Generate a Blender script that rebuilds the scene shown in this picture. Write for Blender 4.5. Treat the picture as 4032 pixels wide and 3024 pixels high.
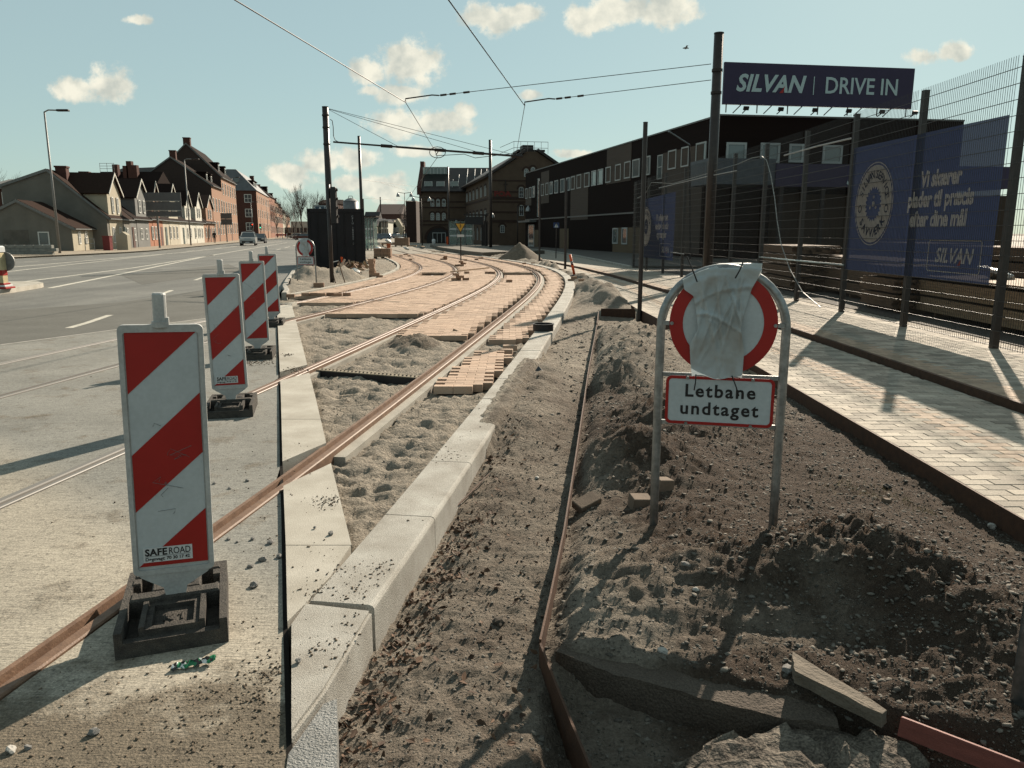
import bpy, bmesh, math, random
import numpy as np
from mathutils import Vector, Matrix, Euler
R = math.radians
random.seed(7); rng = np.random.default_rng(11)
for o in list(bpy.data.objects): bpy.data.objects.remove(o)
scene = bpy.context.scene
COL = scene.collection

# ------------------------------------------------------------------ camera
F_PX, HOR, CAM_H = 3040.0, 918.0, 1.56
PITCH = math.atan((1512 - HOR) / F_PX)
cam = bpy.data.cameras.new('camera'); cam.sensor_width = 36; cam.lens = F_PX / 4032 * 36
cam.clip_end = 4000; cam.clip_start = 0.05
camo = bpy.data.objects.new('camera', cam); COL.objects.link(camo)
camo.location = (0, 0, CAM_H); camo.rotation_euler = (R(90) - PITCH, 0, 0)
scene.camera = camo
CP, SP = math.cos(PITCH), math.sin(PITCH)
def ray(x, y):
    a = (x - 2016) / F_PX; b = (1512 - y) / F_PX
    return (a, CP + b * SP, -SP + b * CP)
def G(x, y, z=0.0):
    d = ray(x, y); t = (z - CAM_H) / d[2]
    return (d[0] * t, d[1] * t, z)
def D(x, y, Y):
    d = ray(x, y); t = Y / d[1]
    return (d[0] * t, Y, d[2] * t + CAM_H)

# ------------------------------------------------------------------ sky and sun
SKY_STRENGTH, SKY_K, SKY_HAZE, SKY_HAZE_COL = 0.050, 0.046, 0.46, (6.7, 8.0, 7.3, 1)
SUN_EL = R(29.5); SUN_DIR = Vector((0.462, 0.887, 0)).normalized()
world = bpy.data.worlds.new('World'); scene.world = world; world.use_nodes = True
wn, wl = world.node_tree.nodes, world.node_tree.links
wn.clear()
def wnode(t, **k):
    n = wn.new(t)
    for a, b in k.items(): setattr(n, a, b)
    return n
def wmath(op, a, b=None, clamp=False):
    n = wnode('ShaderNodeMath', operation=op); n.use_clamp = clamp
    for i, v in enumerate((a, b)):
        if v is None: continue
        if isinstance(v, (int, float)): n.inputs[i].default_value = v
        else: wl.new(v, n.inputs[i])
    return n.outputs[0]
sky = wnode('ShaderNodeTexSky', sky_type='NISHITA')
sky.sun_disc = False; sky.sun_elevation = SUN_EL; sky.sun_rotation = math.atan2(SUN_DIR.x, SUN_DIR.y)
sky.air_density = 1.0; sky.dust_density = 0.35; sky.ozone_density = 1.0
tint = wnode('ShaderNodeMix', data_type='RGBA', blend_type='MULTIPLY'); tint.inputs['Factor'].default_value = 1
wl.new(sky.outputs[0], tint.inputs['A']); tint.inputs['B'].default_value = (0.74, 1.06, 1.06, 1)
bg = wnode('ShaderNodeBackground'); bg.inputs['Strength'].default_value = SKY_STRENGTH
# soft shoulder so that the glow round the sun does not burn out, and thin even haze
den = wnode('ShaderNodeVectorMath', operation='MULTIPLY_ADD'); wl.new(tint.outputs['Result'], den.inputs[0]); den.inputs[1].default_value = (SKY_K,) * 3; den.inputs[2].default_value = (1, 1, 1)
dv_ = wnode('ShaderNodeVectorMath', operation='DIVIDE'); wl.new(tint.outputs['Result'], dv_.inputs[0]); wl.new(den.outputs[0], dv_.inputs[1])
hz_ = wnode('ShaderNodeMix', data_type='RGBA'); hz_.inputs['Factor'].default_value = SKY_HAZE; wl.new(dv_.outputs[0], hz_.inputs['A']); hz_.inputs['B'].default_value = SKY_HAZE_COL
wl.new(hz_.outputs['Result'], bg.inputs['Color'])
tc = wnode('ShaderNodeTexCoord'); sep = wnode('ShaderNodeSeparateXYZ'); wl.new(tc.outputs['Generated'], sep.inputs[0])
ysafe = wmath('MAXIMUM', sep.outputs[1], 0.02)
u_ = wmath('DIVIDE', sep.outputs[0], ysafe); v_ = wmath('DIVIDE', sep.outputs[2], ysafe)
uv = wnode('ShaderNodeCombineXYZ'); wl.new(u_, uv.inputs[0]); wl.new(v_, uv.inputs[1])
K = 4032 / 2212
clouds = [(160, 193, 62, 27), (243, 182, 62, 44), (305, 43, 36, 12), (1065, 40, 80, 36), (1130, 30, 60, 22), (1265, 42, 65, 34), (1340, 18, 95, 34), (1440, 22, 80, 40),
          (792, 158, 50, 32), (885, 140, 76, 58), (862, 204, 62, 26), (800, 196, 30, 14), (870, 266, 96, 34), (950, 262, 90, 30), (1006, 240, 30, 26), (770, 343, 60, 32),
          (690, 350, 60, 30), (625, 380, 62, 34), (830, 408, 76, 40), (760, 395, 60, 20), (1240, 331, 46, 12), (2060, 108, 42, 22), (1995, 122, 62, 20), (1145, 206, 28, 13), (905, 328, 60, 16)]
mx = None
for cx, cy, ra, rb in clouds:
    d = ray(cx * K, cy * K); sc = K / F_PX
    sub = wnode('ShaderNodeVectorMath', operation='SUBTRACT'); wl.new(uv.outputs[0], sub.inputs[0]); sub.inputs[1].default_value = (d[0] / d[1], d[2] / d[1], 0)
    mul = wnode('ShaderNodeVectorMath', operation='MULTIPLY'); wl.new(sub.outputs[0], mul.inputs[0]); mul.inputs[1].default_value = (1 / (ra * sc * 1.22), 1 / (rb * sc * 1.22), 0)
    ln = wnode('ShaderNodeVectorMath', operation='LENGTH'); wl.new(mul.outputs[0], ln.inputs[0])
    m = wmath('SUBTRACT', 1.0, ln.outputs['Value'], True)
    mx = m if mx is None else wmath('MAXIMUM', mx, m)
nz = wnode('ShaderNodeTexNoise'); nz.inputs['Scale'].default_value = 30; nz.inputs['Detail'].default_value = 10; nz.inputs['Roughness'].default_value = 0.66
wl.new(uv.outputs[0], nz.inputs['Vector'])
nz2 = wnode('ShaderNodeTexNoise'); nz2.inputs['Scale'].default_value = 38; nz2.inputs['Detail'].default_value = 6
off = wnode('ShaderNodeVectorMath', operation='ADD'); wl.new(uv.outputs[0], off.inputs[0]); off.inputs[1].default_value = (0.013, 0.02, 0.3)
wl.new(off.outputs[0], nz2.inputs['Vector'])
# a few scattered clouds in the rest of the sky as well
nz3 = wnode('ShaderNodeTexNoise'); nz3.inputs['Scale'].default_value = 3.2; nz3.inputs['Detail'].default_value = 8
wl.new(tc.outputs['Generated'], nz3.inputs['Vector'])
behind = wmath('MULTIPLY', wmath('LESS_THAN', sep.outputs[1], 0.25), wmath('MULTIPLY', wmath('SUBTRACT', nz3.outputs[0], 0.58, True), 4.0, True))
field = wmath('ADD', wmath('MULTIPLY', mx, 1.35), wmath('MULTIPLY', wmath('SUBTRACT', nz.outputs[0], 0.5), 2.3))
dens = wnode('ShaderNodeMapRange', interpolation_type='SMOOTHSTEP'); wl.new(field, dens.inputs[0])
dens.inputs[1].default_value = 0.24; dens.inputs[2].default_value = 0.80
gate = wmath('MULTIPLY', mx, 8.0, True)
dtot = wmath('MAXIMUM', wmath('MULTIPLY', dens.outputs[0], gate), behind)
dtot = wmath('MULTIPLY', dtot, 0.93)
shade = wnode('ShaderNodeMapRange'); wl.new(nz2.outputs[0], shade.inputs[0]); shade.inputs[1].default_value = 0.32; shade.inputs[2].default_value = 0.62
cr = wnode('ShaderNodeMix', data_type='RGBA'); wl.new(shade.outputs[0], cr.inputs['Factor'])
cr.inputs['A'].default_value = (0.46, 0.475, 0.42, 1); cr.inputs['B'].default_value = (0.76, 0.725, 0.60, 1)
bgc = wnode('ShaderNodeBackground'); wl.new(cr.outputs['Result'], bgc.inputs['Color']); bgc.inputs['Strength'].default_value = 0.68
mixs = wnode('ShaderNodeMixShader'); wl.new(dtot, mixs.inputs[0]); wl.new(bg.outputs[0], mixs.inputs[1]); wl.new(bgc.outputs[0], mixs.inputs[2])
wo = wnode('ShaderNodeOutputWorld'); wl.new(mixs.outputs[0], wo.inputs['Surface'])

sl = bpy.data.lights.new('sun', 'SUN'); sl.energy = 5.0; sl.angle = R(0.55); sl.color = (1.0, 0.865, 0.70)
so = bpy.data.objects.new('sun', sl); COL.objects.link(so)
ldir = Vector((-SUN_DIR.x * math.cos(SUN_EL), -SUN_DIR.y * math.cos(SUN_EL), -math.sin(SUN_EL)))
so.rotation_euler = ldir.to_track_quat('-Z', 'Y').to_euler(); so.location = (10, 20, 30)
vs = scene.view_settings; vs.view_transform = 'Standard'; vs.look = 'None'; vs.exposure = 0.92; vs.gamma = 1.0; vs.use_curve_mapping = False

# ------------------------------------------------------------------ helpers
class MB:
    def __init__(s): s.v = []; s.f = []; s.mi = []; s.t = []
    def add(s, vs_, fs, mi=0, tint=0.0):
        n = len(s.v); s.v.extend([tuple(p) for p in vs_])
        for f in fs: s.f.append(tuple(i + n for i in f)); s.mi.append(mi); s.t.append(tint)
    def box(s, c, d, rot=None, mi=0, tint=0.0):
        hx, hy, hz = d[0] / 2, d[1] / 2, d[2] / 2
        p = [Vector((sx * hx, sy * hy, sz * hz)) for sz in (-1, 1) for sx, sy in ((-1, -1), (1, -1), (1, 1), (-1, 1))]
        if rot is not None:
            m = rot if isinstance(rot, Matrix) else Euler(rot).to_matrix()
            p = [m @ q for q in p]
        c = Vector(c)
        s.add([q + c for q in p], [(3, 2, 1, 0), (4, 5, 6, 7), (0, 1, 5, 4), (1, 2, 6, 5), (2, 3, 7, 6), (3, 0, 4, 7)], mi, tint)
    def bb(s, x0, x1, y0, y1, z0, z1, mi=0, tint=0.0):
        s.box(((x0 + x1) / 2, (y0 + y1) / 2, (z0 + z1) / 2), (abs(x1 - x0), abs(y1 - y0), abs(z1 - z0)), None, mi, tint)
    def cham(s, c, d, b=0.004, rot=None, mi=0, tint=0.0):   # box with chamfered top edges
        hx, hy, hz = d[0] / 2, d[1] / 2, d[2] / 2
        q4 = ((-1, -1), (1, -1), (1, 1), (-1, 1))
        p = [Vector((a * hx, e * hy, -hz)) for a, e in q4] + [Vector((a * hx, e * hy, hz - b)) for a, e in q4] + [Vector((a * (hx - b), e * (hy - b), hz)) for a, e in q4]
        if rot is not None:
            m = rot if isinstance(rot, Matrix) else Euler(rot).to_matrix()
            p = [m @ q for q in p]
        c = Vector(c); fs = [(3, 2, 1, 0), (8, 9, 10, 11)]
        for k in range(4):
            j = (k + 1) % 4; fs += [(k, j, 4 + j, 4 + k), (4 + k, 4 + j, 8 + j, 8 + k)]
        s.add([q + c for q in p], fs, mi, tint)
    def tube(s, pts, r, n=10, cap=True, mi=0, tint=0.0, r1=None):
        pts = [Vector(p) for p in pts]; k = len(pts); base = len(s.v)
        rr = r if isinstance(r, (list, tuple)) else [r + ((r1 if r1 is not None else r) - r) * i / max(1, k - 1) for i in range(k)]
        prev = None; vs_ = []
        for i, p in enumerate(pts):
            t = (pts[min(i + 1, k - 1)] - pts[max(i - 1, 0)]).normalized()
            if prev is None:
                a = Vector((0, 0, 1)) if abs(t.z) < 0.9 else Vector((1, 0, 0)); nrm = t.cross(a).normalized()
            else: nrm = (prev - t * prev.dot(t)).normalized()
            prev = nrm; bn = t.cross(nrm)
            for j in range(n):
                a = 2 * math.pi * j / n; vs_.append(p + (nrm * math.cos(a) + bn * math.sin(a)) * rr[i])
        fs = []
        for i in range(k - 1):
            for j in range(n):
                q = (j + 1) % n; fs.append((i * n + j, i * n + q, (i + 1) * n + q, (i + 1) * n + j))
        if cap: fs += [tuple(range(n))[::-1], tuple((k - 1) * n + j for j in range(n))]
        s.add(vs_, fs, mi, tint)
    def prism(s, poly, o, ax, ay, az, h0, h1, mi=0, tint=0.0):  # 2-D polygon in (ax,ay) extruded along az
        o, ax, ay, az = Vector(o), Vector(ax), Vector(ay), Vector(az); n = len(poly)
        a = [o + ax * p[0] + ay * p[1] + az * h0 for p in poly]; b = [o + ax * p[0] + ay * p[1] + az * h1 for p in poly]
        s.add(a + b, [tuple(range(n))[::-1], tuple(range(n, 2 * n))] + [(i, (i + 1) % n, n + (i + 1) % n, n + i) for i in range(n)], mi, tint)
    def ring(s, outer, inner, o, ax, ay, az, h0, h1, mi=0):  # frame between two loops of equal length
        o, ax, ay, az = Vector(o), Vector(ax), Vector(ay), Vector(az); n = len(outer)
        L = [o + ax * p[0] + ay * p[1] + az * h for h in (h0, h1) for pl in (outer, inner) for p in pl]
        fs = []
        for i in range(n):
            j = (i + 1) % n
            fs += [(i, n + i, n + j, j), (2 * n + i, 2 * n + j, 3 * n + j, 3 * n + i), (i, j, 2 * n + j, 2 * n + i), (n + i, 3 * n + i, 3 * n + j, n + j)]
        s.add(L, fs, mi)
    def mesh(s, name, mats, smooth=False):
        me = bpy.data.meshes.new(name); me.from_pydata([tuple(p) for p in s.v], [], s.f)
        for m in (mats if isinstance(mats, (list, tuple)) else [mats]): me.materials.append(m)
        me.polygons.foreach_set('material_index', s.mi)
        if any(s.t):
            a = me.attributes.new('tint', 'FLOAT', 'FACE'); a.data.foreach_set('value', s.t)
        if smooth: me.polygons.foreach_set('use_smooth', [True] * len(s.f))
        bm = bmesh.new(); bm.from_mesh(me); bmesh.ops.recalc_face_normals(bm, faces=bm.faces); bm.to_mesh(me); bm.free()
        me.update(); return me
    def build(s, name, mats, parent=None, smooth=False, loc=None, rot=None):
        return obj(name, s.mesh(name, mats, smooth), parent, loc, rot)
def obj(name, me, parent=None, loc=None, rot=None):
    o = bpy.data.objects.new(name, me); COL.objects.link(o)
    if parent is not None: o.parent = parent
    if loc is not None: o.location = loc
    if rot is not None: o.rotation_euler = rot
    return o
def tag(o, label=None, cat=None, group=None, kind=None):
    if label: o['label'] = label
    if cat: o['category'] = cat
    if group: o['group'] = group
    if kind: o['kind'] = kind
    return o
def thing(name, label, cat, loc=(0, 0, 0), rz=0.0, group=None, rot=None):
    o = bpy.data.objects.new(name, None); COL.objects.link(o); o.empty_display_size = 0.2
    o.location = loc; o.rotation_euler = rot if rot is not None else (0, 0, rz)
    return tag(o, label, cat, group)
def copy_tree(o, parent=None):
    c = o.copy(); COL.objects.link(c)
    if parent is not None: c.parent = parent
    for ch in list(o.children): copy_tree(ch, c)
    return c
def np_mesh(name, V, Fq, mat, attr=None, smooth=False):
    me = bpy.data.meshes.new(name); V = np.asarray(V, dtype=np.float32); Fq = np.asarray(Fq, dtype=np.int32); k = Fq.shape[1]
    me.vertices.add(len(V)); me.vertices.foreach_set('co', V.ravel())
    me.loops.add(Fq.size); me.loops.foreach_set('vertex_index', Fq.ravel())
    me.polygons.add(len(Fq)); me.polygons.foreach_set('loop_start', np.arange(0, Fq.size, k, dtype=np.int32))
    try: me.polygons.foreach_set('loop_total', np.full(len(Fq), k, dtype=np.int32))
    except Exception: pass
    me.materials.append(mat)
    for nm, dom, arr in (attr or []):
        a = me.attributes.new(nm, 'FLOAT', dom); a.data.foreach_set('value', np.asarray(arr, dtype=np.float32))
    me.update(calc_edges=True)
    if smooth: me.polygons.foreach_set('use_smooth', np.ones(len(Fq), dtype=bool))
    me.validate(); return me
def vnoise(x, y, seed=0):
    x = np.asarray(x, float); y = np.asarray(y, float)
    xi = np.floor(x).astype(np.int64); yi = np.floor(y).astype(np.int64); fx = x - xi; fy = y - yi
    fx = fx * fx * (3 - 2 * fx); fy = fy * fy * (3 - 2 * fy)
    def h(a, b):
        n = (a * 374761393 + b * 668265263 + seed * 974634777) & 0xFFFFFFFF
        n = ((n ^ (n >> 13)) * 1274126177) & 0xFFFFFFFF
        return ((n ^ (n >> 16)) & 0xFFFF) / 65535.0
    a = h(xi, yi) * (1 - fx) + h(xi + 1, yi) * fx; b = h(xi, yi + 1) * (1 - fx) + h(xi + 1, yi + 1) * fx
    return a * (1 - fy) + b * fy
def fbm(x, y, o=4, seed=0, g=0.5):
    s = 0; a = 1; t = 0
    for k in range(o):
        s = s + a * vnoise(x * 2 ** k + 17.3 * k, y * 2 ** k - 9.1 * k, seed + k); t += a; a *= g
    return s / t

# ------------------------------------------------------------------ materials
MATS = {}
ALB = 0.74   # scales all base colours down so that shade reads deeper beside the sun
def new_mat(name):
    m = bpy.data.materials.new(name); m.use_nodes = True
    nt = m.node_tree; b = nt.nodes['Principled BSDF']; return m, nt.nodes, nt.links, b
def M(name, col, rough=0.7, metal=0.0, var=0.2, vs=6.0, bump=0.0, bs=80.0, stretch=(1, 1, 1), col2=None, spec=0.3, fine=0.0, fs=200.0, world_co=False, tintv=0.0, alpha=None):
    if name in MATS: return MATS[name]
    col = tuple(c * ALB for c in col); col2 = tuple(c * ALB for c in col2) if col2 else None
    m, n, l, b = new_mat(name)
    b.inputs['Roughness'].default_value = rough; b.inputs['Metallic'].default_value = metal; b.inputs['Specular IOR Level'].default_value = spec
    if world_co: co = n.new('ShaderNodeNewGeometry').outputs['Position']
    else: co = n.new('ShaderNodeTexCoord').outputs['Object']
    mp = n.new('ShaderNodeMapping'); mp.inputs['Scale'].default_value = stretch; l.new(co, mp.inputs[0])
    nz = n.new('ShaderNodeTexNoise'); nz.inputs['Scale'].default_value = vs; nz.inputs['Detail'].default_value = 6; nz.inputs['Roughness'].default_value = 0.6
    l.new(mp.outputs[0], nz.inputs['Vector'])
    c2 = col2 if col2 else tuple(c * (1 - var) for c in col); c1 = col if col2 else tuple(min(1, c * (1 + var)) for c in col)
    rmp = n.new('ShaderNodeMapRange'); rmp.inputs[1].default_value = 0.3; rmp.inputs[2].default_value = 0.7; l.new(nz.outputs[0], rmp.inputs[0])
    mix = n.new('ShaderNodeMix'); mix.data_type = 'RGBA'; l.new(rmp.outputs[0], mix.inputs['Factor'])
    mix.inputs['A'].default_value = (*c2, 1); mix.inputs['B'].default_value = (*c1, 1); out = mix.outputs['Result']
    if fine:
        n2 = n.new('ShaderNodeTexNoise'); n2.inputs['Scale'].default_value = fs; n2.inputs['Detail'].default_value = 4; l.new(mp.outputs[0], n2.inputs['Vector'])
        r2 = n.new('ShaderNodeMapRange'); r2.inputs[1].default_value = 0.35; r2.inputs[2].default_value = 0.65; r2.inputs[3].default_value = 1 - fine; r2.inputs[4].default_value = 1 + fine; l.new(n2.outputs[0], r2.inputs[0])
        mm = n.new('ShaderNodeVectorMath'); mm.operation = 'SCALE'; l.new(out, mm.inputs[0]); l.new(r2.outputs[0], mm.inputs['Scale']); out = mm.outputs[0]
    if tintv:
        at = n.new('ShaderNodeAttribute'); at.attribute_name = 'tint'; oi = n.new('ShaderNodeObjectInfo')
        ad = n.new('ShaderNodeMath'); ad.operation = 'ADD'; l.new(at.outputs['Fac'], ad.inputs[0]); l.new(oi.outputs['Random'], ad.inputs[1])
        fr = n.new('ShaderNodeMath'); fr.operation = 'FRACT'; l.new(ad.outputs[0], fr.inputs[0])
        r3 = n.new('ShaderNodeMapRange'); r3.inputs[3].default_value = 1 - tintv; r3.inputs[4].default_value = 1 + tintv; l.new(fr.outputs[0], r3.inputs[0])
        mm = n.new('ShaderNodeVectorMath'); mm.operation = 'SCALE'; l.new(out, mm.inputs[0]); l.new(r3.outputs[0], mm.inputs['Scale']); out = mm.outputs[0]
    l.new(out, b.inputs['Base Color'])
    if bump:
        nb = n.new('ShaderNodeTexNoise'); nb.inputs['Scale'].default_value = bs; nb.inputs['Detail'].default_value = 5; l.new(mp.outputs[0], nb.inputs['Vector'])
        bp = n.new('ShaderNodeBump'); bp.inputs['Strength'].default_value = bump; bp.inputs['Distance'].default_value = 0.02; l.new(nb.outputs[0], bp.inputs['Height']); l.new(bp.outputs[0], b.inputs['Normal'])
    MATS[name] = m; return m
def glass(name, col=(0.05, 0.06, 0.065), rough=0.06):
    if name in MATS: return MATS[name]
    m, n, l, b = new_mat(name); b.inputs['Base Color'].default_value = (*col, 1); b.inputs['Roughness'].default_value = rough; b.inputs['Specular IOR Level'].default_value = 0.8
    MATS[name] = m; return m
def clear_glass(name, f=0.75, col=(0.75, 0.85, 0.83)):
    if name in MATS: return MATS[name]
    m, n, l, b = new_mat(name); tr = n.new('ShaderNodeBsdfTransparent'); tr.inputs[0].default_value = (*col, 1)
    b.inputs['Base Color'].default_value = (0.35, 0.42, 0.4, 1); b.inputs['Roughness'].default_value = 0.08
    mx_ = n.new('ShaderNodeMixShader'); mx_.inputs[0].default_value = f; l.new(b.outputs[0], mx_.inputs[1]); l.new(tr.outputs[0], mx_.inputs[2])
    l.new(mx_.outputs[0], n['Material Output'].inputs[0]); MATS[name] = m; return m
def banner_mat(name, col, see=0.25, trans=0.5):
    if name in MATS: return MATS[name]
    m, n, l, b = new_mat(name); b.inputs['Base Color'].default_value = (*col, 1); b.inputs['Roughness'].default_value = 0.75
    tl = n.new('ShaderNodeBsdfTranslucent'); tl.inputs[0].default_value = (*col, 1)
    mx1 = n.new('ShaderNodeMixShader'); mx1.inputs[0].default_value = trans; l.new(b.outputs[0], mx1.inputs[1]); l.new(tl.outputs[0], mx1.inputs[2])
    tr = n.new('ShaderNodeBsdfTransparent'); mx_ = n.new('ShaderNodeMixShader'); mx_.inputs[0].default_value = see
    l.new(mx1.outputs[0], mx_.inputs[1]); l.new(tr.outputs[0], mx_.inputs[2]); l.new(mx_.outputs[0], n['Material Output'].inputs[0]); MATS[name] = m; return m
def text_geo(s, size, bold=0.0, shear=0.0, spacing=1.0, align='CENTER', line=1.0):
    cu = bpy.data.curves.new('txt', 'FONT'); cu.body = s; cu.size = size; cu.offset = bold; cu.shear = shear; cu.space_character = spacing; cu.space_line = line
    cu.align_x = align; cu.align_y = 'CENTER'; cu.resolution_u = 3
    o = bpy.data.objects.new('txt', cu); COL.objects.link(o); dg = bpy.context.evaluated_depsgraph_get()
    me = bpy.data.meshes.new_from_object(o.evaluated_get(dg)); v = [tuple(p.co) for p in me.vertices]; f = [tuple(p.vertices) for p in me.polygons]
    bpy.data.objects.remove(o); bpy.data.curves.remove(cu); bpy.data.meshes.remove(me); return v, f
def put_text(mb, s, size, o, ax, ay, bold=0.0, shear=0.0, spacing=1.0, mi=0, align='CENTER', line=1.0, sx=1.0):
    v, f = text_geo(s, size, bold, shear, spacing, align, line); o, ax, ay = Vector(o), Vector(ax), Vector(ay)
    mb.add([o + ax * p[0] * sx + ay * p[1] for p in v], f, mi)
def lerp_curve(pts):
    ys = [p[0] for p in pts]; xs = [p[1] for p in pts]
    return lambda Y: np.interp(Y, ys, xs)

m_galv = M('galvanised', (0.30, 0.31, 0.31), 0.40, 0.8, 0.35, 24, 0.05, 60)
m_dbrick = M('dusty_brick', (0.17, 0.125, 0.092), 0.9, 0, 0.2, 9, 0.2, 120, world_co=True, tintv=0.2); m_shadebrick = M('shaded_stack_brick', (0.36, 0.225, 0.15), 0.85, 0, 0.15, 9, 0.15, 120, world_co=True, tintv=0.2)  # stack bricks: same clay as the pavers, darkened for their shaded sides
m_galv_d = M('dull_galvanised', (0.24, 0.24, 0.235), 0.55, 0.5, 0.2, 12)
m_dark = M('dark_steel', (0.035, 0.028, 0.026), 0.55, 0.3, 0.25, 10)
m_pole = M('catenary_paint', (0.045, 0.036, 0.033), 0.38, 0.1, 0.2, 6)
m_rust = M('rusty_steel', (0.25, 0.15, 0.095), 0.62, 0.0, 0.2, 14, 0.15, 120, col2=(0.14, 0.078, 0.048), fine=0.2, spec=0.35)
m_rustd = M('rusted_plate', (0.11, 0.055, 0.032), 0.75, 0.2, 0.3, 18, 0.2, 120, col2=(0.06, 0.033, 0.022))
m_white = M('white_plastic', (0.62, 0.64, 0.64), 0.5, 0, 0.05, 8)
m_whited = M('dirty_white_plastic', (0.46, 0.465, 0.45), 0.55, 0, 0.14, 9, fine=0.08, fs=90)
m_reflw = M('sign_white', (0.50, 0.545, 0.56), 0.45, 0, 0.06, 5, fine=0.04, fs=60)
m_red = M('sign_red', (0.36, 0.014, 0.011), 0.42, 0, 0.10, 5)
m_black = M('black_print', (0.02, 0.018, 0.018), 0.6, 0, 0.1, 5)
m_rubber = M('recycled_rubber', (0.10, 0.088, 0.074), 0.9, 0, 0.3, 22, 0.5, 140, col2=(0.04, 0.036, 0.033), fine=0.4, fs=260)
m_conc = M('cast_concrete', (0.54, 0.51, 0.445), 0.85, 0, 0.12, 2.6, 0.2, 160, col2=(0.36, 0.33, 0.275), fine=0.18, fs=300, world_co=True)
m_gran = M('granite_kerb', (0.50, 0.485, 0.44), 0.85, 0, 0.12, 3.2, 0.35, 200, col2=(0.30, 0.275, 0.235), fine=0.3, fs=260, world_co=True)
m_grand = M('rough_granite', (0.34, 0.345, 0.335), 0.85, 0, 0.2, 5.0, 0.8, 120, col2=(0.2, 0.2, 0.19), fine=0.45, fs=200, world_co=True)
m_brick = M('clay_paver', (0.56, 0.405, 0.30), 0.85, 0, 0.1, 2.5, 0.2, 150, col2=(0.45, 0.31, 0.22), fine=0.10, fs=220, world_co=True, tintv=0.16)
m_paver = M('cream_paver', (0.47, 0.42, 0.345), 0.85, 0, 0.1, 1.6, 0.25, 150, col2=(0.32, 0.275, 0.22), fine=0.22, fs=120, world_co=True, tintv=0.32)
m_paverr = M('tan_paver', (0.42, 0.31, 0.22), 0.8, 0, 0.1, 9, 0.12, 150, world_co=True, tintv=0.15)
m_sandbed = M('bedding_sand', (0.30, 0.255, 0.19), 0.95, 0, 0.2, 5, 0.3, 200, fine=0.25, world_co=True)
m_stone = M('mixed_stone', (0.135, 0.122, 0.103), 0.9, 0, 0.2, 30, 0.3, 90, tintv=0.55, fine=0.15)
m_leaf = M('dead_leaf', (0.105, 0.06, 0.036), 0.8, 0, 0.4, 20, tintv=0.6)
m_frame = M('window_frame', (0.40, 0.42, 0.41), 0.5, 0, 0.05, 3)
m_framew = M('white_window_frame', (0.66, 0.66, 0.62), 0.5, 0, 0.05, 3)
m_pane = glass('window_pane'); m_paneb = glass('bright_pane', (0.10, 0.12, 0.12), 0.04)
m_wood = M('weathered_timber', (0.34, 0.24, 0.15), 0.8, 0, 0.25, 3, 0.2, 40, stretch=(1, 8, 8), fine=0.15, fs=60)
m_woodd = M('dark_timber', (0.16, 0.10, 0.062), 0.85, 0, 0.3, 4, stretch=(1, 6, 6))
m_blackpl = M('black_plastic', (0.022, 0.020, 0.021), 0.5, 0, 0.2, 8)
m_foil = M('crumpled_bag', (0.62, 0.64, 0.63), 0.45, 0, 0.15, 4)
m_orange = M('orange_plastic', (0.75, 0.105, 0.02), 0.5, 0, 0.12, 6)
m_asph_line = M('road_paint', (0.60, 0.57, 0.49), 0.75, 0, 0.2, 1.5, fine=0.25, fs=50, world_co=True)
# ================================================================== GROUND
SLOPE_ST = -0.2252
def facX(Y): return -37.29 + SLOPE_ST * (Y - 73.18)
C1C = [1.4853828341061979e-07, -1.7113563631051825e-05, 0.000593690002286559, -0.00940596755653942, 0.1985823136244364, -3.001362160373517]
C2C = [-1.0065638139417852e-08, 7.780033807960427e-06, -0.0008733180487597822, 0.02994859153103789, -0.24445744225681607, -5.176777399802805]
def C1(Y):
    Y = np.asarray(Y, float); a = np.polyval(C1C, np.clip(Y, 0, 46)); return a + np.where(Y > 46, -0.235 * (Y - 46), 0)
def C2(Y):
    Y = np.asarray(Y, float); a = np.polyval(C2C, np.clip(Y, 10, 46)); return a + np.where(Y > 46, -0.235 * (Y - 46), 0) + np.where(Y < 10, 0.125 * (Y - 10), 0)
def slope(f, Y): return (f(np.asarray(Y, float) + 0.3) - f(np.asarray(Y, float) - 0.3)) / 0.6
def offs(f, Y, d): return f(Y) + d * np.sqrt(1 + slope(f, Y) ** 2)
KL = lambda Y: offs(C1, Y, 1.585); KR = lambda Y: offs(C1, Y, 1.87)
IK = lambda Y: offs(C2, Y, -1.78)
RAILX = [lambda Y: offs(C1, Y, 0.75), lambda Y: offs(C1, Y, -0.75), lambda Y: offs(C2, Y, 0.75), lambda Y: offs(C2, Y, -0.75)]
BL = lerp_curve([(0, -0.02), (2.16, -0.69), (2.71, -0.86), (3.69, -1.15), (5.04, -1.56), (7.25, -2.22), (13.49, -4.11), (17.2, -5.24)])
BR = lambda Y: BL(Y) + 0.335
PL = lerp_curve([(-2, 2.85), (2, 2.9), (4.2, 2.96), (9.5, 3.05), (13.5, 2.8), (17.4, 2.72), (25, 2.85), (33, 2.5), (41, 1.93), (50, 0.6), (60, -1.6), (75, -5)])
PM = lerp_curve([(-2, 4.72), (7, 4.72), (13, 4.66), (18, 4.5), (24.3, 4.14), (29.8, 3.78), (36, 3.2), (45, 2.0), (55, 0.5), (66, -1.9), (90, -8)])
FX = lerp_curve([(-2, 6.65), (18, 6.65), (24, 6.42), (29.2, 6.05), (35, 5.55)])
ED = lerp_curve([(2.0, 0.0), (2.81, 0.115), (5.14, 0.43), (16.38, 1.84)])
RE = lerp_curve([(-2, -13.5), (11, -7.37), (14.62, -5.72), (16.4, -5.3), (19.6, -5.95), (32, -8.95), (36, -9.7), (600, -9.7 - 0.2252 * 564)])

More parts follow.
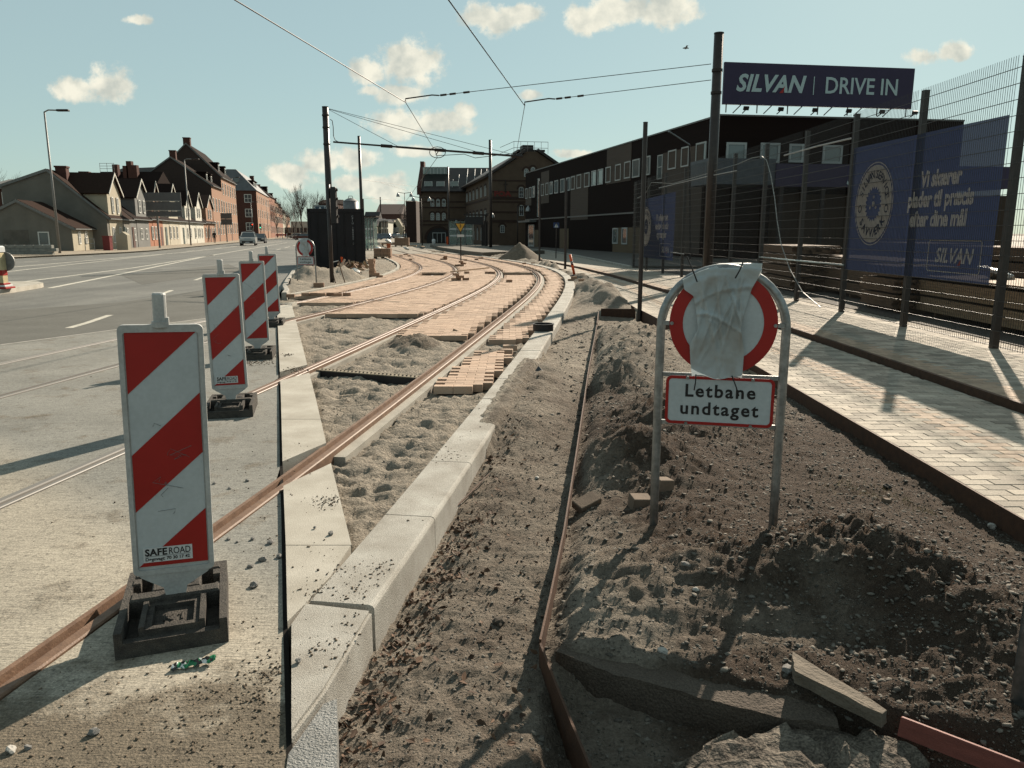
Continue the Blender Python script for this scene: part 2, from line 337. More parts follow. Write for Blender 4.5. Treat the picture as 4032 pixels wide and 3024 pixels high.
def sheet(name, poly, z, mat, kind='structure', label=None):
    mb = MB(); mb.add([(p[0], p[1], z) for p in poly], [tuple(range(len(poly)))]); o = mb.build(name, mat); return tag(o, label, kind=kind)
m_base = M('distant_ground', (0.20, 0.175, 0.14), 0.95, 0, 0.2, 0.3, world_co=True)
sheet('ground', [(-1500, -60), (1500, -60), (1500, 2500), (-1500, 2500)], -0.5, m_base)
# worn asphalt
def asphalt():
    m, n, l, b = new_mat('asphalt'); co = n.new('ShaderNodeNewGeometry').outputs['Position']
    b.inputs['Roughness'].default_value = 0.72; b.inputs['Specular IOR Level'].default_value = 0.45
    mp = n.new('ShaderNodeMapping'); mp.inputs['Rotation'].default_value = (0, 0, R(-12.7)); l.new(co, mp.inputs[0])
    mp2 = n.new('ShaderNodeMapping'); mp2.inputs['Rotation'].default_value = (0, 0, R(-12.7)); mp2.inputs['Scale'].default_value = (1.3, 0.10, 1); l.new(co, mp2.inputs[0])
    def noise(src, s, d=5):
        t = n.new('ShaderNodeTexNoise'); t.inputs['Scale'].default_value = s; t.inputs['Detail'].default_value = d; l.new(src, t.inputs['Vector']); return t.outputs[0]
    def mr(x, a, b_, c, d):
        t = n.new('ShaderNodeMapRange'); l.new(x, t.inputs[0])
        for i, q in enumerate((a, b_, c, d)): t.inputs[i + 1].default_value = q
        return t.outputs[0]
    def mul(a, c):
        t = n.new('ShaderNodeMath'); t.operation = 'MULTIPLY'; l.new(a, t.inputs[0]); l.new(c, t.inputs[1]); return t.outputs[0]
    k = mul(mul(mr(noise(mp2.outputs[0], 1.0), .35, .65, .80, 1.18), mr(noise(mp.outputs[0], .5), .35, .65, .82, 1.12)), mul(mr(noise(mp.outputs[0], 110, 4), .34, .66, .62, 1.3), mr(noise(mp.outputs[0], 14, 6), .36, .64, .85, 1.12)))
    sc = n.new('ShaderNodeVectorMath'); sc.operation = 'SCALE'; sc.inputs[0].default_value = (0.128, 0.125, 0.111); l.new(k, sc.inputs['Scale']); l.new(sc.outputs[0], b.inputs['Base Color'])
    bp = n.new('ShaderNodeBump'); bp.inputs['Strength'].default_value = 0.35; bp.inputs['Distance'].default_value = 0.01; l.new(noise(mp.outputs[0], 160, 3), bp.inputs['Height']); l.new(bp.outputs[0], b.inputs['Normal'])
    return m
m_asph = asphalt()
ys = [-2, 0, 4, 8, 11, 14.62, 16.4, 19.6, 25, 32, 36, 60, 100, 200, 600]
sheet('road', [(-95, -2)] + [(float(RE(y)), y) for y in ys] + [(-230, 600), (-95, 60)], -0.016, m_asph)
def slabmat():
    m, n, l, b = new_mat('brushed_concrete'); co = n.new('ShaderNodeNewGeometry').outputs['Position']
    b.inputs['Roughness'].default_value = 0.85; b.inputs['Specular IOR Level'].default_value = 0.3
    def noise(s, d=5, st=(1, 1, 1), rz=0, r=0.55):
        mp = n.new('ShaderNodeMapping'); mp.inputs['Scale'].default_value = st; mp.inputs['Rotation'].default_value = (0, 0, rz); l.new(co, mp.inputs[0])
        t = n.new('ShaderNodeTexNoise'); t.inputs['Scale'].default_value = s; t.inputs['Detail'].default_value = d; t.inputs['Roughness'].default_value = r; l.new(mp.outputs[0], t.inputs['Vector']); return t.outputs[0]
    def mr(x, a, b_, c=0, d=1):
        t = n.new('ShaderNodeMapRange'); l.new(x, t.inputs[0])
        for i, q in enumerate((a, b_, c, d)): t.inputs[i + 1].default_value = q
        return t.outputs[0]
    def mth(op, a, c):
        t = n.new('ShaderNodeMath'); t.operation = op
        for i, q in enumerate((a, c)):
            if isinstance(q, (int, float)): t.inputs[i].default_value = q
            else: l.new(q, t.inputs[i])
        return t.outputs[0]
    brush = noise(26, 4, (0.35, 7, 1), R(3)); blot = noise(0.9, 6, r=0.65); grit = noise(95, 4)
    sepn = n.new('ShaderNodeSeparateXYZ'); l.new(co, sepn.inputs[0])
    # soil trodden over the slab in front of the camera and beside the joint
    near = mr(sepn.outputs[1], 2.75, 2.05); dirt = mr(mth('ADD', noise(3.0, 7, r=0.7), mth('MULTIPLY', near, 0.33)), 0.54, 0.72)
    # the older, greyer slab beyond the second rail
    far = mr(mth('ADD', sepn.outputs[1], mth('MULTIPLY', sepn.outputs[0], 0.86)), 1.9, 2.5)
    k = mth('MULTIPLY', mth('MULTIPLY', mr(brush, .36, .64, .80, 1.12), mr(blot, .35, .65, .82, 1.12)), mth('MULTIPLY', mr(grit, .36, .64, .76, 1.2), mth('MULTIPLY', mr(noise(34, 5, r=.7), .36, .46, .62, 1.0), mr(noise(230, 3), .35, .65, .78, 1.2))))
    c1 = n.new('ShaderNodeMix'); c1.data_type = 'RGBA'; c1.inputs['A'].default_value = (0.3198, 0.2886, 0.2340, 1); c1.inputs['B'].default_value = (0.2028, 0.1989, 0.1778, 1); l.new(far, c1.inputs['Factor'])
    c2 = n.new('ShaderNodeMix'); c2.data_type = 'RGBA'; l.new(c1.outputs['Result'], c2.inputs['A']); c2.inputs['B'].default_value = (0.1360, 0.1122, 0.0816, 1); l.new(dirt, c2.inputs['Factor'])
    sc = n.new('ShaderNodeVectorMath'); sc.operation = 'SCALE'; l.new(c2.outputs['Result'], sc.inputs[0]); l.new(k, sc.inputs['Scale']); l.new(sc.outputs[0], b.inputs['Base Color'])
    bp = n.new('ShaderNodeBump'); bp.inputs['Strength'].default_value = 0.55; bp.inputs['Distance'].default_value = 0.012
    l.new(mth('ADD', mth('MULTIPLY', brush, 0.5), mth('MULTIPLY', grit, mth('ADD', dirt, 0.25))), bp.inputs['Height']); l.new(bp.outputs[0], b.inputs['Normal']); return m
m_slab = slabmat()
mb = MB(); ys = list(np.concatenate([np.arange(-1.5, 16.2, .3), [16.2]])); Zs = -.012
for y0, y1 in zip(ys[:-1], ys[1:]):
    rows_ = []
    for y in (y0, y1):
        lim = float(BL(y)) - .013; b_ = [float(RE(y))]
        for f_, d0, d1 in ((C2, -.806, -.675), (C2, .675, .806), (C1, -.806, -.675), (C1, .675, .806)): b_ += [float(offs(f_, y, d0 - .004)), float(offs(f_, y, d1 + .004))]
        b_.append(lim); rows_.append([min(q, lim) for q in b_])
    for k in range(0, 10, 2):
        a0, a1, c0, c1 = rows_[0][k], rows_[0][k + 1], rows_[1][k], rows_[1][k + 1]
        if a1 - a0 < 1e-4 and c1 - c0 < 1e-4: continue
        mb.add([(a0, y0, Zs), (a1, y0, Zs), (c1, y1, Zs), (c0, y1, Zs)], [(0, 1, 2, 3)])
    l0, l1 = float(BL(y0)) - .013, float(BL(y1)) - .013; mb.add([(l0, y0, Zs), (l1, y1, Zs), (l1, y1, -.3), (l0, y0, -.3)], [(0, 1, 2, 3)])
tag(mb.build('concrete_slab', m_slab), kind='structure')
# pale line where the slab meets the asphalt and the white painted lines of the road
def line(name, pts, w, z=-0.012, mat=m_asph_line):
    mb = MB(); V = [Vector((p[0], p[1], 0)) for p in pts]
    vs_ = []
    for i, p in enumerate(V):
        t = (V[min(i + 1, len(V) - 1)] - V[max(i - 1, 0)]).normalized(); nn = Vector((-t.y, t.x, 0)) * w / 2
        vs_ += [(p + nn).to_tuple()[:2] + (z,), (p - nn).to_tuple()[:2] + (z,)]
    mb.add(vs_, [(2 * i, 2 * i + 1, 2 * i + 3, 2 * i + 2) for i in range(len(V) - 1)]); return tag(mb.build(name, mat), kind='structure')
gp = lambda *ps: [G(x, y, -0.012) for x, y in ps]
line('road_marking', gp((0, 1359), (433, 1302), (830, 1252)), 0.07, -0.008, M('joint_line', (0.42, 0.40, 0.36), 0.8))
line('road_marking', gp((-300, 1096), (37, 1053), (716, 994), (1110, 951)), 0.2)
line('road_marking', gp((-300, 1107), (25, 1070), (661, 999)), 0.16)
line('road_marking', gp((-260, 1160), (47, 1115), (522, 1055), (845, 1004)), 0.16)
line('road_marking', gp((196, 1134), (450, 1084), (845, 1003), (1130, 955)), 0.18)
line('road_marking', gp((271, 1291), (345, 1270), (433, 1240)), 0.13)
line('road_marking', gp((639, 1157), (676, 1143)), 0.13); line('road_marking', gp((768, 1103), (811, 1088)), 0.13)
for a in ((95, 1031, 155, 1028), (205, 1022, 262, 1019), (310, 1012, 365, 1009), (560, 1000, 585, 998), (735, 989, 765, 986), (790, 983, 815, 981), (850, 978, 873, 975), (905, 972, 930, 969)):
    line('road_marking', gp(a[:2], a[2:]), 0.16)
for a in ((1085, 985, 1105, 980), (1120, 976, 1140, 971), (1155, 967, 1170, 962), (1182, 958, 1195, 954)):
    line('road_marking', gp(a[:2], a[2:]), 0.16)
sheet('asphalt_patch', [q[:2] for q in gp((-60, 1228), (480, 1190), (850, 1135), (900, 1230), (830, 1251), (430, 1301), (-60, 1366))], -.0125, M('newer_asphalt', (.15, .147, .13), .85, 0, .2, 1.2, .35, 140, col2=(.115, .112, .098), fine=.3, fs=100, world_co=True))
sheet('asphalt_patch', [q[:2] for q in gp((480, 1085), (900, 1040), (960, 1065), (560, 1120))], -.0125, M('newer_asphalt', (.125, .122, .108)))
m_tar_shadow = M('sealant_and_joint_shadow', (0.02, 0.018, 0.016), 0.95, 0, 0.2, 4, world_co=True, spec=0.05)
line('tar_seam', gp((320, 1090), (500, 1082), (823, 1072)), 0.12, -0.011, m_tar_shadow); line('tar_seam', gp((500, 1066), (640, 1062)), 0.08, -0.011, m_tar_shadow)
line('tar_seam', gp((720, 1165), (830, 1160)), 0.05, -0.011, m_tar_shadow); line('tar_seam', gp((755, 1172), (825, 1168)), 0.06, -0.011, m_tar_shadow)
# far pavement on the house side, with its kerb
m_flag = M('tan_flagging', (0.36, 0.30, 0.225), 0.85, 0, 0.15, 0.6, 0.1, 30, fine=0.12, fs=6, world_co=True)
kerbL = [(-31.6, 20), (-31.4, 48), (-30.9, 62), (-31.6, 68), (-37.0, 92.6), (-37.0 + SLOPE_ST * 507, 600)]
mb = MB(); mb.prism(kerbL + [(-260, 600), (-160, 20)], (0, 0, 0), (1, 0, 0), (0, 1, 0), (0, 0, 1), -0.3, 0.085)
tag(mb.build('pavement', m_flag), kind='structure')
line('kerb', kerbL, 0.3, 0.09, M('far_kerb', (0.36, 0.345, 0.30), 0.8, world_co=True))
# square around the tram stop, behind the works
m_square = M('square_paving', (0.30, 0.265, 0.215), 0.85, 0, 0.2, 0.4, 0.1, 20, fine=0.15, fs=5, world_co=True)
sheet('square', [(float(RE(y)), y) for y in (60, 120, 300, 600)] + [(300, 600), (300, 60), (7, 60)], -0.03, m_square)

# ---------------------------------------------------------------- terrain of the building site
MOUNDS = [(1.85, 11.4, .62, 1.5, .30), (1.5, 9.9, .42, .5, .20), (1.18, 8.3, .42, .45, .28), (.88, 5.25, .46, .48, .30), (1.3, 6.5, .5, .6, .22), (1.75, 6.6, .5, .7, .10), (.95, 4.1, .36, .30, .12), (1.00, 3.42, .62, .36, .13), (1.66, 3.38, .46, .42, .24), (1.95, 2.95, .38, .40, .12), (1.38, 3.72, .5, .25, .06), (.48, 3.3, .25, .4, .06),
          (-1.5, 11.35, .36, .42, .17), (-1.3, 11.2, .2, .2, .06), (2.3, 18.5, .5, 1.0, .25), (2.0, 21.5, .5, 1.2, .3), (2.5, 20, .35, .6, .28), (2.45, 27.5, .4, .5, .3), (2.2, 31, .35, 1.2, .2), (1.7, 37, .5, 2, .25),
          (-6.7, 25.9, .75, .8, .50), (-5.75, 26.6, .6, .7, .46), (-7.3, 24.2, .8, .7, .22), (-6.4, 22.5, .6, .8, .14), (-5.6, 23.6, .4, .5, .10), (1.2, 44.5, .8, 1.4, .2), (2.0, 15.4, .3, .3, -.12)]
def brickzone(X, Y):
    z = np.zeros_like(X, bool)
    for (a, b, y0, y1) in BZ: z |= (X > a(Y) + 0.02) & (X < b(Y) - 0.02) & (Y > y0 - 0.02) & (Y < y1 + 0.03)
    return z
BZ = [(lambda Y: RAILX[0](Y) + .16, lambda Y: KL(Y) - .03, 7.85, 10.35), (lambda Y: RAILX[0](Y) + .16, lambda Y: KL(Y) - .03, 11.45, 57),
      (lambda Y: RAILX[1](Y) + .12, lambda Y: RAILX[0](Y) - .12, 11.9, 60), (lambda Y: RAILX[2](Y) + .11, lambda Y: RAILX[1](Y) - .13, 15.2, 62),
      (lambda Y: RAILX[3](Y) + .09, lambda Y: RAILX[2](Y) - .10, 17.7, 62), (lambda Y: IK(Y) + .10, lambda Y: RAILX[3](Y) - .09, 19.5, 60)]
PITS = [(RAILX[3], RAILX[2], 29.2, 31.6), (RAILX[1], RAILX[0], 29.6, 31.6)]
def ss(x, a, b):
    t = np.clip((x - a) / (b - a), 0, 1); return t * t * (3 - 2 * t)
def terrain(X, Y):
    X = np.asarray(X, float); Y = np.asarray(Y, float)
    n1 = fbm(X * 2.2, Y * 3.2, 4, 3) - .5; n2 = fbm(X * 7, Y * 10.5, 4, 9) - .5; n3 = fbm(X * 24, Y * 28, 3, 21) - .5
    kl, kr = KL(Y), KR(Y); dk = X - kr
    dents = np.maximum(0, 0.42 - fbm(X * 3.4 + 5, Y * 6.5, 2, 77)) * 0.35
    inner = -.090 + .09 * n1 + .10 * n2 + .05 * n3 - dents * .7 * (Y > 5.2)
    outer = -.125 + .05 * n1 + .04 * n2 + .03 * n3 - .05 * ss(dk, .35, .05) * ss(Y, 5.5, 4.2)
    red = X - ED(Y); outer = outer + np.where(red > 0, .045 * ss(red, 0, .15) * ss(Y, 17, 12), 0) - .11 * ss(X, 2.1, 2.9) * ss(Y, 13, 9)
    yf = 2.93 - .386 * (X - .19) + .05 * n1; outer = outer - .17 * ss(Y, yf, yf - .16) * ss(red, .0, .15)
    # soil washed over the kerb
    cover = ss(Y, 5.7, 6.5) * ss(Y, 10.2, 9.2); outer = outer + cover * (.135 + .05 * n2) * ss(dk, .7, .1)
    over = (X > kl + .015) & (Y > 5.7) & (Y < 10.5)
    z = np.where(X < (kl + kr) / 2, inner, outer)
    z = np.where(over & (X <= kr + .02), -.02 + .066 * cover * ss(X - kl, .03, .17) + .04 * n2 + .035 * n3 + .05 * (fbm(X * 3 + 3, Y * 2.4, 3, 88) - .5) - .03 * (1 - cover), z)
    pit = ss(X, 1.62, 1.9) * ss(Y, 13.2, 13.8) * ss(Y, 16.9, 16.2) * (X > ED(Y)); z = z - .12 * pit
    far = ss(Y, 17, 19); rid = np.maximum(0, fbm(X * 1.1, Y * 0.8, 4, 41) - .4) * .9
    z = np.where((Y > 17) & (dk > 0), z + far * rid * ss(dk, 0, .4) * ss(PL(Y) - X, 0, .35), z)
    isl = X < IK(Y); z = np.where(isl & (Y > 19), -.03 + .09 * n1 + .06 * n2, z)
    for (mx_, my, rx, ry, h) in MOUNDS:
        q = ((X - mx_) / rx) ** 2 + ((Y - my) / ry) ** 2
        z = z + h * np.exp(-q * 1.1) * (1 + .30 * n2 + .30 * n3) * (np.where(X < PL(Y), ss(X - ED(Y), -.01, .14), 1) if (mx_ > .4 and my < 13) else 1)
    z = np.where(brickzone(X, Y), np.minimum(z, -.098), z)
    for rf in RAILX: z = np.where(np.abs(X - rf(Y)) < .17, np.minimum(z, -.052 - .3 * np.abs(n3)), z)
    for a, b, y0, y1 in PITS: z = np.where((X > a(Y) + .1) & (X < b(Y) - .1) & (Y > y0) & (Y < y1), -.42 + .2 * n2, z)
    kb = (X > kl - .02) & (X < kr + .015) & ~over
    z = np.where(kb, np.minimum(z, -.12), z)
    z = np.where((X < BR(Y) + .015) & (Y < 17.3), np.minimum(z, -.1), z)
    z = np.where((np.abs(X - IK(Y)) < .11) & (Y > 19.3), np.minimum(z, -.1), z)
    return z
rows = [0.9]
while rows[-1] < 62.5: rows.append(rows[-1] * 1.0052 + 0.003)
rows = np.array(rows); cols = np.arange(-0.66, 0.60, 0.0034)
XX = cols[None, :] * (rows[:, None] + 2.4); YY = np.repeat(rows[:, None], len(cols), 1)
ZZ = terrain(XX, YY)
left = np.where(YY < 17.3, BL(YY) + .1, np.where(YY < 19.6, RE(YY) + .02, RE(YY) + .12))
left = np.where(YY < 2.2, -0.62, left)
ok = (XX > left) & (XX < PL(YY) + .02)
okf = ok[:-1, :-1] & ok[1:, :-1] & ok[:-1, 1:] & ok[1:, 1:]
idx = np.arange(XX.size).reshape(XX.shape)
quads = np.stack([idx[:-1, :-1], idx[:-1, 1:], idx[1:, 1:], idx[1:, :-1]], -1)[okf]
used = np.unique(quads); remap = np.full(XX.size, -1); remap[used] = np.arange(len(used))
soil = np.where(XX > KR(YY) - .1, .48 + .5 * (fbm(XX * 1.7, YY * 1.7, 4, 61) - .5) + .42 * ss(XX, .3, .9) * ss(YY, 9, 6), .12)
soil = np.where((XX > KR(YY)) & (YY > 9), .35 + .4 * (fbm(XX * 1.7, YY * 1.7, 3, 62) - .5), soil)
soil = soil - .22 * np.exp(-(((XX - 1.0) / .85) ** 2 + ((YY - 3.35) / .5) ** 2) * 1.0) * (XX > KR(YY))
soil = np.where(np.exp(-(((XX + 1.45) / .4) ** 2 + ((YY - 11.3) / .45) ** 2)) > .35, .55, soil)
V = np.stack([XX.ravel()[used], YY.ravel()[used], ZZ.ravel()[used]], -1)
def terrmat():
    m, n, l, b = new_mat('sand_and_soil'); co = n.new('ShaderNodeNewGeometry').outputs['Position']
    b.inputs['Roughness'].default_value = 0.95; b.inputs['Specular IOR Level'].default_value = 0.15
    def noise(s, d=5, r=0.6):
        t = n.new('ShaderNodeTexNoise'); t.inputs['Scale'].default_value = s; t.inputs['Detail'].default_value = d; t.inputs['Roughness'].default_value = r; l.new(co, t.inputs['Vector']); return t.outputs[0]
    def mr(x, a, b_, c=0, d=1):
        t = n.new('ShaderNodeMapRange'); l.new(x, t.inputs[0])
        for i, q in enumerate((a, b_, c, d)): t.inputs[i + 1].default_value = q
        return t.outputs[0]
    def mth(op, a, c):
        t = n.new('ShaderNodeMath'); t.operation = op
        for i, q in enumerate((a, c)):
            if isinstance(q, (int, float)): t.inputs[i].default_value = q
            else: l.new(q, t.inputs[i])
        return t.outputs[0]
    at = n.new('ShaderNodeAttribute'); at.attribute_name = 'soil'
    f = mr(mth('ADD', at.outputs['Fac'], mth('MULTIPLY', mth('SUBTRACT', noise(4.5, 8, 0.7), .5), .9)), .2, .85)
    mix = n.new('ShaderNodeMix'); mix.data_type = 'RGBA'; l.new(f, mix.inputs['Factor'])
    mix.inputs['A'].default_value = (0.262, 0.230, 0.188, 1); mix.inputs['B'].default_value = (0.070, 0.0505, 0.0375, 1)
    k = mth('MULTIPLY', mr(noise(60, 6), .3, .7, .72, 1.25), mr(noise(260, 3), .3, .7, .80, 1.18))
    sc = n.new('ShaderNodeVectorMath'); sc.operation = 'SCALE'; l.new(mix.outputs['Result'], sc.inputs[0]); l.new(k, sc.inputs['Scale']); l.new(sc.outputs[0], b.inputs['Base Color'])
    h = mth('ADD', mth('ADD', mth('MULTIPLY', noise(38, 6, .65), 1.0), mth('MULTIPLY', noise(11, 3), .9)), mth('MULTIPLY', noise(150, 4), mth('ADD', mth('MULTIPLY', at.outputs['Fac'], .45), .12)))
    bp = n.new('ShaderNodeBump'); bp.inputs['Strength'].default_value = 1.0; bp.inputs['Distance'].default_value = 0.038; l.new(h, bp.inputs['Height']); l.new(bp.outputs[0], b.inputs['Normal']); return m
m_terr = terrmat()
tag(obj('building_site_ground', np_mesh('building_site_ground', V, remap[quads], m_terr, [('soil', 'POINT', soil.ravel()[used])], True)), kind='structure')
def tz(x, y): return float(terrain(np.array([x]), np.array([y]))[0])

# ---------------------------------------------------------------- loose gravel, soil crumbs, leaves
ico_v = []; t_ = (1 + 5 ** .5) / 2
for a, b in ((-1, t_), (1, t_), (-1, -t_), (1, -t_)): ico_v += [(a, b, 0), (0, a, b), (b, 0, a)]
ICO = np.array(ico_v) / math.sqrt(1 + t_ * t_)
from itertools import combinations
_e = 2 / math.sqrt(1 + t_ * t_) * 1.01
ICOF = [c for c in combinations(range(12), 3) if all(np.linalg.norm(ICO[i] - ICO[j]) < _e for i, j in combinations(c, 2))]
ICOF = np.array([c if np.dot(np.cross(ICO[c[1]] - ICO[c[0]], ICO[c[2]] - ICO[c[0]]), ICO[c[0]]) > 0 else (c[0], c[2], c[1]) for c in ICOF])
def pebbles(name, P, S, mat, flat=.6, tb=0.0):
    P = np.asarray(P); n = len(P); V = np.repeat(ICO[None], n, 0) * rng.uniform(.45, 1.35, (n, 12, 1))
    V = V * np.stack([rng.uniform(.7, 1.4, n), rng.uniform(.7, 1.2, n), rng.uniform(.7, 1.1, n) * flat], -1)[:, None, :]
    a = rng.uniform(0, 6.28, n); ca, sa = np.cos(a)[:, None], np.sin(a)[:, None]; til = rng.normal(0, .35, n)[:, None]
    x, y, z = V[..., 0], V[..., 1], V[..., 2]; y, z = y * np.cos(til) - z * np.sin(til), y * np.sin(til) + z * np.cos(til)
    V = np.stack([x * ca - y * sa, x * sa + y * ca, z], -1) * S[:, None, None] + P[:, None, :]
    Fq = (ICOF[None] + (np.arange(n) * 12)[:, None, None]).reshape(-1, 3)
    tint = np.repeat(np.clip(rng.beta(2, 2.6, n) + tb, 0.02, .98), 20)
    return obj(name, np_mesh(name, V.reshape(-1, 3), Fq, mat, [('tint', 'FACE', tint)]))
OCT = np.array([(1, 0, 0), (-1, 0, 0), (0, 1, 0), (0, -1, 0), (0, 0, 1), (0, 0, -1)], float); OCTF = np.array([(0, 2, 4), (2, 1, 4), (1, 3, 4), (3, 0, 4), (2, 0, 5), (1, 2, 5), (3, 1, 5), (0, 3, 5)])
def grit(name, P, S, mat, flat=.55):
    P = np.asarray(P); n = len(P); V = np.repeat(OCT[None], n, 0) * rng.uniform(.5, 1.4, (n, 6, 1)); V[..., 2] *= flat
    a = rng.uniform(0, 6.28, n); ca, sa = np.cos(a)[:, None], np.sin(a)[:, None]; til = rng.normal(0, .5, n)[:, None]; x, y, z = V[..., 0], V[..., 1], V[..., 2]; y, z = y * np.cos(til) - z * np.sin(til), y * np.sin(til) + z * np.cos(til)
    V = np.stack([x * ca - y * sa, x * sa + y * ca, z], -1) * S[:, None, None] + P[:, None, :]; Fq = (OCTF[None] + (np.arange(n) * 6)[:, None, None]).reshape(-1, 3)
    return obj(name, np_mesh(name, V.reshape(-1, 3), Fq, mat, [('tint', 'FACE', np.repeat(np.clip(rng.beta(1.6, 2.4, n), .02, .98), 8))]))
def scatter(n, x0, x1, y0, y1, smin, smax, cond=None, pw=2.5):
    x = rng.uniform(x0, x1, n); y = y0 * (y1 / y0) ** rng.uniform(0, 1, n)
    if cond is not None: k = cond(x, y); x, y = x[k], y[k]
    s = smin + (smax - smin) * rng.uniform(0, 1, len(x)) ** pw
    return x, y, s
x, y, s = scatter(30000, .0, 3.0, 1.6, 8.5, .0026, .017, lambda x, y: (x > ED(y) + .01) & (x < PL(y) - .03) & (rng.uniform(0, 1, len(x)) < .35 + 1.1 * fbm(x * 1.4, y * 1.4, 3, 15) * ss(x, .2, 1.6)), 4.0)
P1 = np.stack([x, y, terrain(x, y) + s * .05], -1); S1 = s
x, y, s = scatter(14000, -.9, 1.0, 1.6, 7, .002, .009, lambda x, y: (x > KR(y) + .02) & (x < ED(y) - .01), 3)
P2 = np.stack([x, y, terrain(x, y) + s * .05], -1); S2 = s
x, y, s = scatter(2600, .6, 3.0, 7, 16, .006, .03, lambda x, y: (x > KR(y) + .05) & (x < PL(y) - .05), 3)
P3 = np.stack([x, y, terrain(x, y) + s * .05], -1); S3 = s
x, y, s = scatter(1500, -4.5, 2.5, 5, 18, .006, .022, lambda x, y: (x > BR(y) + .05) & (x < PL(y)) & ~brickzone(x, y) & ~((x > KL(y) - .03) & (x < KR(y))), 3)
P4 = np.stack([x, y, terrain(x, y) + s * .05], -1); S4 = s
tag(pebbles('gravel', np.concatenate([P1, P2, P3, P4]), np.concatenate([S1, S2, S3, S4]), m_stone, .5), 'grey and brown pebbles strewn through the dug-up soil', 'gravel', kind='stuff')
x, y, s = scatter(90000, -.6, 3.0, 1.6, 9.5, .0016, .0085, lambda x, y: (x > KR(y) + .01) & (x < PL(y) - .02) & (np.abs(x - ED(y)) > .012) & (rng.uniform(0, 1, len(x)) < np.where(x > ED(y), .45 + .6 * ss(x, .4, 1.8), .22)), 2.6)
tag(grit('fine_gravel', np.stack([x, y, terrain(x, y) + s * .1], -1), s, m_stone), 'fine grit and stone chips covering the dug-up soil', 'gravel', kind='stuff')
m_crumb = M('soil_crumb', (0.16, 0.125, 0.09), 0.95, 0, 0.2, 30, tintv=0.5)
x, y, s = scatter(9000, -3.2, -.4, 1.35, 7, .0014, .007, lambda x, y: (x < BL(y) - .03) & (rng.uniform(0, 1, len(x)) < .03 + .97 * np.maximum(ss(y, 2.85, 2.1) * .8, ss(BL(y) - x, .38, .05) * ss(y, 5.2, 3) * .7)), 3.5)
x2, y2, s2 = scatter(1500, -1.7, 0, 1.9, 9, .0018, .009, lambda x, y: (x > BL(y) + .01) & (x < KR(y) - .03) & ((x < BR(y) - .01) | (x > KL(y) + .01)) & (fbm(x * 3, y * 3, 3, 33) > .52), 3)
CX, CY, CZ = [], [], []
for px, py, cz, n, sd in [(1290, 1975, .02, 260, .05), (1250, 2570, .02, 60, .04), (1400, 2330, .02, 120, .05), (1490, 2240, .02, 120, .06), (1350, 2480, .02, 60, .07), (1780, 1790, .02, 160, .07), (1330, 2250, .02, 60, .05), (1240, 2330, .02, 70, .04), (1030, 1424, -.012, 200, .12), (960, 1432, -.012, 160, .10), (1160, 1456, .02, 120, .07), (600, 1460, -.012, 50, .25), (1130, 1398, .02, 60, .05), (1000, 2800, -.012, 500, .12), (700, 2860, -.012, 400, .22), (1090, 2650, -.012, 400, .07), (850, 1880, -.012, 60, .25), (400, 2050, -.012, 60, .3)]:
    q = G(px, py, cz); CX.append(rng.normal(q[0], sd, n)); CY.append(rng.normal(q[1], sd * 1.3, n)); CZ.append(np.full(n, cz))
x3, y3, z3 = np.concatenate(CX), np.concatenate(CY), np.concatenate(CZ); kk = np.where(z3 > 0, ((x3 > BL(y3) + .01) & (x3 < BR(y3) - .01)) | ((x3 > KL(y3) + .01) & (x3 < KR(y3) - .03)), x3 < BL(y3) - .03); x3, y3, z3 = x3[kk], y3[kk], z3[kk]; s3 = rng.uniform(0, 1, len(x3)) ** 3 * .006 + .0010 + .008 * (y3 > 8) * rng.uniform(0, 1, len(x3)) ** 2
x, y, s = np.concatenate([x]), np.concatenate([y]), np.concatenate([s])
tag(pebbles('soil_crumbs', np.concatenate([np.stack([x, y, -.012 + s * .3], -1), np.stack([x2, y2, .02 + s2 * .3], -1), np.stack([x3, y3, z3 + s3 * .3], -1)]), np.concatenate([s, s2, s3]), m_crumb, .75), 'dark crumbs of soil strewn over the concrete and kerb tops', 'soil crumbs', kind='stuff')
# dead leaves in the trench beside the kerb
mb = MB()
for i in range(900):
    y = random.uniform(1.9, 4.6) if i % 3 else random.uniform(2.0, 6.5); d = abs(random.gauss(0.08, .09)) + .02 if i % 4 else random.uniform(.05, .9)
    x = float(KR(y)) + d
    if x > ED(y) - .02 and i % 5: continue
    z = tz(x, y) + .006; L = random.uniform(.009, .023); W = L * random.uniform(.4, .7)
    m = Euler((random.gauss(0, .55), random.gauss(0, .55), random.uniform(0, 6.28))).to_matrix(); c = Vector((x, y, z))
    q = [m @ Vector(p) + c for p in ((-L, 0, 0), (-.3 * L, -W, .3 * W), (L * .7, -W * .4, .1 * W), (L, 0, .35 * W), (L * .5, W * .6, .3 * W), (-.4 * L, W, .45 * W))]
    mb.add(q, [(0, 1, 2), (0, 2, 3), (0, 3, 4), (0, 4, 5)], 0, random.random() * .97 + .01)
tag(mb.build('dead_leaves', m_leaf), 'curled brown dead leaves gathered in the trench beside the kerb', 'leaves', kind='stuff')

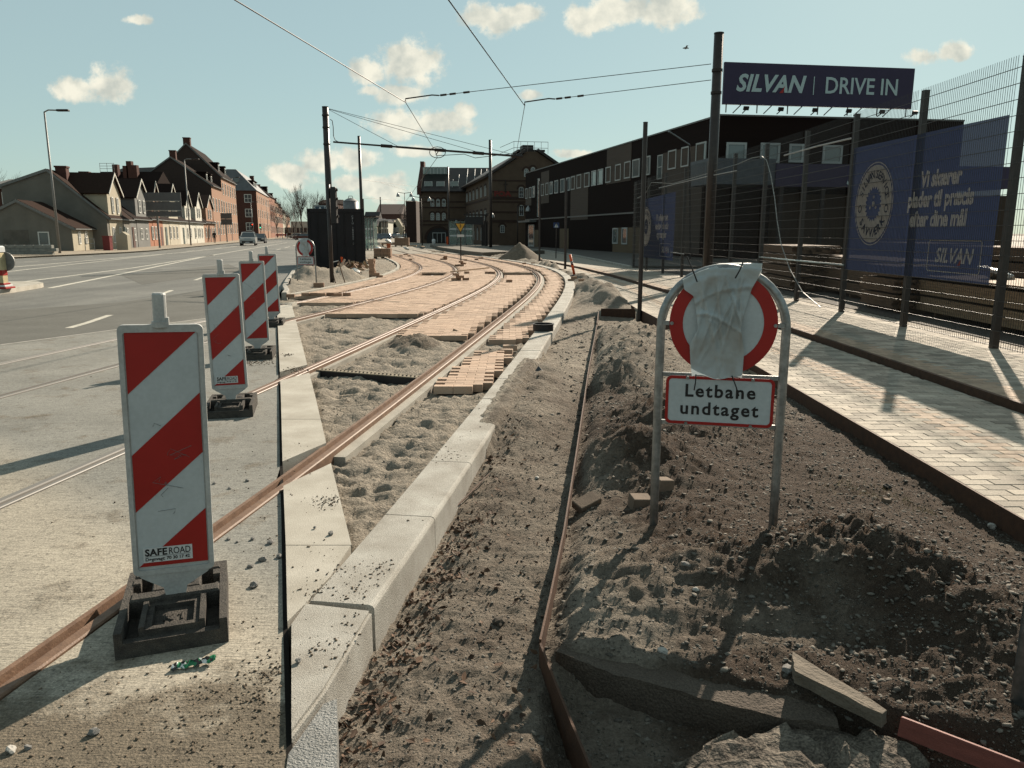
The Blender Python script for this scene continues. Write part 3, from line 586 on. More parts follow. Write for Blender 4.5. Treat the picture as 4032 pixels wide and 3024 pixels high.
# dry weeds on the gravel
mb = MB()
for (px, py, n) in ((3330, 1965, 60), (3420, 1990, 50), (3560, 2000, 60), (3640, 2030, 50), (3470, 1955, 40), (3250, 1990, 30)):
    p = G(px, py, -.18)
    for k in range(n):
        x_, y_ = random.gauss(p[0], .05), random.gauss(p[1], .06); z_ = tz(x_, y_); h_ = random.uniform(.015, .05); a_ = random.uniform(0, 6.28); lx, ly = random.gauss(0, .02), random.gauss(0, .02)
        mb.add([(x_ - .0015 * math.cos(a_), y_ - .0015 * math.sin(a_), z_), (x_ + .0015 * math.cos(a_), y_ + .0015 * math.sin(a_), z_), (x_ + lx, y_ + ly, z_ + h_)], [(0, 1, 2)])
tag(mb.build('dry_weeds', M('dry_grass', (.30, .22, .10), .9)), 'dry yellowish weeds sprouting from the gravel right of the sign', 'weeds', kind='stuff')
# ================================================================== RAILS, KERBS, PAVING
def sweep(prof, f, off, ys, mirror=1, z0=0.0):
    """sweep a (lateral, z) profile along a track curve"""
    V = []; n = len(prof)
    for y in ys:
        c = float(f(y)); s = float(slope(f, y)); L = math.sqrt(1 + s * s); nx, ny = 1 / L, -s / L
        for (a, z) in prof:
            d = off + a * mirror; V.append((c + nx * d, y + ny * d, z + z0))
    Fq = []
    for i in range(len(ys) - 1):
        for j in range(n):
            q = (j + 1) % n; a = (i * n + j, i * n + q, (i + 1) * n + q, (i + 1) * n + j); Fq.append(a if mirror > 0 else a[::-1])
    k = len(ys) - 1; Fq += [tuple(range(n))[::-1], tuple(k * n + j for j in range(n))]
    return V, Fq
RY = list(np.concatenate([np.arange(0.3, 20, .35), np.arange(20, 75, .8)]))
# a = 0 is the gauge face side; groove lies towards the track centre
PROF = [(-.075, -.15), (-.075, -.006), (-.07, -.001), (-.045, -.001), (-.041, -.04), (-.012, -.045), (-.003, -.006), (.006, 0.0), (.048, 0.0), (.056, -.006), (.056, -.15)]
labs = ['rusty grooved tram rail running nearest the granite kerb', 'rusty grooved tram rail second from the granite kerb', 'rusty grooved tram rail third from the granite kerb', 'rusty grooved tram rail farthest from the granite kerb, nearest the container']
def rail2():   # the older lengths set in the road slab are worn bright, the new lengths are rusty
    m, n, l, b = new_mat('rail_new_and_worn'); co = n.new('ShaderNodeNewGeometry').outputs['Position']; sp_ = n.new('ShaderNodeSeparateXYZ'); l.new(co, sp_.inputs[0])
    mu = n.new('ShaderNodeMath'); mu.operation = 'MULTIPLY_ADD'; l.new(sp_.outputs[1], mu.inputs[0]); mu.inputs[1].default_value = .304; l.new(sp_.outputs[0], mu.inputs[2])
    mr_ = n.new('ShaderNodeMapRange'); l.new(mu.outputs[0], mr_.inputs[0]); mr_.inputs[1].default_value = -.75; mr_.inputs[2].default_value = -.15
    nz_ = n.new('ShaderNodeTexNoise'); nz_.inputs['Scale'].default_value = 14; l.new(co, nz_.inputs['Vector'])
    ru = n.new('ShaderNodeMix'); ru.data_type = 'RGBA'; l.new(nz_.outputs[0], ru.inputs['Factor']); ru.inputs['A'].default_value = (.105, .058, .036, 1); ru.inputs['B'].default_value = (.185, .11, .07, 1)
    mx_ = n.new('ShaderNodeMix'); mx_.data_type = 'RGBA'; l.new(mr_.outputs[0], mx_.inputs['Factor']); mx_.inputs['A'].default_value = (.15, .138, .122, 1); l.new(ru.outputs['Result'], mx_.inputs['B']); l.new(mx_.outputs['Result'], b.inputs['Base Color']); b.inputs['Roughness'].default_value = .55; return m
m_rail2 = rail2()
m_bed = M('rail_bed_concrete', (0.38, 0.355, 0.305), 0.9, 0, 0.2, 4, 0.3, 120, fine=0.15, world_co=True)
for k, (f, side) in enumerate(((C1, 1), (C1, -1), (C2, 1), (C2, -1))):
    mb = MB(); v, q = sweep(PROF, f, side * .75, RY, side); mb.add(v, q)
    tag(mb.build('tram_rail', m_rust if k == 0 else m_rail2), labs[k], 'rail', 'grooved rails of the new tram line')
    y0 = [5.25, 7.95, 13.6, 16.8][k]; yy = [y for y in RY if y > y0]
    mb = MB(); w = .135 if k % 2 == 0 else .13; v, q = sweep([(-w, -.2), (-w, -.045), (w, -.045), (w, -.2)], f, side * .75 + .01, yy); mb.add(v, q)
    tag(mb.build('rail_bed', m_bed), kind='structure')
# kerb of granite-like concrete blocks beside the track
kerb = thing('kerb', None, None, (0, 0, 0)); tag(kerb, kind='structure')
KP = [(1.585, -.28), (1.585, .016), (1.589, .020), (1.848, .020), (1.862, .015), (1.869, .004), (1.87, -.006), (1.87, -.28)]
yk = 3.30; joints = [yk]
while joints[-1] < 58: joints.append(joints[-1] + 1.02)
for i, y0 in enumerate(joints[:-1]):
    y1 = joints[i + 1] - .007; mb = MB(); v, q = sweep(KP, C1, 0, list(np.linspace(y0, y1, 4)))
    dz = random.uniform(-.003, .003); mb.add([(a, b, c + dz) for a, b, c in v], q); mb.build('kerb_stone', m_gran, kerb)
# pointed first block where kerb and slab band meet
mb = MB(); tipL = [(-.885, 2.855), (-.69, 2.16), (-.64, 2.41), (-.583, 2.965), (-.872, 3.03)]
mb.prism(tipL, (0, 0, 0), (1, 0, 0), (0, 1, 0), (0, 0, 1), -.28, .020)
bm = bmesh.new(); tipo = mb.build('kerb_stone', m_gran, kerb); bm.from_mesh(tipo.data)
bmesh.ops.bevel(bm, geom=[e for e in bm.edges if all(v.co.z > 0 for v in e.verts) and all(v.co.x > -.70 for v in e.verts)], offset=.012, segments=2, affect='EDGES'); bm.to_mesh(tipo.data); bm.free()
mb = MB(); mb.prism([(-.685, 2.10), (-.638, 2.36), (-.60, 2.39), (-.52, 2.03), (-.48, 1.7), (-.60, 1.7)], (0, 0, 0), (1, 0, 0), (0, 1, 0), (0, 0, 1), -.25, -.005)
tag(mb.build('granite_sett', m_grand), 'rough grey granite block at the pointed near end of the kerb', 'kerb stone')
# band of pale concrete slabs, cut around the rails
band = thing('paving_band', None, None); tag(band, kind='structure')
cuts = []
for k, rf in enumerate(RAILX):
    yy = np.linspace(3, 17.2, 3000); mid = (BL(yy) + BR(yy)) / 2; cuts.append(float(yy[np.argmin(np.abs(rf(yy) - mid))]))
def band_piece(y0, y1, s0=0.0, s1=0.0):   # s: extra skew of the cut end along the rail
    mb = MB(); e = .002
    a0, b0 = BL(y0 - s0), BR(y0 + s0); a1, b1 = BL(y1 - s1), BR(y1 + s1)
    poly = [(a0 + e, y0 - s0), (b0 - e, y0 + s0), (b1 - e, y1 + s1), (a1 + e, y1 - s1)]
    mb.prism([(float(p), float(q)) for p, q in poly], (0, 0, 0), (1, 0, 0), (0, 1, 0), (0, 0, 1), -.2, .020 + random.uniform(-.002, .002)); mb.build('band_slab', m_conc, band)
segs = [2.99]
ycut = [(c - .26, c + .26) for c in cuts]
prev = 3.66
mb = MB(); mb.prism([(float(BL(2.88)) + .002, 2.88), (-.876, 3.03), (float(KL(3.3)) - .006, 3.3), (min(float(BR(3.654)), float(KL(3.654))) - .006, 3.654), (float(BL(3.654)) + .002, 3.654)], (0, 0, 0), (1, 0, 0), (0, 1, 0), (0, 0, 1), -.2, .019); mb.build('band_slab', m_conc, band)
for (ca, cb), c in zip(ycut, cuts):
    n = max(1, round((ca - prev) / .86)); ysg = np.linspace(prev, ca, n + 1)
    for i in range(n): band_piece(ysg[i], ysg[i + 1] - .006, .24 if (i == 0 and prev > 3.8) else 0, .24 if i == n - 1 else 0)
    prev = cb
band_piece(prev, 17.25, .2, 0)
mb = MB(); yy = [1.2, 2.2, 3, 4, 5, 7, 9, 12, 14, 17]
mb.add([(float(BL(y)) - .018, y, -.0105) for y in yy] + [(float(BL(y)) + .002, y, -.0105) for y in yy], [(i, len(yy) + i, len(yy) + i + 1, i + 1) for i in range(len(yy) - 1)])
tag(mb.build('joint_shadow', m_tar_shadow), kind='structure')  # black strip painting the shadow of the raised band along the joint
# thin kerb round the island on the left, and its road-side kerb
mb = MB(); yy = list(np.arange(19.6, 58, 1.0))
isl = thing('island_kerb', None, None); tag(isl, kind='structure')
for y in yy:
    mb = MB(); v, q = sweep([(-.06, -.3), (-.06, .03), (.06, .03), (.06, -.3)], C2, -1.80, [y, y + .5, y + .994]); mb.add(v, q); mb.build('kerb_stone', m_conc, isl)
pts = [(-5.72, 19.45), (-5.98, 20.6), (-6.5, 22.2), (-7.4, 25.7), (-8.2, 29), (-8.95, 32), (-9.55, 35.6)]
for i in range(len(pts) - 1):
    a, b = Vector((*pts[i], 0)), Vector((*pts[i + 1], 0)); nseg = max(1, int((b - a).length)); t = (b - a).normalized()
    for k in range(nseg):
        p = a + (b - a) * ((k + .5) / nseg); mb = MB(); mb.cham((p.x, p.y, -.07), (((b - a).length / nseg) - .012, .13, .34), .01, (0, 0, math.atan2(t.y, t.x))); mb.build('kerb_stone', m_gran, isl)

# ---- brick paving between the rails
BW, BD, BH = .2, .1, .08; PX, PY = .2035, .1035
bricks = []
for zi, (fa, fb, y0, y1) in enumerate(BZ):
    r = 0; y = y0 + PY / 2
    while y < min(y1, 60):
        a, b = float(fa(y)), float(fb(y)); ph = (r % 2) * PX / 2 + zi * .06; k0 = math.ceil((a - ph) / PX)
        x = ph + k0 * PX + BW / 2 - .0
        if zi == 0 and y > 10.05: b = a + .5
        full = a
        if zi in (4, 5) and x - BW / 2 - a > .03: bricks.append(((a + x - BW / 2 - .004) / 2, y, x - BW / 2 - .004 - a, zi))
        while x + BW / 2 <= b:
            hole = any((x > pa(y) + .1) and (x < pb(y) - .1) and (py0 < y < py1) for pa, pb, py0, py1 in PITS)
            if not hole: bricks.append((x, y, BW, zi))
            full = x + BW / 2; x += PX
        if zi in (3, 4) and b - full > .05 and y > y0 + .3: bricks.append((full + .0035 + (b - full - .0035) / 2, y, b - full - .0035, zi))
        y += PY; r += 1
paving = thing('brick_paving', None, None); tag(paving, kind='structure')
def visible(x, y): return abs(x) < .655 * (y * CP + CAM_H * SP) + .05 and y > 2.0
order = sorted([i for i, b in enumerate(bricks) if visible(b[0], b[1]) and b[2] == BW], key=lambda i: bricks[i][1])
ind = set(order[:300])
mb = MB(); mb.cham((0, 0, -BH / 2), (BW, BD, BH), .0035); brick_me = mb.mesh('brick', m_brick)
for i in order[:300]:
    x, y, w, zi = bricks[i]; obj('brick', brick_me, paving, (x, y, random.gauss(0, .0016)), (random.gauss(0, .006), random.gauss(0, .006), random.gauss(0, .006)))
mb = MB()
for i, (x, y, w, zi) in enumerate(bricks):
    if i in ind: continue
    dz = random.gauss(0, .0016)
    if y < 22: mb.cham((x, y, -BH / 2 + dz), (w, BD, BH), .0035, None, 0, random.random())
    else: mb.box((x, y, -BH / 2 + dz), (w, BD, BH), None, 0, random.random())
tag(mb.build('brick', m_brick, paving), kind='stuff')

# ---- raised footway on the right, in two levels
Z1, Z2 = -.07, 0.0
def strip(name, fa, fb, ys, z, zb, mat):
    mb = MB(); n = len(ys)
    A = [(float(fa(y)), y, z) for y in ys]; B = [(float(fb(y)), y, z) for y in ys]; A0 = [(p[0], p[1], zb) for p in A]; B0 = [(p[0], p[1], zb) for p in B]
    mb.add(A + B + A0 + B0, [(i, n + i, n + i + 1, i + 1) for i in range(n - 1)] + [(2 * n + i, i, i + 1, 2 * n + i + 1) for i in range(n - 1)] + [(n + i, 3 * n + i, 3 * n + i + 1, n + i + 1) for i in range(n - 1)] + [(0, 2 * n, 3 * n, n)])
    return mb.build(name, mat)
YS = list(np.arange(-2, 37, 1.5)); YF = list(np.arange(36, 76, 2))
foot = tag(strip('footway', PL, PM, YS, Z1 - .078, -.5, m_sandbed), kind='structure')
foot2 = tag(strip('footway', lambda y: PM(y) + .02, lambda y: FX(y) + 3.0, YS, Z2 - .078, -.5, m_sandbed), kind='structure')
tag(strip('footway', PL, PM, YF, Z1 + .002, -.5, m_paver), kind='structure')
PRK = lerp_curve([(30, 5.6), (34, 5.4), (57, 4.1), (70, 2.9), (92, -1.5)])
tag(strip('footway', lambda y: PM(y) + .02, lambda y: np.maximum(PRK(y), PM(y) + .3), list(np.arange(36, 80, 2)), Z2 + .002, -.5, m_paver), kind='structure')
tag(strip('kerb', lambda y: np.maximum(PRK(y), PM(y) + .3), lambda y: np.maximum(PRK(y), PM(y) + .3) + .16, list(np.arange(35.5, 80, 2)), .10, -.5, m_gran), kind='structure')
m_yard = M('yard_asphalt', (0.10, 0.09, 0.078), 0.9, 0, 0.2, .6, 0.2, 60, fine=0.2, fs=40, world_co=True)
tag(strip('forecourt', lambda y: np.maximum(PRK(y), PM(y) + .3) + .17, lambda y: 30 + 0 * y, list(np.arange(35.5, 96, 2)), .085, -.5, m_yard), kind='structure')
tag(strip('yard', lambda y: FX(y) + .5, lambda y: 40 + 0 * np.asarray(y), list(np.arange(-2, 36, 1.5)), .004, -.2, m_yard), kind='structure')
pav = []
for (fa, fb, z, par) in ((lambda y: PL(y) + .02, lambda y: PM(y) - .02, Z1, foot), (lambda y: PM(y) + .07, lambda y: FX(y) + .45, Z2, foot2)):
    y = 1.2; r = 0
    while y < 36:
        a, b = float(fa(y)), float(fb(y)); ph = (r % 2) * .1; 
        # courses run slightly aslant, as laid
        x = a
        first = .1 if r % 2 else .2; w = first
        while x < b - .03:
            w2 = min(w, b - x); kind = 1 if (z == Z1 and .62 < x - a + w2 / 2 < .84) or (z == Z2 and x - a < .22) else 0
            pav.append((x + w2 / 2, y, w2 - .0035, z, kind, par)); x += w2; w = .2
        y += PY; r += 1
vis = sorted([i for i, p in enumerate(pav) if visible(p[0] - .1, p[1]) and abs(p[2] - .1965) < .001], key=lambda i: pav[i][1])
ind2 = set(vis[:300]); pm = []
for mt in (m_paver, m_paverr):
    mb = MB(); mb.cham((0, 0, -BH / 2), (.1965, BD, BH), .003); pm.append(mb.mesh('paver', mt))
for i in vis[:300]:
    x, y, w, z, kd, par = pav[i]; obj('paver', pm[kd], par, (x, y, z + random.gauss(0, .0012)), (random.gauss(0, .004), random.gauss(0, .004), random.gauss(0, .005)))
for par in (foot, foot2):
    mb = MB()
    for i, (x, y, w, z, kd, pr) in enumerate(pav):
        if i in ind2 or pr is not par: continue
        if y < 14: mb.cham((x, y, z - BH / 2 + random.gauss(0, .0012)), (w, BD, BH), .003, None, kd, random.random())
        else: mb.box((x, y, z - BH / 2 + random.gauss(0, .0012)), (w, BD, BH), None, kd, random.random())
    tag(mb.build('paver', [m_paver, m_paverr], par), kind='stuff')
def plate(pts, w, z0, z1, name, mat, label, cat, parent=None):
    mb = MB(); V = [Vector((p[0], p[1], 0)) for p in pts]; L = []; zz0 = z0 if isinstance(z0, list) else [z0] * len(V); zz1 = z1 if isinstance(z1, list) else [z1] * len(V)
    for i, p in enumerate(V):
        t = (V[min(i + 1, len(V) - 1)] - V[max(i - 1, 0)]).normalized(); nn = Vector((-t.y, t.x, 0)) * w / 2
        for q in (p + nn, p - nn): L += [(q.x, q.y, zz0[i]), (q.x, q.y, zz1[i])]
    fs = []
    for i in range(len(V) - 1):
        a, b = 4 * i, 4 * i + 4; fs += [(a + 1, a + 3, b + 3, b + 1), (a, a + 1, b + 1, b), (a + 2, b + 2, b + 3, a + 3), (a, b, b + 2, a + 2)]
    fs += [(0, 2, 3, 1), (4 * len(V) - 4, 4 * len(V) - 3, 4 * len(V) - 1, 4 * len(V) - 2)]
    mb.add(L, fs); o = mb.build(name, mat, parent); return tag(o, label, cat)
plate([(float(PL(y)) - .008, y) for y in (-1, 2, 4.2, 7, 9.5, 11.5, 13.3)], .014, -.45, Z1 + .012, 'steel_edging', m_rustd, 'long dark steel edging holding the near front of the pale footway', 'edging')
plate([(2.79, 13.35), (2.72, 14.4), (2.66, 16.3)], .014, -.45, .0, 'steel_edging', m_rustd, 'short steel edging along the pit beside the thin grey post', 'edging')
plate([(2.63, 16.42), (1.9, 16.5)], .014, -.45, -.02, 'steel_edging', m_rustd, 'steel plate across the far end of the pit', 'edging')
plate([(2.74, 17.3), (2.86, 25), (2.5, 33), (1.93, 41)], .014, -.4, Z1 + .006, 'steel_edging', m_rustd, 'steel edging of the footway beyond the thin grey post', 'edging')
plate([(float(PM(y)) + .03, y) for y in (-1, 5, 9, 13, 18, 24.3, 29.8, 36, 45, 55)], .05, -.3, Z2 + .012, 'step_edging', m_rustd, 'dark step edging between the two levels of the footway', 'edging')
ep = [(16.4, 1.845), (12.5, 1.36), (9, .905), (7, .66), (5.14, .43), (4.0, .285), (3.2, .17), (2.81, .112)]
plate([(x, y) for y, x in ep], .009, [-.4] * 8, [-.03, -.03, -.025, -.03, -.03, -.035, -.03, -.02], 'steel_edging', m_rustd, 'thin rusty steel strip running straight through the soil', 'edging')
plate([(.112, 2.80), (.18, 2.50), (.25, 2.19), (.40, 1.5)], .009, [-.45] * 4, [-.03, -.08, -.115, -.13], 'steel_edging', m_rustd, 'rusty steel strip bent away towards the bottom of the picture', 'edging')
# ================================================================== FOREGROUND THINGS
X3, Y3, Z3 = Vector((1, 0, 0)), Vector((0, 1, 0)), Vector((0, 0, 1))
def rrect(w, h, r, n=5, cx=0, cz=0):
    P = []
    for sx, sz, a0 in ((1, -1, -90), (1, 1, 0), (-1, 1, 90), (-1, -1, 180)):
        for k in range(n + 1):
            a = R(a0 + 90 * k / n); P.append((cx + sx * (w / 2 - r) + r * math.cos(a), cz + sz * (h / 2 - r) + r * math.sin(a)))
    return P
NY = Vector((0, -1, 0))
def marker(label, loc, rz, sticker, lean=0.0):
    t = thing('marker_board', label, 'road marker', (*loc, -.012), rz, 'red and white marker boards along the road')
    H0, H1, W = .205, 1.225, .305; cz = (H0 + H1) / 2
    lm = Matrix.Rotation(lean, 4, 'Y')
    mb = MB(); out = rrect(W, H1 - H0, .022, 5, 0, cz); inn = rrect(W - .036, H1 - H0 - .05, .012, 5, 0, cz - .004)
    mb.ring(out, inn, (0, 0, 0), X3, Z3, NY, -.014, .016); mb.prism(inn, (0, 0, 0), X3, Z3, NY, -.012, .008)
    mb.prism([(-.142, H0 + .01), (.142, H0 + .01), (.125, H0 - .012), (.045, H0 - .062), (.034, H0 - .12), (-.034, H0 - .12), (-.045, H0 - .062), (-.125, H0 - .012)], (0, 0, 0), X3, Z3, NY, -.010, .011)
    b = mb.build('board', m_whited, t); b.rotation_euler = (0, lean, 0)
    mb = MB(); mb.tube([(0, 0, H1 - .01), (0, 0, H1 + .012)], .032, 16); mb.tube([(0, 0, H1 + .012), (0, 0, H1 + .115), (0, 0, H1 + .122)], [.025, .025, .021], 16); mb.box((.024, 0, H1 + .012), (.014, .03, .03))
    g = mb.build('lifting_grip', m_whited, t); g.rotation_euler = (0, lean, 0)
    fw, fh, z1 = W - .046, H1 - H0 - .062, H1 - .026
    pt = lambda u, v: (-fw / 2 + u * fw, z1 - v * fh)
    mb = MB(); mb.prism([pt(0, 0), pt(1, 0), pt(1, 1), pt(0, 1)], (0, 0, 0), X3, Z3, NY, .006, .0095); f = mb.build('reflective_face', m_reflw, t); f.rotation_euler = (0, lean, 0)
    for poly in ([(0, 0), (1, 0), (0, .255)], [(0, .512), (1, .258), (1, .514), (0, .758)], [(0, 1), (1, .762), (1, 1)]):
        mb = MB(); mb.prism([pt(*p) for p in poly], (0, 0, 0), X3, Z3, NY, .0085, .0112); s = mb.build('red_stripe', m_red, t); s.rotation_euler = (0, lean, 0)
    if sticker:
        mb = MB(); c = pt(.42, .95); mb.prism([(c[0] - .092, c[1] - .031), (c[0] + .092, c[1] - .031), (c[0] + .092, c[1] + .031), (c[0] - .092, c[1] + .031)], (0, 0, 0), X3, Z3, NY, .0095, .0125)
        s = mb.build('sticker', m_white, t); s.rotation_euler = (0, lean, 0)
        mb = MB(); o = Vector((c[0], -.0137, c[1]))
        put_text(mb, 'SAFE', .040, o + Vector((-.085, 0, .010)), X3, Z3, .0015, 0, 1.06, align='LEFT', sx=.94); put_text(mb, 'ROAD', .040, o + Vector((.002, 0, .010)), X3, Z3, .0002, 0, 1.0, align='LEFT', sx=.74)
        put_text(mb, 'Døgnvagt: 70 30 17 42', .0185, o + Vector((-.085, 0, -.018)), X3, Z3, .0005, 0, 1.0, align='LEFT', sx=.98)
        mb.bb(c[0] - .085, c[0] + .085, -.0138, -.0134, c[1] - .0065, c[1] - .0055)
        mb.build('lettering', m_black, s)
    rs_ = random.Random(int(loc[1] * 100)); m_scuff = M('scuff', (.17, .17, .165), .8)
    for k in range(7):
        u, v_ = rs_.uniform(.08, .92), rs_.uniform(.2, .97); a_ = pt(u, v_); n_ = rs_.randint(3, 5); q = [Vector((a_[0] + rs_.gauss(0, .012) * i, -.0118, a_[1] + rs_.gauss(0, .012) * i)) for i in range(n_)]
        mb = MB(); mb.tube(q, rs_.uniform(.0004, .0011), 4); w_ = mb.build('scuff_mark', m_scuff, t); w_.rotation_euler = (0, lean, 0)
    # recycled rubber foot
    mb = MB(); w, d = .20, .285
    mb.bb(-w, w, -d, d, 0, .03); mb.bb(-w, -w + .028, -d, d, .03, .105); mb.bb(w - .028, w, -d, d, .03, .105)
    for sy, hh in ((-1, .062), (1, .105)): mb.bb(-w + .028, w - .028, sy * d, sy * (d - .035), .03, hh)
    for sx in (-1, 1): mb.bb(sx * .098, sx * .118, -d + .035, -.02, .03, .10)
    mb.bb(-.098, .098, -d + .035, -.02, .03, .066)
    for a in ((-.098, .098, -.05, -.02), (-.098, .098, -d + .035, -d + .06), (-.098, -.075, -d + .06, -.05), (.075, .098, -d + .06, -.05)): mb.bb(*a, .066, .088)
    mb.cham((0, .015, .0675), (2 * w - .056, .07, .085), .008); mb.cham((0, .125, .0675), (.19, .15, .085), .006)
    mb.cham((0, .23, .0675), (2 * w - .056, .04, .085), .006)
    for sx in (-1, 1): mb.box((sx * .158, .165, .085), (.028, .05, .05)); mb.tube([(sx * .165, .06, .03), (sx * .165, .06, .1)], .016, 10)
    bs = mb.build('rubber_foot', m_rubber, t)
    for x_, y_ in ((0, .06), (-.05, .105), (.055, .095)): mb = MB(); mb.tube([(x_, y_, .10), (x_, y_, .1115)], .019, 14); mb.build('socket_hole', m_black, bs)
    mb = MB(); v, f = text_geo('K1', .075, .001); mb.add([(p[0], p[1] - .135, .072) for p in v], f); mb.add([(p[0], p[1] - .135, .066) for p in v], f)
    for a, b in (((-.035, -.16), (-.035, -.108)), ((-.032, -.136), (-.008, -.108)), ((-.028, -.136), (-.004, -.16)), ((.03, -.16), (.03, -.108)), ((.016, -.121), (.03, -.108))): mb.tube([(a[0], a[1], .068), (b[0], b[1], .068)], .005, 6)
    mb.v = mb.v[2 * len(v):]; mb.f = [tuple(i - 2 * len(v) for i in q) for q in mb.f[2 * len(f):]]; mb.mi = mb.mi[2 * len(f):]; mb.t = mb.t[2 * len(f):]
    mb.build('embossed_mark', m_rubber, bs)
    return t
marker('largest red and white marker board, nearest of the four, with a service sticker', (-1.395, 2.975), R(20), True, R(1.5))
marker('second nearest red and white marker board, with a service sticker, half behind the largest', (-2.52, 6.78), R(14), True, R(-.7))
marker('third red and white marker board, between the second and the farthest', (-3.29, 9.9), R(12), False, R(-.6))
marker('farthest red and white marker board, with a dark scribble on its white stripe', (-4.16, 13.35), R(12), False, R(-1))

def wrinkled_bag(nu, nv, lf, rf, zt, zb, yf, seed, amp):
    V = []; F = []
    for j in range(nv + 1):
        v = j / nv
        for i in range(nu + 1):
            u = i / nu; x = lf(v) * (1 - u) + rf(v) * u; z = zt * (1 - v) + zb * v
            w = amp * (float(fbm(np.array([u * 3 + v * .6]), np.array([v * 3.2]), 4, seed)[0]) - .5) + amp * .7 * math.sin(u * 9 + v * 3 + seed) * (.3 + .7 * v) + amp * .5 * abs(math.sin(u * 5 - v * 6.5 + 1))
            z += .018 * math.sin(u * 4 + seed) * (1 - v) * 0 - .012 * math.sin(u * 7) * v
            V.append((x + .3 * w, yf(v, z) - abs(w) * .8, z))
    for j in range(nv):
        for i in range(nu): a = j * (nu + 1) + i; F.append((a, a + 1, a + nu + 2, a + nu + 1))
    return V, F
def bagmat():
    m, n, l, b = new_mat('milky_plastic_bag'); tcn = n.new('ShaderNodeTexCoord')
    nz_ = n.new('ShaderNodeTexNoise'); nz_.inputs['Scale'].default_value = 7; nz_.inputs['Detail'].default_value = 4; l.new(tcn.outputs['Object'], nz_.inputs['Vector'])
    cr_ = n.new('ShaderNodeValToRGB'); cr_.color_ramp.elements[0].color = (0.33, 0.315, 0.285, 1); cr_.color_ramp.elements[0].position = .3; cr_.color_ramp.elements[1].color = (0.42, 0.48, 0.50, 1); cr_.color_ramp.elements[1].position = .62
    l.new(nz_.outputs[0], cr_.inputs[0]); l.new(cr_.outputs[0], b.inputs['Base Color']); b.inputs['Roughness'].default_value = .38
    vz = n.new('ShaderNodeTexNoise'); vz.inputs['Scale'].default_value = 13; vz.inputs['Detail'].default_value = 2; vz.inputs['Distortion'].default_value = 1.5; l.new(tcn.outputs['Object'], vz.inputs['Vector'])
    bp = n.new('ShaderNodeBump'); bp.inputs['Strength'].default_value = .22; bp.inputs['Distance'].default_value = .02; l.new(vz.outputs[0], bp.inputs['Height']); l.new(bp.outputs[0], b.inputs['Normal'])
    tl = n.new('ShaderNodeBsdfTranslucent'); l.new(cr_.outputs[0], tl.inputs[0]); mx_ = n.new('ShaderNodeMixShader'); mx_.inputs[0].default_value = .22
    l.new(b.outputs[0], mx_.inputs[1]); l.new(tl.outputs[0], mx_.inputs[2]); l.new(mx_.outputs[0], n['Material Output'].inputs[0]); return m
m_bag = bagmat()
def tram_sign(label, loc, rz, zbase, detail=True):
    t = thing('no_entry_sign', label, 'road sign', loc, rz, 'covered no-entry signs with a tramway plate')
    hw, zc, r = .305, 1.085, .0225
    pts = [(-hw, 0, zbase[0])] + [(-hw, 0, z) for z in (.3, .7)] + [(-hw * math.cos(a), 0, zc + hw * math.sin(a)) for a in np.linspace(0, math.pi, 21)] + [(hw, 0, z) for z in (.7, .3)] + [(hw, 0, zbase[1])]
    mb = MB(); mb.tube(pts, r, 16 if detail else 8); mb.build('tube_frame', m_galv, t, smooth=True)
    for z in (.845, .592):
        mb = MB(); mb.bb(-hw + .018, hw - .018, -.006, .006, z - .011, z + .011); mb.build('cross_bar', m_galv, t)
    n = 48; rr = .262; zd = 1.118; C = lambda q: [(q * math.cos(2 * math.pi * k / n), zd + q * math.sin(2 * math.pi * k / n)) for k in range(n)]
    mb = MB(); mb.prism(C(rr), (0, 0, 0), X3, Z3, NY, .026, .030); ds = mb.build('sign_disc', m_reflw, t)
    mb = MB(); mb.ring(C(rr), C(rr - .066), (0, 0, 0), X3, Z3, NY, .0295, .0325); mb.build('red_ring', m_red, ds)
    for sx in (-1, 1):
        mb = MB(); mb.tube([(sx * (rr - .012), -.032, zd - .005), (sx * (rr - .012), -.041, zd - .005)], .009, 10); mb.bb(sx * (rr - .01), sx * (hw - .01), -.026, -.008, zd - .016, zd + .006); mb.build('clamp', m_galv, t)
    pw, ph, pz = .535, .252, .718
    mb = MB(); mb.prism(rrect(pw, ph, .03, 5, 0, pz), (0, 0, 0), X3, Z3, NY, .022, .026); pl = mb.build('plate', m_reflw, t)
    mb = MB(); mb.ring(rrect(pw, ph, .03, 5, 0, pz), rrect(pw - .03, ph - .03, .018, 5, 0, pz), (0, 0, 0), X3, Z3, NY, .0255, .0285); mb.build('red_border', m_red, pl)
    mb = MB()
    put_text(mb, 'Letbane', .092, (.002, -.0275, pz + .048), X3, Z3, .0022, 0, 1.2); put_text(mb, 'undtaget', .092, (.0, -.0275, pz - .044), X3, Z3, .0022, 0, 1.2)
    mb.build('lettering', m_black, pl)
    for sx in (-1, 1):
        for z in (pz + .118, pz - .122):
            mb = MB(); mb.tube([(sx * .16, -.024, z), (sx * .16, -.035, z)], .0085, 10); mb.build('bolt', m_galv, pl)
    return t
s1 = tram_sign('large arched no-entry sign wrapped in a white bag, on the soil heap at right', (1.06, 3.87, 0), R(-13), (-.25, -.35))
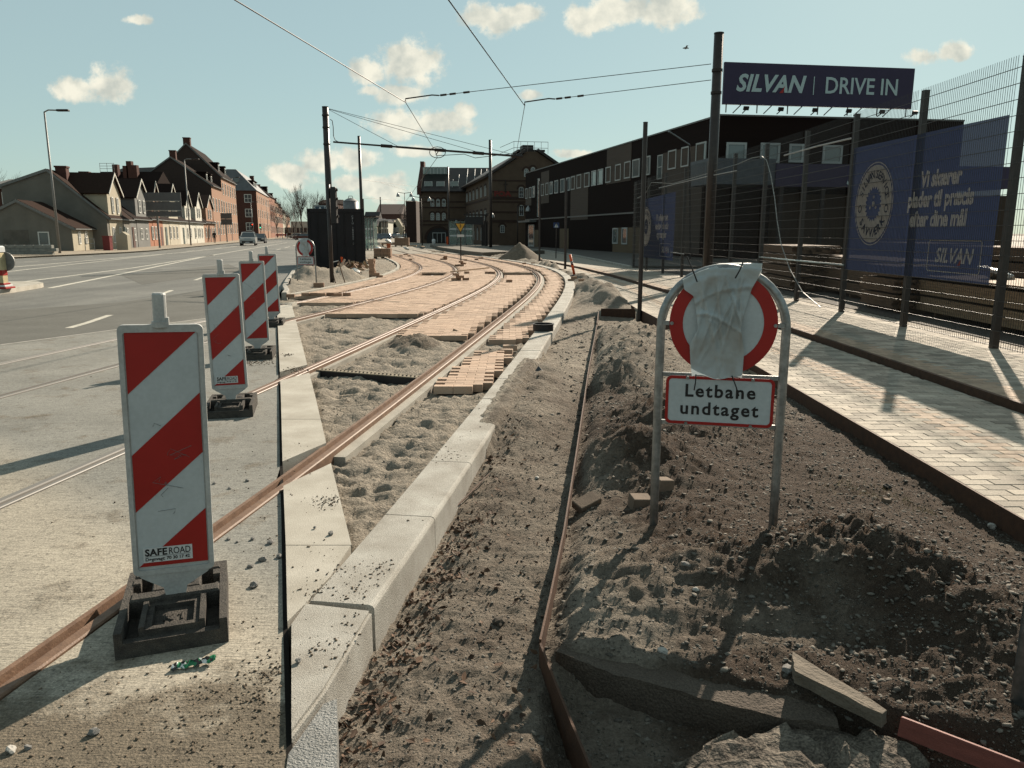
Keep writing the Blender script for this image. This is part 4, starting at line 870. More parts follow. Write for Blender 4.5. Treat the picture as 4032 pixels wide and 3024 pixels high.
def big_bag(t):
    nu, nv = 44, 72; lfn = lambda v: np.interp(v, [0, .10, .16, .3, .5, .66, .85, 1], [-.205, -.195, -.150, -.135, -.120, -.158, -.150, -.140]); rfn = lambda v: np.interp(v, [0, .08, .2, .42, .56, .75, 1], [.175, .165, .128, .098, .085, .108, .105])
    V = []; F = []; rid = [(-.075, .012, .018, .14), (.045, .010, .022, -.12), (-.02, .008, .015, .07), (.08, .009, .016, .03), (-.115, .010, .014, -.07), (.015, .007, .012, -.25), (-.05, .006, .012, -.16), (.06, .006, .012, .2)]
    for j in range(nv + 1):
        v = j / nv
        for i in range(nu + 1):
            u = i / nu; x = float(lfn(v)) * (1 - u) + float(rfn(v)) * u; ztop = np.interp(u, [0, .2, .45, .7, 1], [1.332, 1.372, 1.408, 1.412, 1.410]); zbot = .846 + .008 * math.sin(u * 9); z = ztop * (1 - v) + zbot * v
            arch = 1.085 + math.sqrt(max(0, .305 ** 2 - x * x)); y = -.048
            if z > arch - .03: y = -.048 + .9 * (z - (arch - .03))
            w = 0
            for (cx, wd, am, dr) in rid: q = (x - cx - dr * (v - .4)) / wd; w += am * math.exp(-q * q) * (.25 + .75 * math.sin(min(1, v * 1.3) * math.pi) ** .6)
            w += .028 * (float(fbm(np.array([x * 14 + v * 2]), np.array([z * 7]), 4, 31)[0]) - .5)
            fold = .012 * math.exp(-((v - .47 - .25 * (u - .5)) / .02) ** 2) + .010 * math.exp(-((v - .24 + .05 * u) / .018) ** 2)
            edge = .012 * (abs(u - .5) * 2) ** 4
            y = min(y, .02) - w - fold
            if z < 1.39: y = min(y, -.043)
            V.append((x, y, z))
    for j in range(nv):
        for i in range(nu): a = j * (nu + 1) + i; F.append((a, a + 1, a + nu + 2, a + nu + 1))
    mb = MB(); mb.add(V, F); back = []
    for i in range(nu + 1): p = V[i]; back += [(p[0], .022, p[2] + .004), (p[0] * .99, .036, p[2] - .04), (p[0] * .96, .036, p[2] - .12)]
    mb.add([V[i] for i in range(nu + 1)] + back, [(i, i + 1, nu + 1 + 3 * (i + 1), nu + 1 + 3 * i) for i in range(nu)] + [(nu + 1 + 3 * i + k, nu + 1 + 3 * (i + 1) + k, nu + 2 + 3 * (i + 1) + k, nu + 2 + 3 * i + k) for i in range(nu) for k in (0, 1)])
    return mb.build('plastic_bag', m_bag, t, True)
bag = big_bag(s1)
def yfront(v, z): return -.052 + .045 * max(0, (z - 1.30) / .1) - .012 * math.sin(v * 9)
for a, b in (((-.135, -.075, 1.325), (-.19, -.10, 1.45)), ((.045, -.07, 1.345), (.075, -.09, 1.42)), ((-.12, -.06, .86), (-.125, -.04, .775)), ((.055, -.06, .86), (.095, -.042, .755))):
    mb = MB(); mb.tube([a, tuple((Vector(a) + Vector(b)) / 2 + Vector((.002, -.012, 0))), b], .0036, 6); mb.build('cable_tie', m_blackpl, s1)
s2 = tram_sign('small arched no-entry sign wrapped in a bag, far off beside the container', (-6.42, 24.35, 0), R(-8), (-.25, -.3), False)
V, F = wrinkled_bag(10, 16, lambda v: np.interp(v, [0, .2, .6, 1], [-.22, -.14, -.05, -.07]), lambda v: np.interp(v, [0, .2, .5, 1], [.10, .085, .10, .14]), 1.40, .855, yfront, 9, .03)
mb = MB(); mb.add(V, F); mb.build('plastic_bag', m_bag, s2, True)

# near galvanised post cut by the right edge of the picture
mb = MB(); mb.tube([(0, 0, -.4), (0, 0, 1.25)], .027, 20); tag(mb.build('steel_post', m_galv, None, True, (1.79, 2.46, -.1)), 'grey galvanised post cut off by the right edge, near the red plank', 'post')
# thin bare post at the pit, with its foot in the soil
mb = MB(); mb.tube([(0, 0, -.3), (0, 0, 3.78)], .045, 14); mb.tube([(0, 0, 3.78), (0, 0, 3.80)], .047, 14); tag(mb.build('bare_post', m_pole, None, False, (2.62, 15.85, -.1)), 'thin bare dark post standing at the corner of the pit', 'post')

# broken concrete slab, asphalt lump, plank, rubble in the front right
m_oldc = M('old_concrete', (0.13, 0.105, 0.083), .92, 0, .25, 3, .6, 90, col2=(.075, .058, .045), fine=.3, fs=160, world_co=True)
def chunk(name, poly, z0, z1, mat, label, cat, tilt=(0, 0), rough=.01, seed=1, sub=5, loc=(0, 0, 0)):
    """a broken slab: outline prism with uneven faces"""
    bm = bmesh.new(); vsb = [bm.verts.new((p[0], p[1], z0)) for p in poly]; f = bm.faces.new(vsb)
    ex = bmesh.ops.extrude_face_region(bm, geom=[f]); up = [g for g in ex['geom'] if isinstance(g, bmesh.types.BMVert)]
    for v in up: v.co.z = z1
    bmesh.ops.triangulate(bm, faces=[q for q in bm.faces if len(q.verts) > 4])
    bmesh.ops.subdivide_edges(bm, edges=bm.edges[:], cuts=sub, use_grid_fill=True)
    co = np.array([v.co[:] for v in bm.verts]); nn = fbm(co[:, 0] * 14 + co[:, 2] * 9, co[:, 1] * 14 - co[:, 2] * 11, 4, seed) - .5; n2 = fbm(co[:, 0] * 45, co[:, 1] * 45 + co[:, 2] * 30, 3, seed + 3) - .5
    for v, a, b in zip(bm.verts, nn, n2):
        v.co.z += rough * 2.6 * a + rough * 1.2 * b + tilt[0] * v.co.x + tilt[1] * v.co.y; v.co.x += rough * 2 * b; v.co.y += rough * 1.6 * a
    me = bpy.data.meshes.new(name); bmesh.ops.recalc_face_normals(bm, faces=bm.faces); bm.to_mesh(me); bm.free(); me.materials.append(mat)
    return tag(obj(name, me, None, loc), label, cat)
def gl(pts, z): return [G(x, y, z)[:2] for x, y in pts]
p_ = gl([(2190, 2520), (2420, 2600), (2900, 2710), (3310, 2790), (3240, 2600), (2900, 2440), (2500, 2400), (2280, 2440)], -.05)
c0 = np.mean(p_, 0); chunk('broken_concrete_slab', [(a - c0[0], b - c0[1]) for a, b in p_], -.16, 0, m_oldc, 'large tilted slab of old concrete half buried under the front soil heap', 'concrete slab', (.0, .06), .008, 2, 6, (c0[0], c0[1], -.105))
p_ = gl([(2700, 3060), (2640, 2960), (2900, 2860), (3180, 2810), (3420, 2850), (3660, 2950), (3560, 3060), (3300, 3130)], -.12)
c0 = np.mean(p_, 0); chunk('asphalt_lump', [(a - c0[0], b - c0[1]) for a, b in p_], -.17, 0, M('gritty_asphalt', (.21, .18, .145), .95, 0, .3, 9, 1.0, 60, col2=(.06, .048, .038), fine=.5, fs=120, world_co=True), 'gritty lump of broken asphalt at the bottom edge beside the red plank', 'asphalt lump', (0, .05), .036, 8, 8, (c0[0], c0[1], -.15))
p_ = gl([(3120, 2560), (3500, 2730), (3480, 2760), (3130, 2640)], .0)
c0 = np.mean(p_, 0); chunk('stone_flake', [(a - c0[0], b - c0[1]) for a, b in p_], -.05, 0, M('pale_flake', (.17, .142, .11), .9, 0, .25, 6, .5, 80, world_co=True), 'long pale flake of stone poking out of the front soil heap', 'stone', (-.2, 0), .006, 12, 4, (c0[0], c0[1], -.03))
a = Vector(G(3545, 2870, -.10)); b = Vector(G(4010, 3030, -.10)); mid = (a + b) / 2; tt = (b - a)
mb = MB(); mb.cham((0, 0, 0), (tt.length + .06, .02, .065), .003); tag(mb.build('red_plank', M('red_paint', (.20, .058, .042), .6, 0, .2, 9, .15, 60, stretch=(1, 6, 6), fine=.2), None, False, tuple(mid + Vector((.03, 0, -.01))), (R(-14), R(3), math.atan2(tt.y, tt.x))), 'short red-painted plank in the bottom right corner', 'plank')
def rock(name, loc, s, mat, label, cat='stone', seed=0, flat=.7, rot=0):
    r_ = np.random.default_rng(seed); bm = bmesh.new(); bmesh.ops.create_icosphere(bm, subdivisions=2, radius=1)
    co = np.array([v.co[:] for v in bm.verts]); planes = r_.normal(size=(9, 3)); planes /= np.linalg.norm(planes, axis=1)[:, None]
    for v, c in zip(bm.verts, co):
        k = min([1.0] + [r / max(1e-3, float(np.dot(c, p))) for p, r in zip(planes, r_.uniform(.55, .95, 9)) if np.dot(c, p) > .3]); v.co = v.co * k
    me = bpy.data.meshes.new(name); bm.to_mesh(me); bm.free(); me.materials.append(mat)
    o = obj(name, me, None, loc, (r_.normal(0, .2), r_.normal(0, .2), rot + r_.uniform(0, 6))); o.scale = (s * 1.2, s * .9, s * flat); return tag(o, label, cat)
m_gst = M('grey_stone', (.25, .24, .225), .85, 0, .2, 12, .4, 60, fine=.2); m_pst = M('pale_stone', (.48, .46, .42), .85, 0, .15, 12, .3, 60)
def gz(x, y):
    p = G(x, y, -.05)
    for _ in range(6): p = G(x, y, tz(p[0], p[1]))
    return p
for i, (x, y, s, mt, lb) in enumerate([(3105, 2645, .030, m_gst, 'grey stone at the upper end of the long pale flake'), (3025, 2430, .030, m_pst, 'pale flat stone lying on the shaded front of the soil heap'), (2740, 2325, .018, m_pst, 'small white stone in the shaded hollow below the right sign leg'), (2700, 2225, .02, m_gst, 'rounded stone left of the right sign leg foot'),
        (3180, 2935, .035, m_pst, 'round white stone lodged in the asphalt lump'), (3230, 2055, .03, m_pst, 'pale stone on the gravel right of the sign'), (3905, 2080, .035, m_pst, 'pale flat stone on the gravel near the right edge'), (3495, 1920, .028, M('dark_lump', (.03, .028, .026), .8), 'dark round lump on the gravel below the footway edge'),
        (2115, 1885, .02, m_pst, 'pale flat stone left of the thin steel strip'), (1965, 2455, .035, M('dark_clod', (.07, .058, .045), .95, 0, .3, 20), 'dark soil clod in the middle of the trench'), (2960, 2350, .025, m_gst, 'grey stone on the crest of the heap below the sign'), (2610, 2570, .022, m_pst, 'white chip on the tilted concrete slab')]):
    p = gz(x, y); rock('stone', (p[0], p[1], p[2] + s * .25), s, mt, lb, 'stone', 40 + i, .7)
for i, (x, y, s, lb) in enumerate([(45, 2960, .018, 'pale pebble in the bottom left corner'), (110, 2948, .012, 'smaller pebble right of the corner pebble'), (1000, 2310, .022, 'angular grey chip lying nearest the slab band'), (1035, 2208, .020, 'largest dark chip in the rubble beside the slab band'), (1065, 2140, .019, 'grey chip at the far end of the rubble beside the slab band'), (995, 2125, .014, 'small chip at the left of the rubble beside the slab band'), (1100, 2195, .018, 'chip touching the dark joint of the slab band'), (985, 2235, .015, 'small dark chip in front of the rubble'), (900, 2125, .013, 'lone chip left of the rubble pile'), (935, 2135, .010, 'tiny chip left of the rubble pile'),
        (845, 1905, .014, 'leftmost of three pebbles between the first two boards'), (905, 1925, .013, 'middle of three pebbles between the first two boards'), (975, 1895, .015, 'rightmost of three pebbles between the first two boards'), (370, 2890, .02, 'dark angular stone on the soil left of the rubber foot')]):
    p = G(x, y, -.012); rock('stone', (p[0], p[1], -.012 + s * .4), s, m_gst if i else m_pst, lb, 'stone', 80 + i, .75)
p = G(1303, 2105, .02); rock('stone', (p[0], p[1], .03), .017, m_gst, 'small stone on the corner of the slab band', 'stone', 121); p = G(1175, 2610, .02); rock('stone', (p[0], p[1], .03), .014, m_gst, 'small stone on the pointed kerb block', 'stone', 122); p = G(1240, 2082, .02); rock('stone', (p[0], p[1], .028), .010, m_gst, 'smallest stone on the slab band', 'stone', 123)
# half bricks by the sign leg and loose bricks on the soil
def loose(mat, loc, rot, label, dims=(.2, .1, .08), grp=None):
    mb = MB(); mb.cham((0, 0, 0), dims, .004); return tag(mb.build('brick', mat, None, False, loc, rot), label, 'brick', grp)
p = gz(2520, 2000); loose(m_dbrick, (p[0], p[1], p[2] + .03), (R(5), R(4), R(10)), 'grey dusty brick just left of the left sign leg', (.12, .1, .09)); p = gz(2610, 1960); loose(m_dbrick, (p[0] + .02, p[1] + .12, p[2] + .04), (0, R(8), R(25)), 'pale block behind the left sign leg', (.11, .09, .09))
p = gz(2310, 1985); loose(m_dbrick, (p[0], p[1], p[2] + .01), (R(18), R(-12), R(35)), 'dusty brick on the soil just right of the steel strip', (.16, .09, .05))
p = gz(3490, 1975); loose(m_dbrick, (p[0], p[1], p[2] + .005), (R(6), R(10), R(20)), 'small red brick piece on the gravel right of the sign', (.055, .035, .03))
# green foil wrapper at the rubber foot
mb = MB(); n = 14
a, b = Vector(G(680, 2625, 0)), Vector(G(850, 2600, 0)); V = []
for i in range(n + 1):
    p = a.lerp(b, i / n); w = .018 + .008 * math.sin(i * 1.7)
    for k in (-1, 0, 1): V.append((p.x + .003 * math.sin(i * 2 + k), p.y + k * w, -.008 + .018 * (1 - abs(k)) + .007 * abs(math.sin(i * 1.3 + k)) + .01 * (i / n) ** 2))
mb.add(V, [(3 * i + k, 3 * i + k + 1, 3 * i + k + 4, 3 * i + k + 3) for i in range(n) for k in (0, 1)])
def foilmat():
    m, n_, l, bb_ = new_mat('printed_foil'); tcn = n_.new('ShaderNodeNewGeometry'); vr = n_.new('ShaderNodeTexVoronoi'); vr.inputs['Scale'].default_value = 75; l.new(tcn.outputs['Position'], vr.inputs['Vector'])
    rp = n_.new('ShaderNodeValToRGB'); rp.color_ramp.interpolation = 'CONSTANT'; rp.color_ramp.elements[0].color = (.02, .16, .07, 1); rp.color_ramp.elements[1].position = .72; rp.color_ramp.elements[1].color = (.6, .62, .6, 1); e = rp.color_ramp.elements.new(.42); e.color = (.03, .03, .03, 1)
    sp_ = n_.new('ShaderNodeSeparateColor'); l.new(vr.outputs['Color'], sp_.inputs[0]); l.new(sp_.outputs[0], rp.inputs[0]); l.new(rp.outputs[0], bb_.inputs['Base Color']); bb_.inputs['Roughness'].default_value = .25; bb_.inputs['Metallic'].default_value = .4; return m
tag(mb.build('foil_wrapper', foilmat(), None, True), 'crumpled green foil wrapper in front of the nearest rubber foot', 'wrapper')
# thin rusty rod lying in the trench
a, b = Vector(gz(1735, 2070)), Vector(gz(1925, 1880)); mb = MB(); mb.tube([a + Vector((0, 0, .02)), b + Vector((0, 0, .025))], .005, 8); tag(mb.build('iron_rod', m_rustd), 'thin rusty rod lying in the trench beside the kerb', 'rod')
# slotted drain between the first two rails
ya, yb = 9.05, 8.55; xa, xb = float(RAILX[1](ya)) + .10, float(RAILX[0](yb)) - .10; a, b = Vector((xa, ya, 0)), Vector((xb, yb, 0)); mid = (a + b) / 2; ang = math.atan2((b - a).y, (b - a).x); L = (b - a).length
t = thing('slot_drain', 'dark slotted drain channel laid across between the two nearest rails', 'drain', (mid.x, mid.y, -.03), ang)
mb = MB(); mb.bb(-L / 2, L / 2, -.06, .06, -.16, -.006); mb.build('channel', m_blackpl, t)
mb = MB(); mb.bb(-L / 2, L / 2, -.06, -.045, -.006, .004); mb.bb(-L / 2, L / 2, .045, .06, -.006, .004); k = -L / 2
while k < L / 2 - .03: mb.box((k + .015, 0, -.002), (.024, .10, .01), (0, 0, R(25))); k += .052
mb.build('grating', m_sandbed, t)
# black rubber ring on the kerb
c = G(2140, 1306, .02); t = thing('rubber_ring', 'black round rim standing on the kerb beside the brick paving', 'ring', (c[0], c[1] + .14, .02))
mb = MB(); n = 32; C = lambda q: [(q * math.cos(2 * math.pi * k / n), q * math.sin(2 * math.pi * k / n)) for k in range(n)]
mb.ring(C(.165), C(.150), (0, 0, 0), X3, Y3, Z3, 0, .105); mb.build('wall', m_blackpl, t); mb = MB(); mb.ring(C(.178), C(.148), (0, 0, 0), X3, Y3, Z3, .105, .115); mb.build('rim', m_blackpl, t)
# dark plastic wedge on the soil
p = gz(2120, 1465); mb = MB(); mb.add([(-.06, -.05, 0), (.07, -.04, 0), (.06, .05, .01), (-.03, .05, 0), (0, .02, .075)], [(0, 1, 4), (1, 2, 4), (2, 3, 4), (3, 0, 4), (0, 3, 2, 1)]); tag(mb.build('plastic_wedge', M('slate_plastic', (.05, .06, .07), .4), None, False, (p[0], p[1], p[2] - .005)), 'dark blue-grey plastic wedge lying on the soil beside the kerb', 'wedge')
# two loose bricks before the near paving patch and the tipped ones at the paving edge
for i, (x, y, rz, lb) in enumerate([(2008, 1360, R(3), 'single paving brick on the sand beyond the near brick patch'), (1990, 1376, R(-6), 'paving brick at the far edge of the near brick patch')]):
    p = G(x, y, 0); loose(m_brick, (p[0], p[1], -.035), (0, 0, rz), lb)
p = G(1808, 1310, -.03); loose(m_brick, (p[0], p[1], -.03), (R(4), R(22), R(-20)), 'tipped brick leaning at the near edge of the paving between the first two rails')
p = G(1835, 1318, -.05); loose(m_brick, (p[0] + .03, p[1] - .03, -.05), (0, R(3), R(8)), 'brick lying beside the tipped one at the paving edge', (.1, .1, .08))
# ================================================================== FENCE, SHOP BUILDING, MASTS AND WIRES
fence = thing('mesh_fence', 'tall dark wire mesh fence with square posts along the right-hand yard', 'fence')
m_wire = M('fence_wire', (0.022, 0.019, 0.018), 0.5, 0.0, 0.2, 5, spec=.4); m_fpost = M('fence_post_paint', (0.055, 0.05, 0.047), 0.42, 0.3, 0.2, 5)
FH = 3.8; PY_ = [8.05 + 2.51 * k for k in range(-2, 12)]
def fpt(Y): return Vector((float(FX(Y)), Y, 0))
pmb = MB(); pmb.bb(-.045, .045, -.045, .045, -.1, FH); pmb.bb(-.048, .048, -.048, .048, FH, FH + .012); post_me = pmb.mesh('post', m_fpost)
for y in PY_:
    p = fpt(y); obj('post', post_me, fence, (p.x, p.y, 0))
for y0 in PY_[:-1]:
    a, b = fpt(y0), fpt(y0 + 2.51); t_d = (b - a); L = t_d.length; ang = math.atan2(t_d.y, t_d.x); mb = MB()
    n = 50 if y0 < 22 else 34; w = .0042 if y0 < 22 else .0055
    for k in range(1, n): mb.box((L * k / n, 0, FH / 2 + .03), (w, w, FH - .02))
    z = .06
    while z < FH: mb.box((L / 2, .007, z), (L, .0075, .0085)); z += .2 if z < 3.5 else .29
    mb.build('wire_panel', m_wire, fence, False, (a.x - .095, a.y, 0), (0, 0, ang))
# banners tied to the fence
m_ban = banner_mat('blue_banner_mesh', (0.018, 0.027, 0.062), .04, .42); m_banl = banner_mat('cream_banner_print', (0.50, 0.455, 0.415), .0, .5); m_banr = banner_mat('red_banner_print', (.3, .05, .03), .1, .45)
def circ(r, n=40, cx=0, cz=0): return [(cx + r * math.cos(2 * math.pi * k / n), cz + r * math.sin(2 * math.pi * k / n)) for k in range(n)]
def logo(mb, o, ax, az, s, mi_l, mi_r):
    o, ax, az = Vector(o), Vector(ax), Vector(az)
    put_text(mb, 'SILVAN', s, o, ax, az, s * .028, .25, 1.02, mi_l, sx=1.0)
def tri(mb, o, ax, az, p, mi=0):
    o, ax, az = Vector(o), Vector(ax), Vector(az); mb.add([o + ax * q[0] + az * q[1] for q in p], [tuple(range(len(p)))], mi)
def banner(label, ya, yb, z0, z1, seal_lines, text_lines, top_slope, seal_r, off=-.066):
    """local x runs towards the camera (left to right as read), z up"""
    a, b = fpt(yb), fpt(ya); d = (b - a); L = d.length; ang = math.atan2(d.y, d.x)
    t = thing('banner', label, 'banner', (a.x + off, a.y, 0), ang, 'blue banners on the mesh fence')
    nx_, nz_ = 26, 12; V = []; F = []
    for j in range(nz_ + 1):
        for i in range(nx_ + 1):
            u, v = i / nx_, j / nz_; y = .006 * math.sin(u * 11 + v * 4) + .01 * (float(fbm(np.array([u * 5]), np.array([v * 3]), 3, 3)[0]) - .5) ; V.append((u * L, y, z0 + (z1 + top_slope * u - z0) * v))
    for j in range(nz_):
        for i in range(nx_): k = j * (nx_ + 1) + i; F.append((k, k + 1, k + nx_ + 2, k + nx_ + 1))
    mb = MB(); mb.add(V, F); mb.build('cloth', m_ban, t, True)
    H = z1 - z0; cx, cz = L * .215, z0 + H * .53; Y0 = -.0155
    mb = MB(); n = 44
    mb.ring(circ(seal_r, n, cx, cz), circ(seal_r * .975, n, cx, cz), (0, Y0, 0), X3, Z3, Y3, -.001, .001)
    mb.ring(circ(seal_r * .93, n, cx, cz), circ(seal_r * .50, n, cx, cz), (0, Y0, 0), X3, Z3, Y3, -.001, .001)
    mb.ring(circ(seal_r * .50, n, cx, cz), [(cx + seal_r * (.44 if k % 2 else .36) * math.cos(2 * math.pi * k / n), cz + seal_r * (.44 if k % 2 else .36) * math.sin(2 * math.pi * k / n)) for k in range(n)], (0, Y0, 0), X3, Z3, Y3, -.001, .001)
    mb.prism(circ(seal_r * .07, 12, cx, cz), (0, Y0, 0), X3, Z3, Y3, -.001, .001)
    for k in range(3): aa = math.pi / 2 + k * 2 * math.pi / 3; mb.prism(circ(seal_r * .04, 8, cx + seal_r * .17 * math.cos(aa), cz + seal_r * .17 * math.sin(aa)), (0, Y0, 0), X3, Z3, Y3, -.001, .001)
    mb.build('round_seal', m_banl, t)
    mb = MB()
    for word, a0, a1, flip, bold in seal_lines:
        for k, ch in enumerate(word):
            if ch == ' ': continue
            an = R(a0 + (a1 - a0) * k / max(1, len(word) - 1)); rad = seal_r * .70; o = Vector((cx + rad * math.cos(an), Y0 - .004, cz + rad * math.sin(an)))
            ax = Vector((math.sin(an), 0, -math.cos(an))); az = Vector((math.cos(an), 0, math.sin(an)))
            if flip: ax, az = -ax, -az
            put_text(mb, ch, seal_r * .27, o, ax, az, bold)
    mb.build('seal_lettering', m_ban, t)
    mb = MB(); x0 = L * .68
    for k, s in enumerate(text_lines): put_text(mb, s, H * .145, (x0, Y0, z0 + H * (.665 - .135 * k)), X3, Z3, .014, .04, .97, sx=.90)
    mb.build('slogan', m_banl, t)
    mb = MB(); lx, lz = L * .80, z0 + H * .155; lw, lh = L * .30, H * .21
    mb.ring(rrect(lw, lh, .05, 4, lx, lz), rrect(lw - .03, lh - .03, .04, 4, lx, lz), (0, Y0, 0), X3, Z3, Y3, -.001, .001); logo(mb, (lx, Y0, lz), X3, Z3, lh * .62, 0, 0); mb.build('logo', m_banl, t)
    mb = MB(); tri(mb, (lx, Y0 - .004, lz), X3, Z3, [(lw * .10, -lh * .26), (lw * .155, -lh * .26), (lw * .165, -lh * .06)]); mb.build('logo_accent', m_banr, t)
    return t
banner('large blue banner with a saw-blade seal on the near mesh fence', 10.72, 15.42, .86, 3.16, [('SILVAN', 158, 100, False, .004), ('SERVICE', 82, 14, False, .004), ('SAVVÆRK', 218, 322, True, .008), ('O', 188, 188, False, .003), ('O', 350, 350, False, .003)], ['Vi skærer', 'plader til præcis', 'efter dine mål'], -.06, .74)
banner('small distant blue banner at the far end of the mesh fence', 29.1, 34.2, .55, 2.95, [('SILVAN', 158, 100, False, .004), ('SERVICE', 82, 14, False, .004)], ['Vi udlejer det', 'værktøj du står', 'og mangler'], .1, .80)
# white batten, hanging cable and strip on the fence
def fp(x, y, off=-.06):   # pixel to the plane of the fence
    Y = 14.0
    for _ in range(30):
        d = ray(x, y); X = float(FX(Y)) + off; Y = X * d[1] / d[0]
    return Vector((X, Y, CAM_H + d[2] * Y / d[1]))
mb = MB(); P = [fp(3088, 612), fp(3220, 575), fp(3350, 545)]; mb.tube(P, .018, 6); tag(mb.build('batten', m_white), 'white batten tied high on the mesh fence beside the banner', 'batten')
mb = MB(); P = [fp(*q) for q in ((2510, 780), (2540, 765), (2565, 718), (2650, 723), (2780, 685), (2830, 668), (2900, 648), (2960, 622), (3000, 616), (3018, 630), (3035, 690), (3050, 780), (3060, 870), (3075, 960), (3110, 1060), (3160, 1150), (3230, 1210))]; mb.tube(P, .012, 6); tag(mb.build('cable', M('cable_white', (.42, .45, .44), .5)), 'pale loose cable sagging along the mesh fence', 'cable')
mb = MB(); P = [fp(2595, 740), fp(2783, 695), fp(2900, 672)]; mb.tube(P, .016, 6); tag(mb.build('batten', m_white), 'white batten along the fence behind the thick mast', 'batten')
mb = MB(); P = [fp(2990, 1012), fp(3320, 1043)]; mb.tube(P, .018, 6); tag(mb.build('batten', M('batten_blue', (.42, .5, .5), .4)), 'pale batten low on the fence left of the large banner', 'batten')
mb = MB(); P = [fp(2640, 993), fp(2693, 1000)]; mb.tube(P, .02, 6); tag(mb.build('batten', m_white), 'short white batten under the distant banner', 'batten')
# timber stacks in the yard behind the fence
def timber(label, loc, rz, L, W, H, mat):
    t = thing('timber_stack', label, 'timber stack', loc, rz, 'timber stacks behind the mesh fence'); z = .1; k = 0
    for s in (-1, 0, 1): mb = MB(); mb.bb(s * L * .4 - .05, s * L * .4 + .05, -W / 2, W / 2, 0, .1); mb.build('bearer', m_woodd, t)
    while z < H:
        mb = MB(); y = -W / 2
        while y < W / 2: mb.bb(-L / 2 + random.uniform(-.12, .12), L / 2 + random.uniform(-.15, .15), y, y + .118, z, z + .05); y += .122
        mb.build('plank_layer', mat, t); z += .053; k += 1
        if k % 5 == 0: z += .04
    return t
timber('long timber stack behind the fence below the large banner', (8.5, 12.6, 0), R(88), 5.0, 1.1, .75, m_wood); timber('timber stack nearest the right edge behind the fence', (8.4, 7.2, 0), R(90), 3.2, 1.1, .95, m_wood); timber('timber stack behind the fence left of the large banner', (8.9, 19, 0), R(86), 5, 1.2, 1.0, m_woodd)
timber('timber stack behind the fence between the thick mast and the large banner', (8.3, 22.6, 0), R(86), 3.4, 1.1, 1.2, m_woodd); timber('timber stack between the long stack and the one left of the banner', (8.2, 16.0, 0), R(88), 1.6, 1.1, .9, m_woodd)
timber('higher timber stack further inside the yard', (10.6, 15.5, 0), R(88), 5.5, 1.2, 1.25, m_woodd); timber('timber stack under the shop canopy', (12.5, 24, 0), R(86), 4.5, 1.4, 1.3, m_woodd)
for i, (x, y, lb) in enumerate(((8.7, 11.2, 'silvery crumpled foil on the timber under the banner'), (9.3, 9.2, 'silvery crumpled foil on the timber at the right edge'), (8.6, 13.9, 'bright plastic sheet on the left end of the timber stack'))):
    rock('foil', (x, y, .86), .32, M('silver_foil', (.55, .56, .55), .22, .8, .2, 5, .8, 14), lb, 'foil', 200 + i, .35)

# ---- shop building with dark cladding
m_clad = M('dark_cladding', (0.016, 0.0095, 0.008), 0.8, 0, 0.12, 1.2, 0.35, 3, stretch=(.05, .05, 14), spec=.06); m_cladl = M('grey_brown_cladding', (0.085, 0.064, 0.05), 0.8, 0, 0.2, 2, 0.9, 5, stretch=(.1, .1, 14)); m_cladt = M('ochre_cladding', (.13, .09, .05), .7, 0, .2, 2, .9, 5, stretch=(.1, .1, 14))
m_navy = M('navy_panel', (0.030, 0.020, 0.060), 0.5, 0, 0.1, 2); m_cap = M('roof_flashing', (0.16, 0.16, 0.155), 0.5, 0.3)
A = Vector((1.55, 91, 0)); B = Vector((12.0, 46.6, 0)); SH = 8.2
dAB = (B - A); LAB = dAB.length; ang = math.atan2(dAB.y, dAB.x)
shop = thing('shop_building', 'long two-storey shop building with dark brown cladding and a rooftop sign', 'building', (A.x, A.y, 0), ang)
# local frame: x from the far corner A to the near corner B, -y faces the street
E2 = Vector((27.4, 49.0, 0)); loc = Matrix.Rotation(-ang, 4, 'Z') @ (E2 - A); B_l = Vector((LAB, 0, 0)); d2 = (Vector((loc.x, loc.y, 0)) - B_l)
bk = Matrix.Rotation(-ang, 4, 'Z') @ (Vector((33, 74, 0)) - A); bk2 = Matrix.Rotation(-ang, 4, 'Z') @ (Vector((14, 98, 0)) - A)
mb = MB(); mb.prism([(0, 0), (LAB, 0), (loc.x, loc.y), (bk.x, bk.y), (bk2.x, bk2.y)], (0, 0, 0), X3, Y3, Z3, -.2, SH); mb.build('wall', m_clad, shop)
mb = MB(); mb.prism([(-.06, -.06), (LAB + .02, -.06), (loc.x + .1, loc.y - .02), (bk.x, bk.y), (bk2.x, bk2.y)], (0, 0, 0), X3, Y3, Z3, SH, SH + .09); mb.build('roof_edge', m_cap, shop)
def on_wall(x, y):   # pixel on street wall -> local (along, z)
    d = ray(x, y); n = Vector((dAB.y, -dAB.x, 0)).normalized(); t_ = (A.x * n.x + A.y * n.y) / (d[0] * n.x + d[1] * n.y); p = Vector(d) * t_ + Vector((0, 0, CAM_H)); return (Vector((p.x, p.y, 0)) - A).length, p.z
WIN = {}
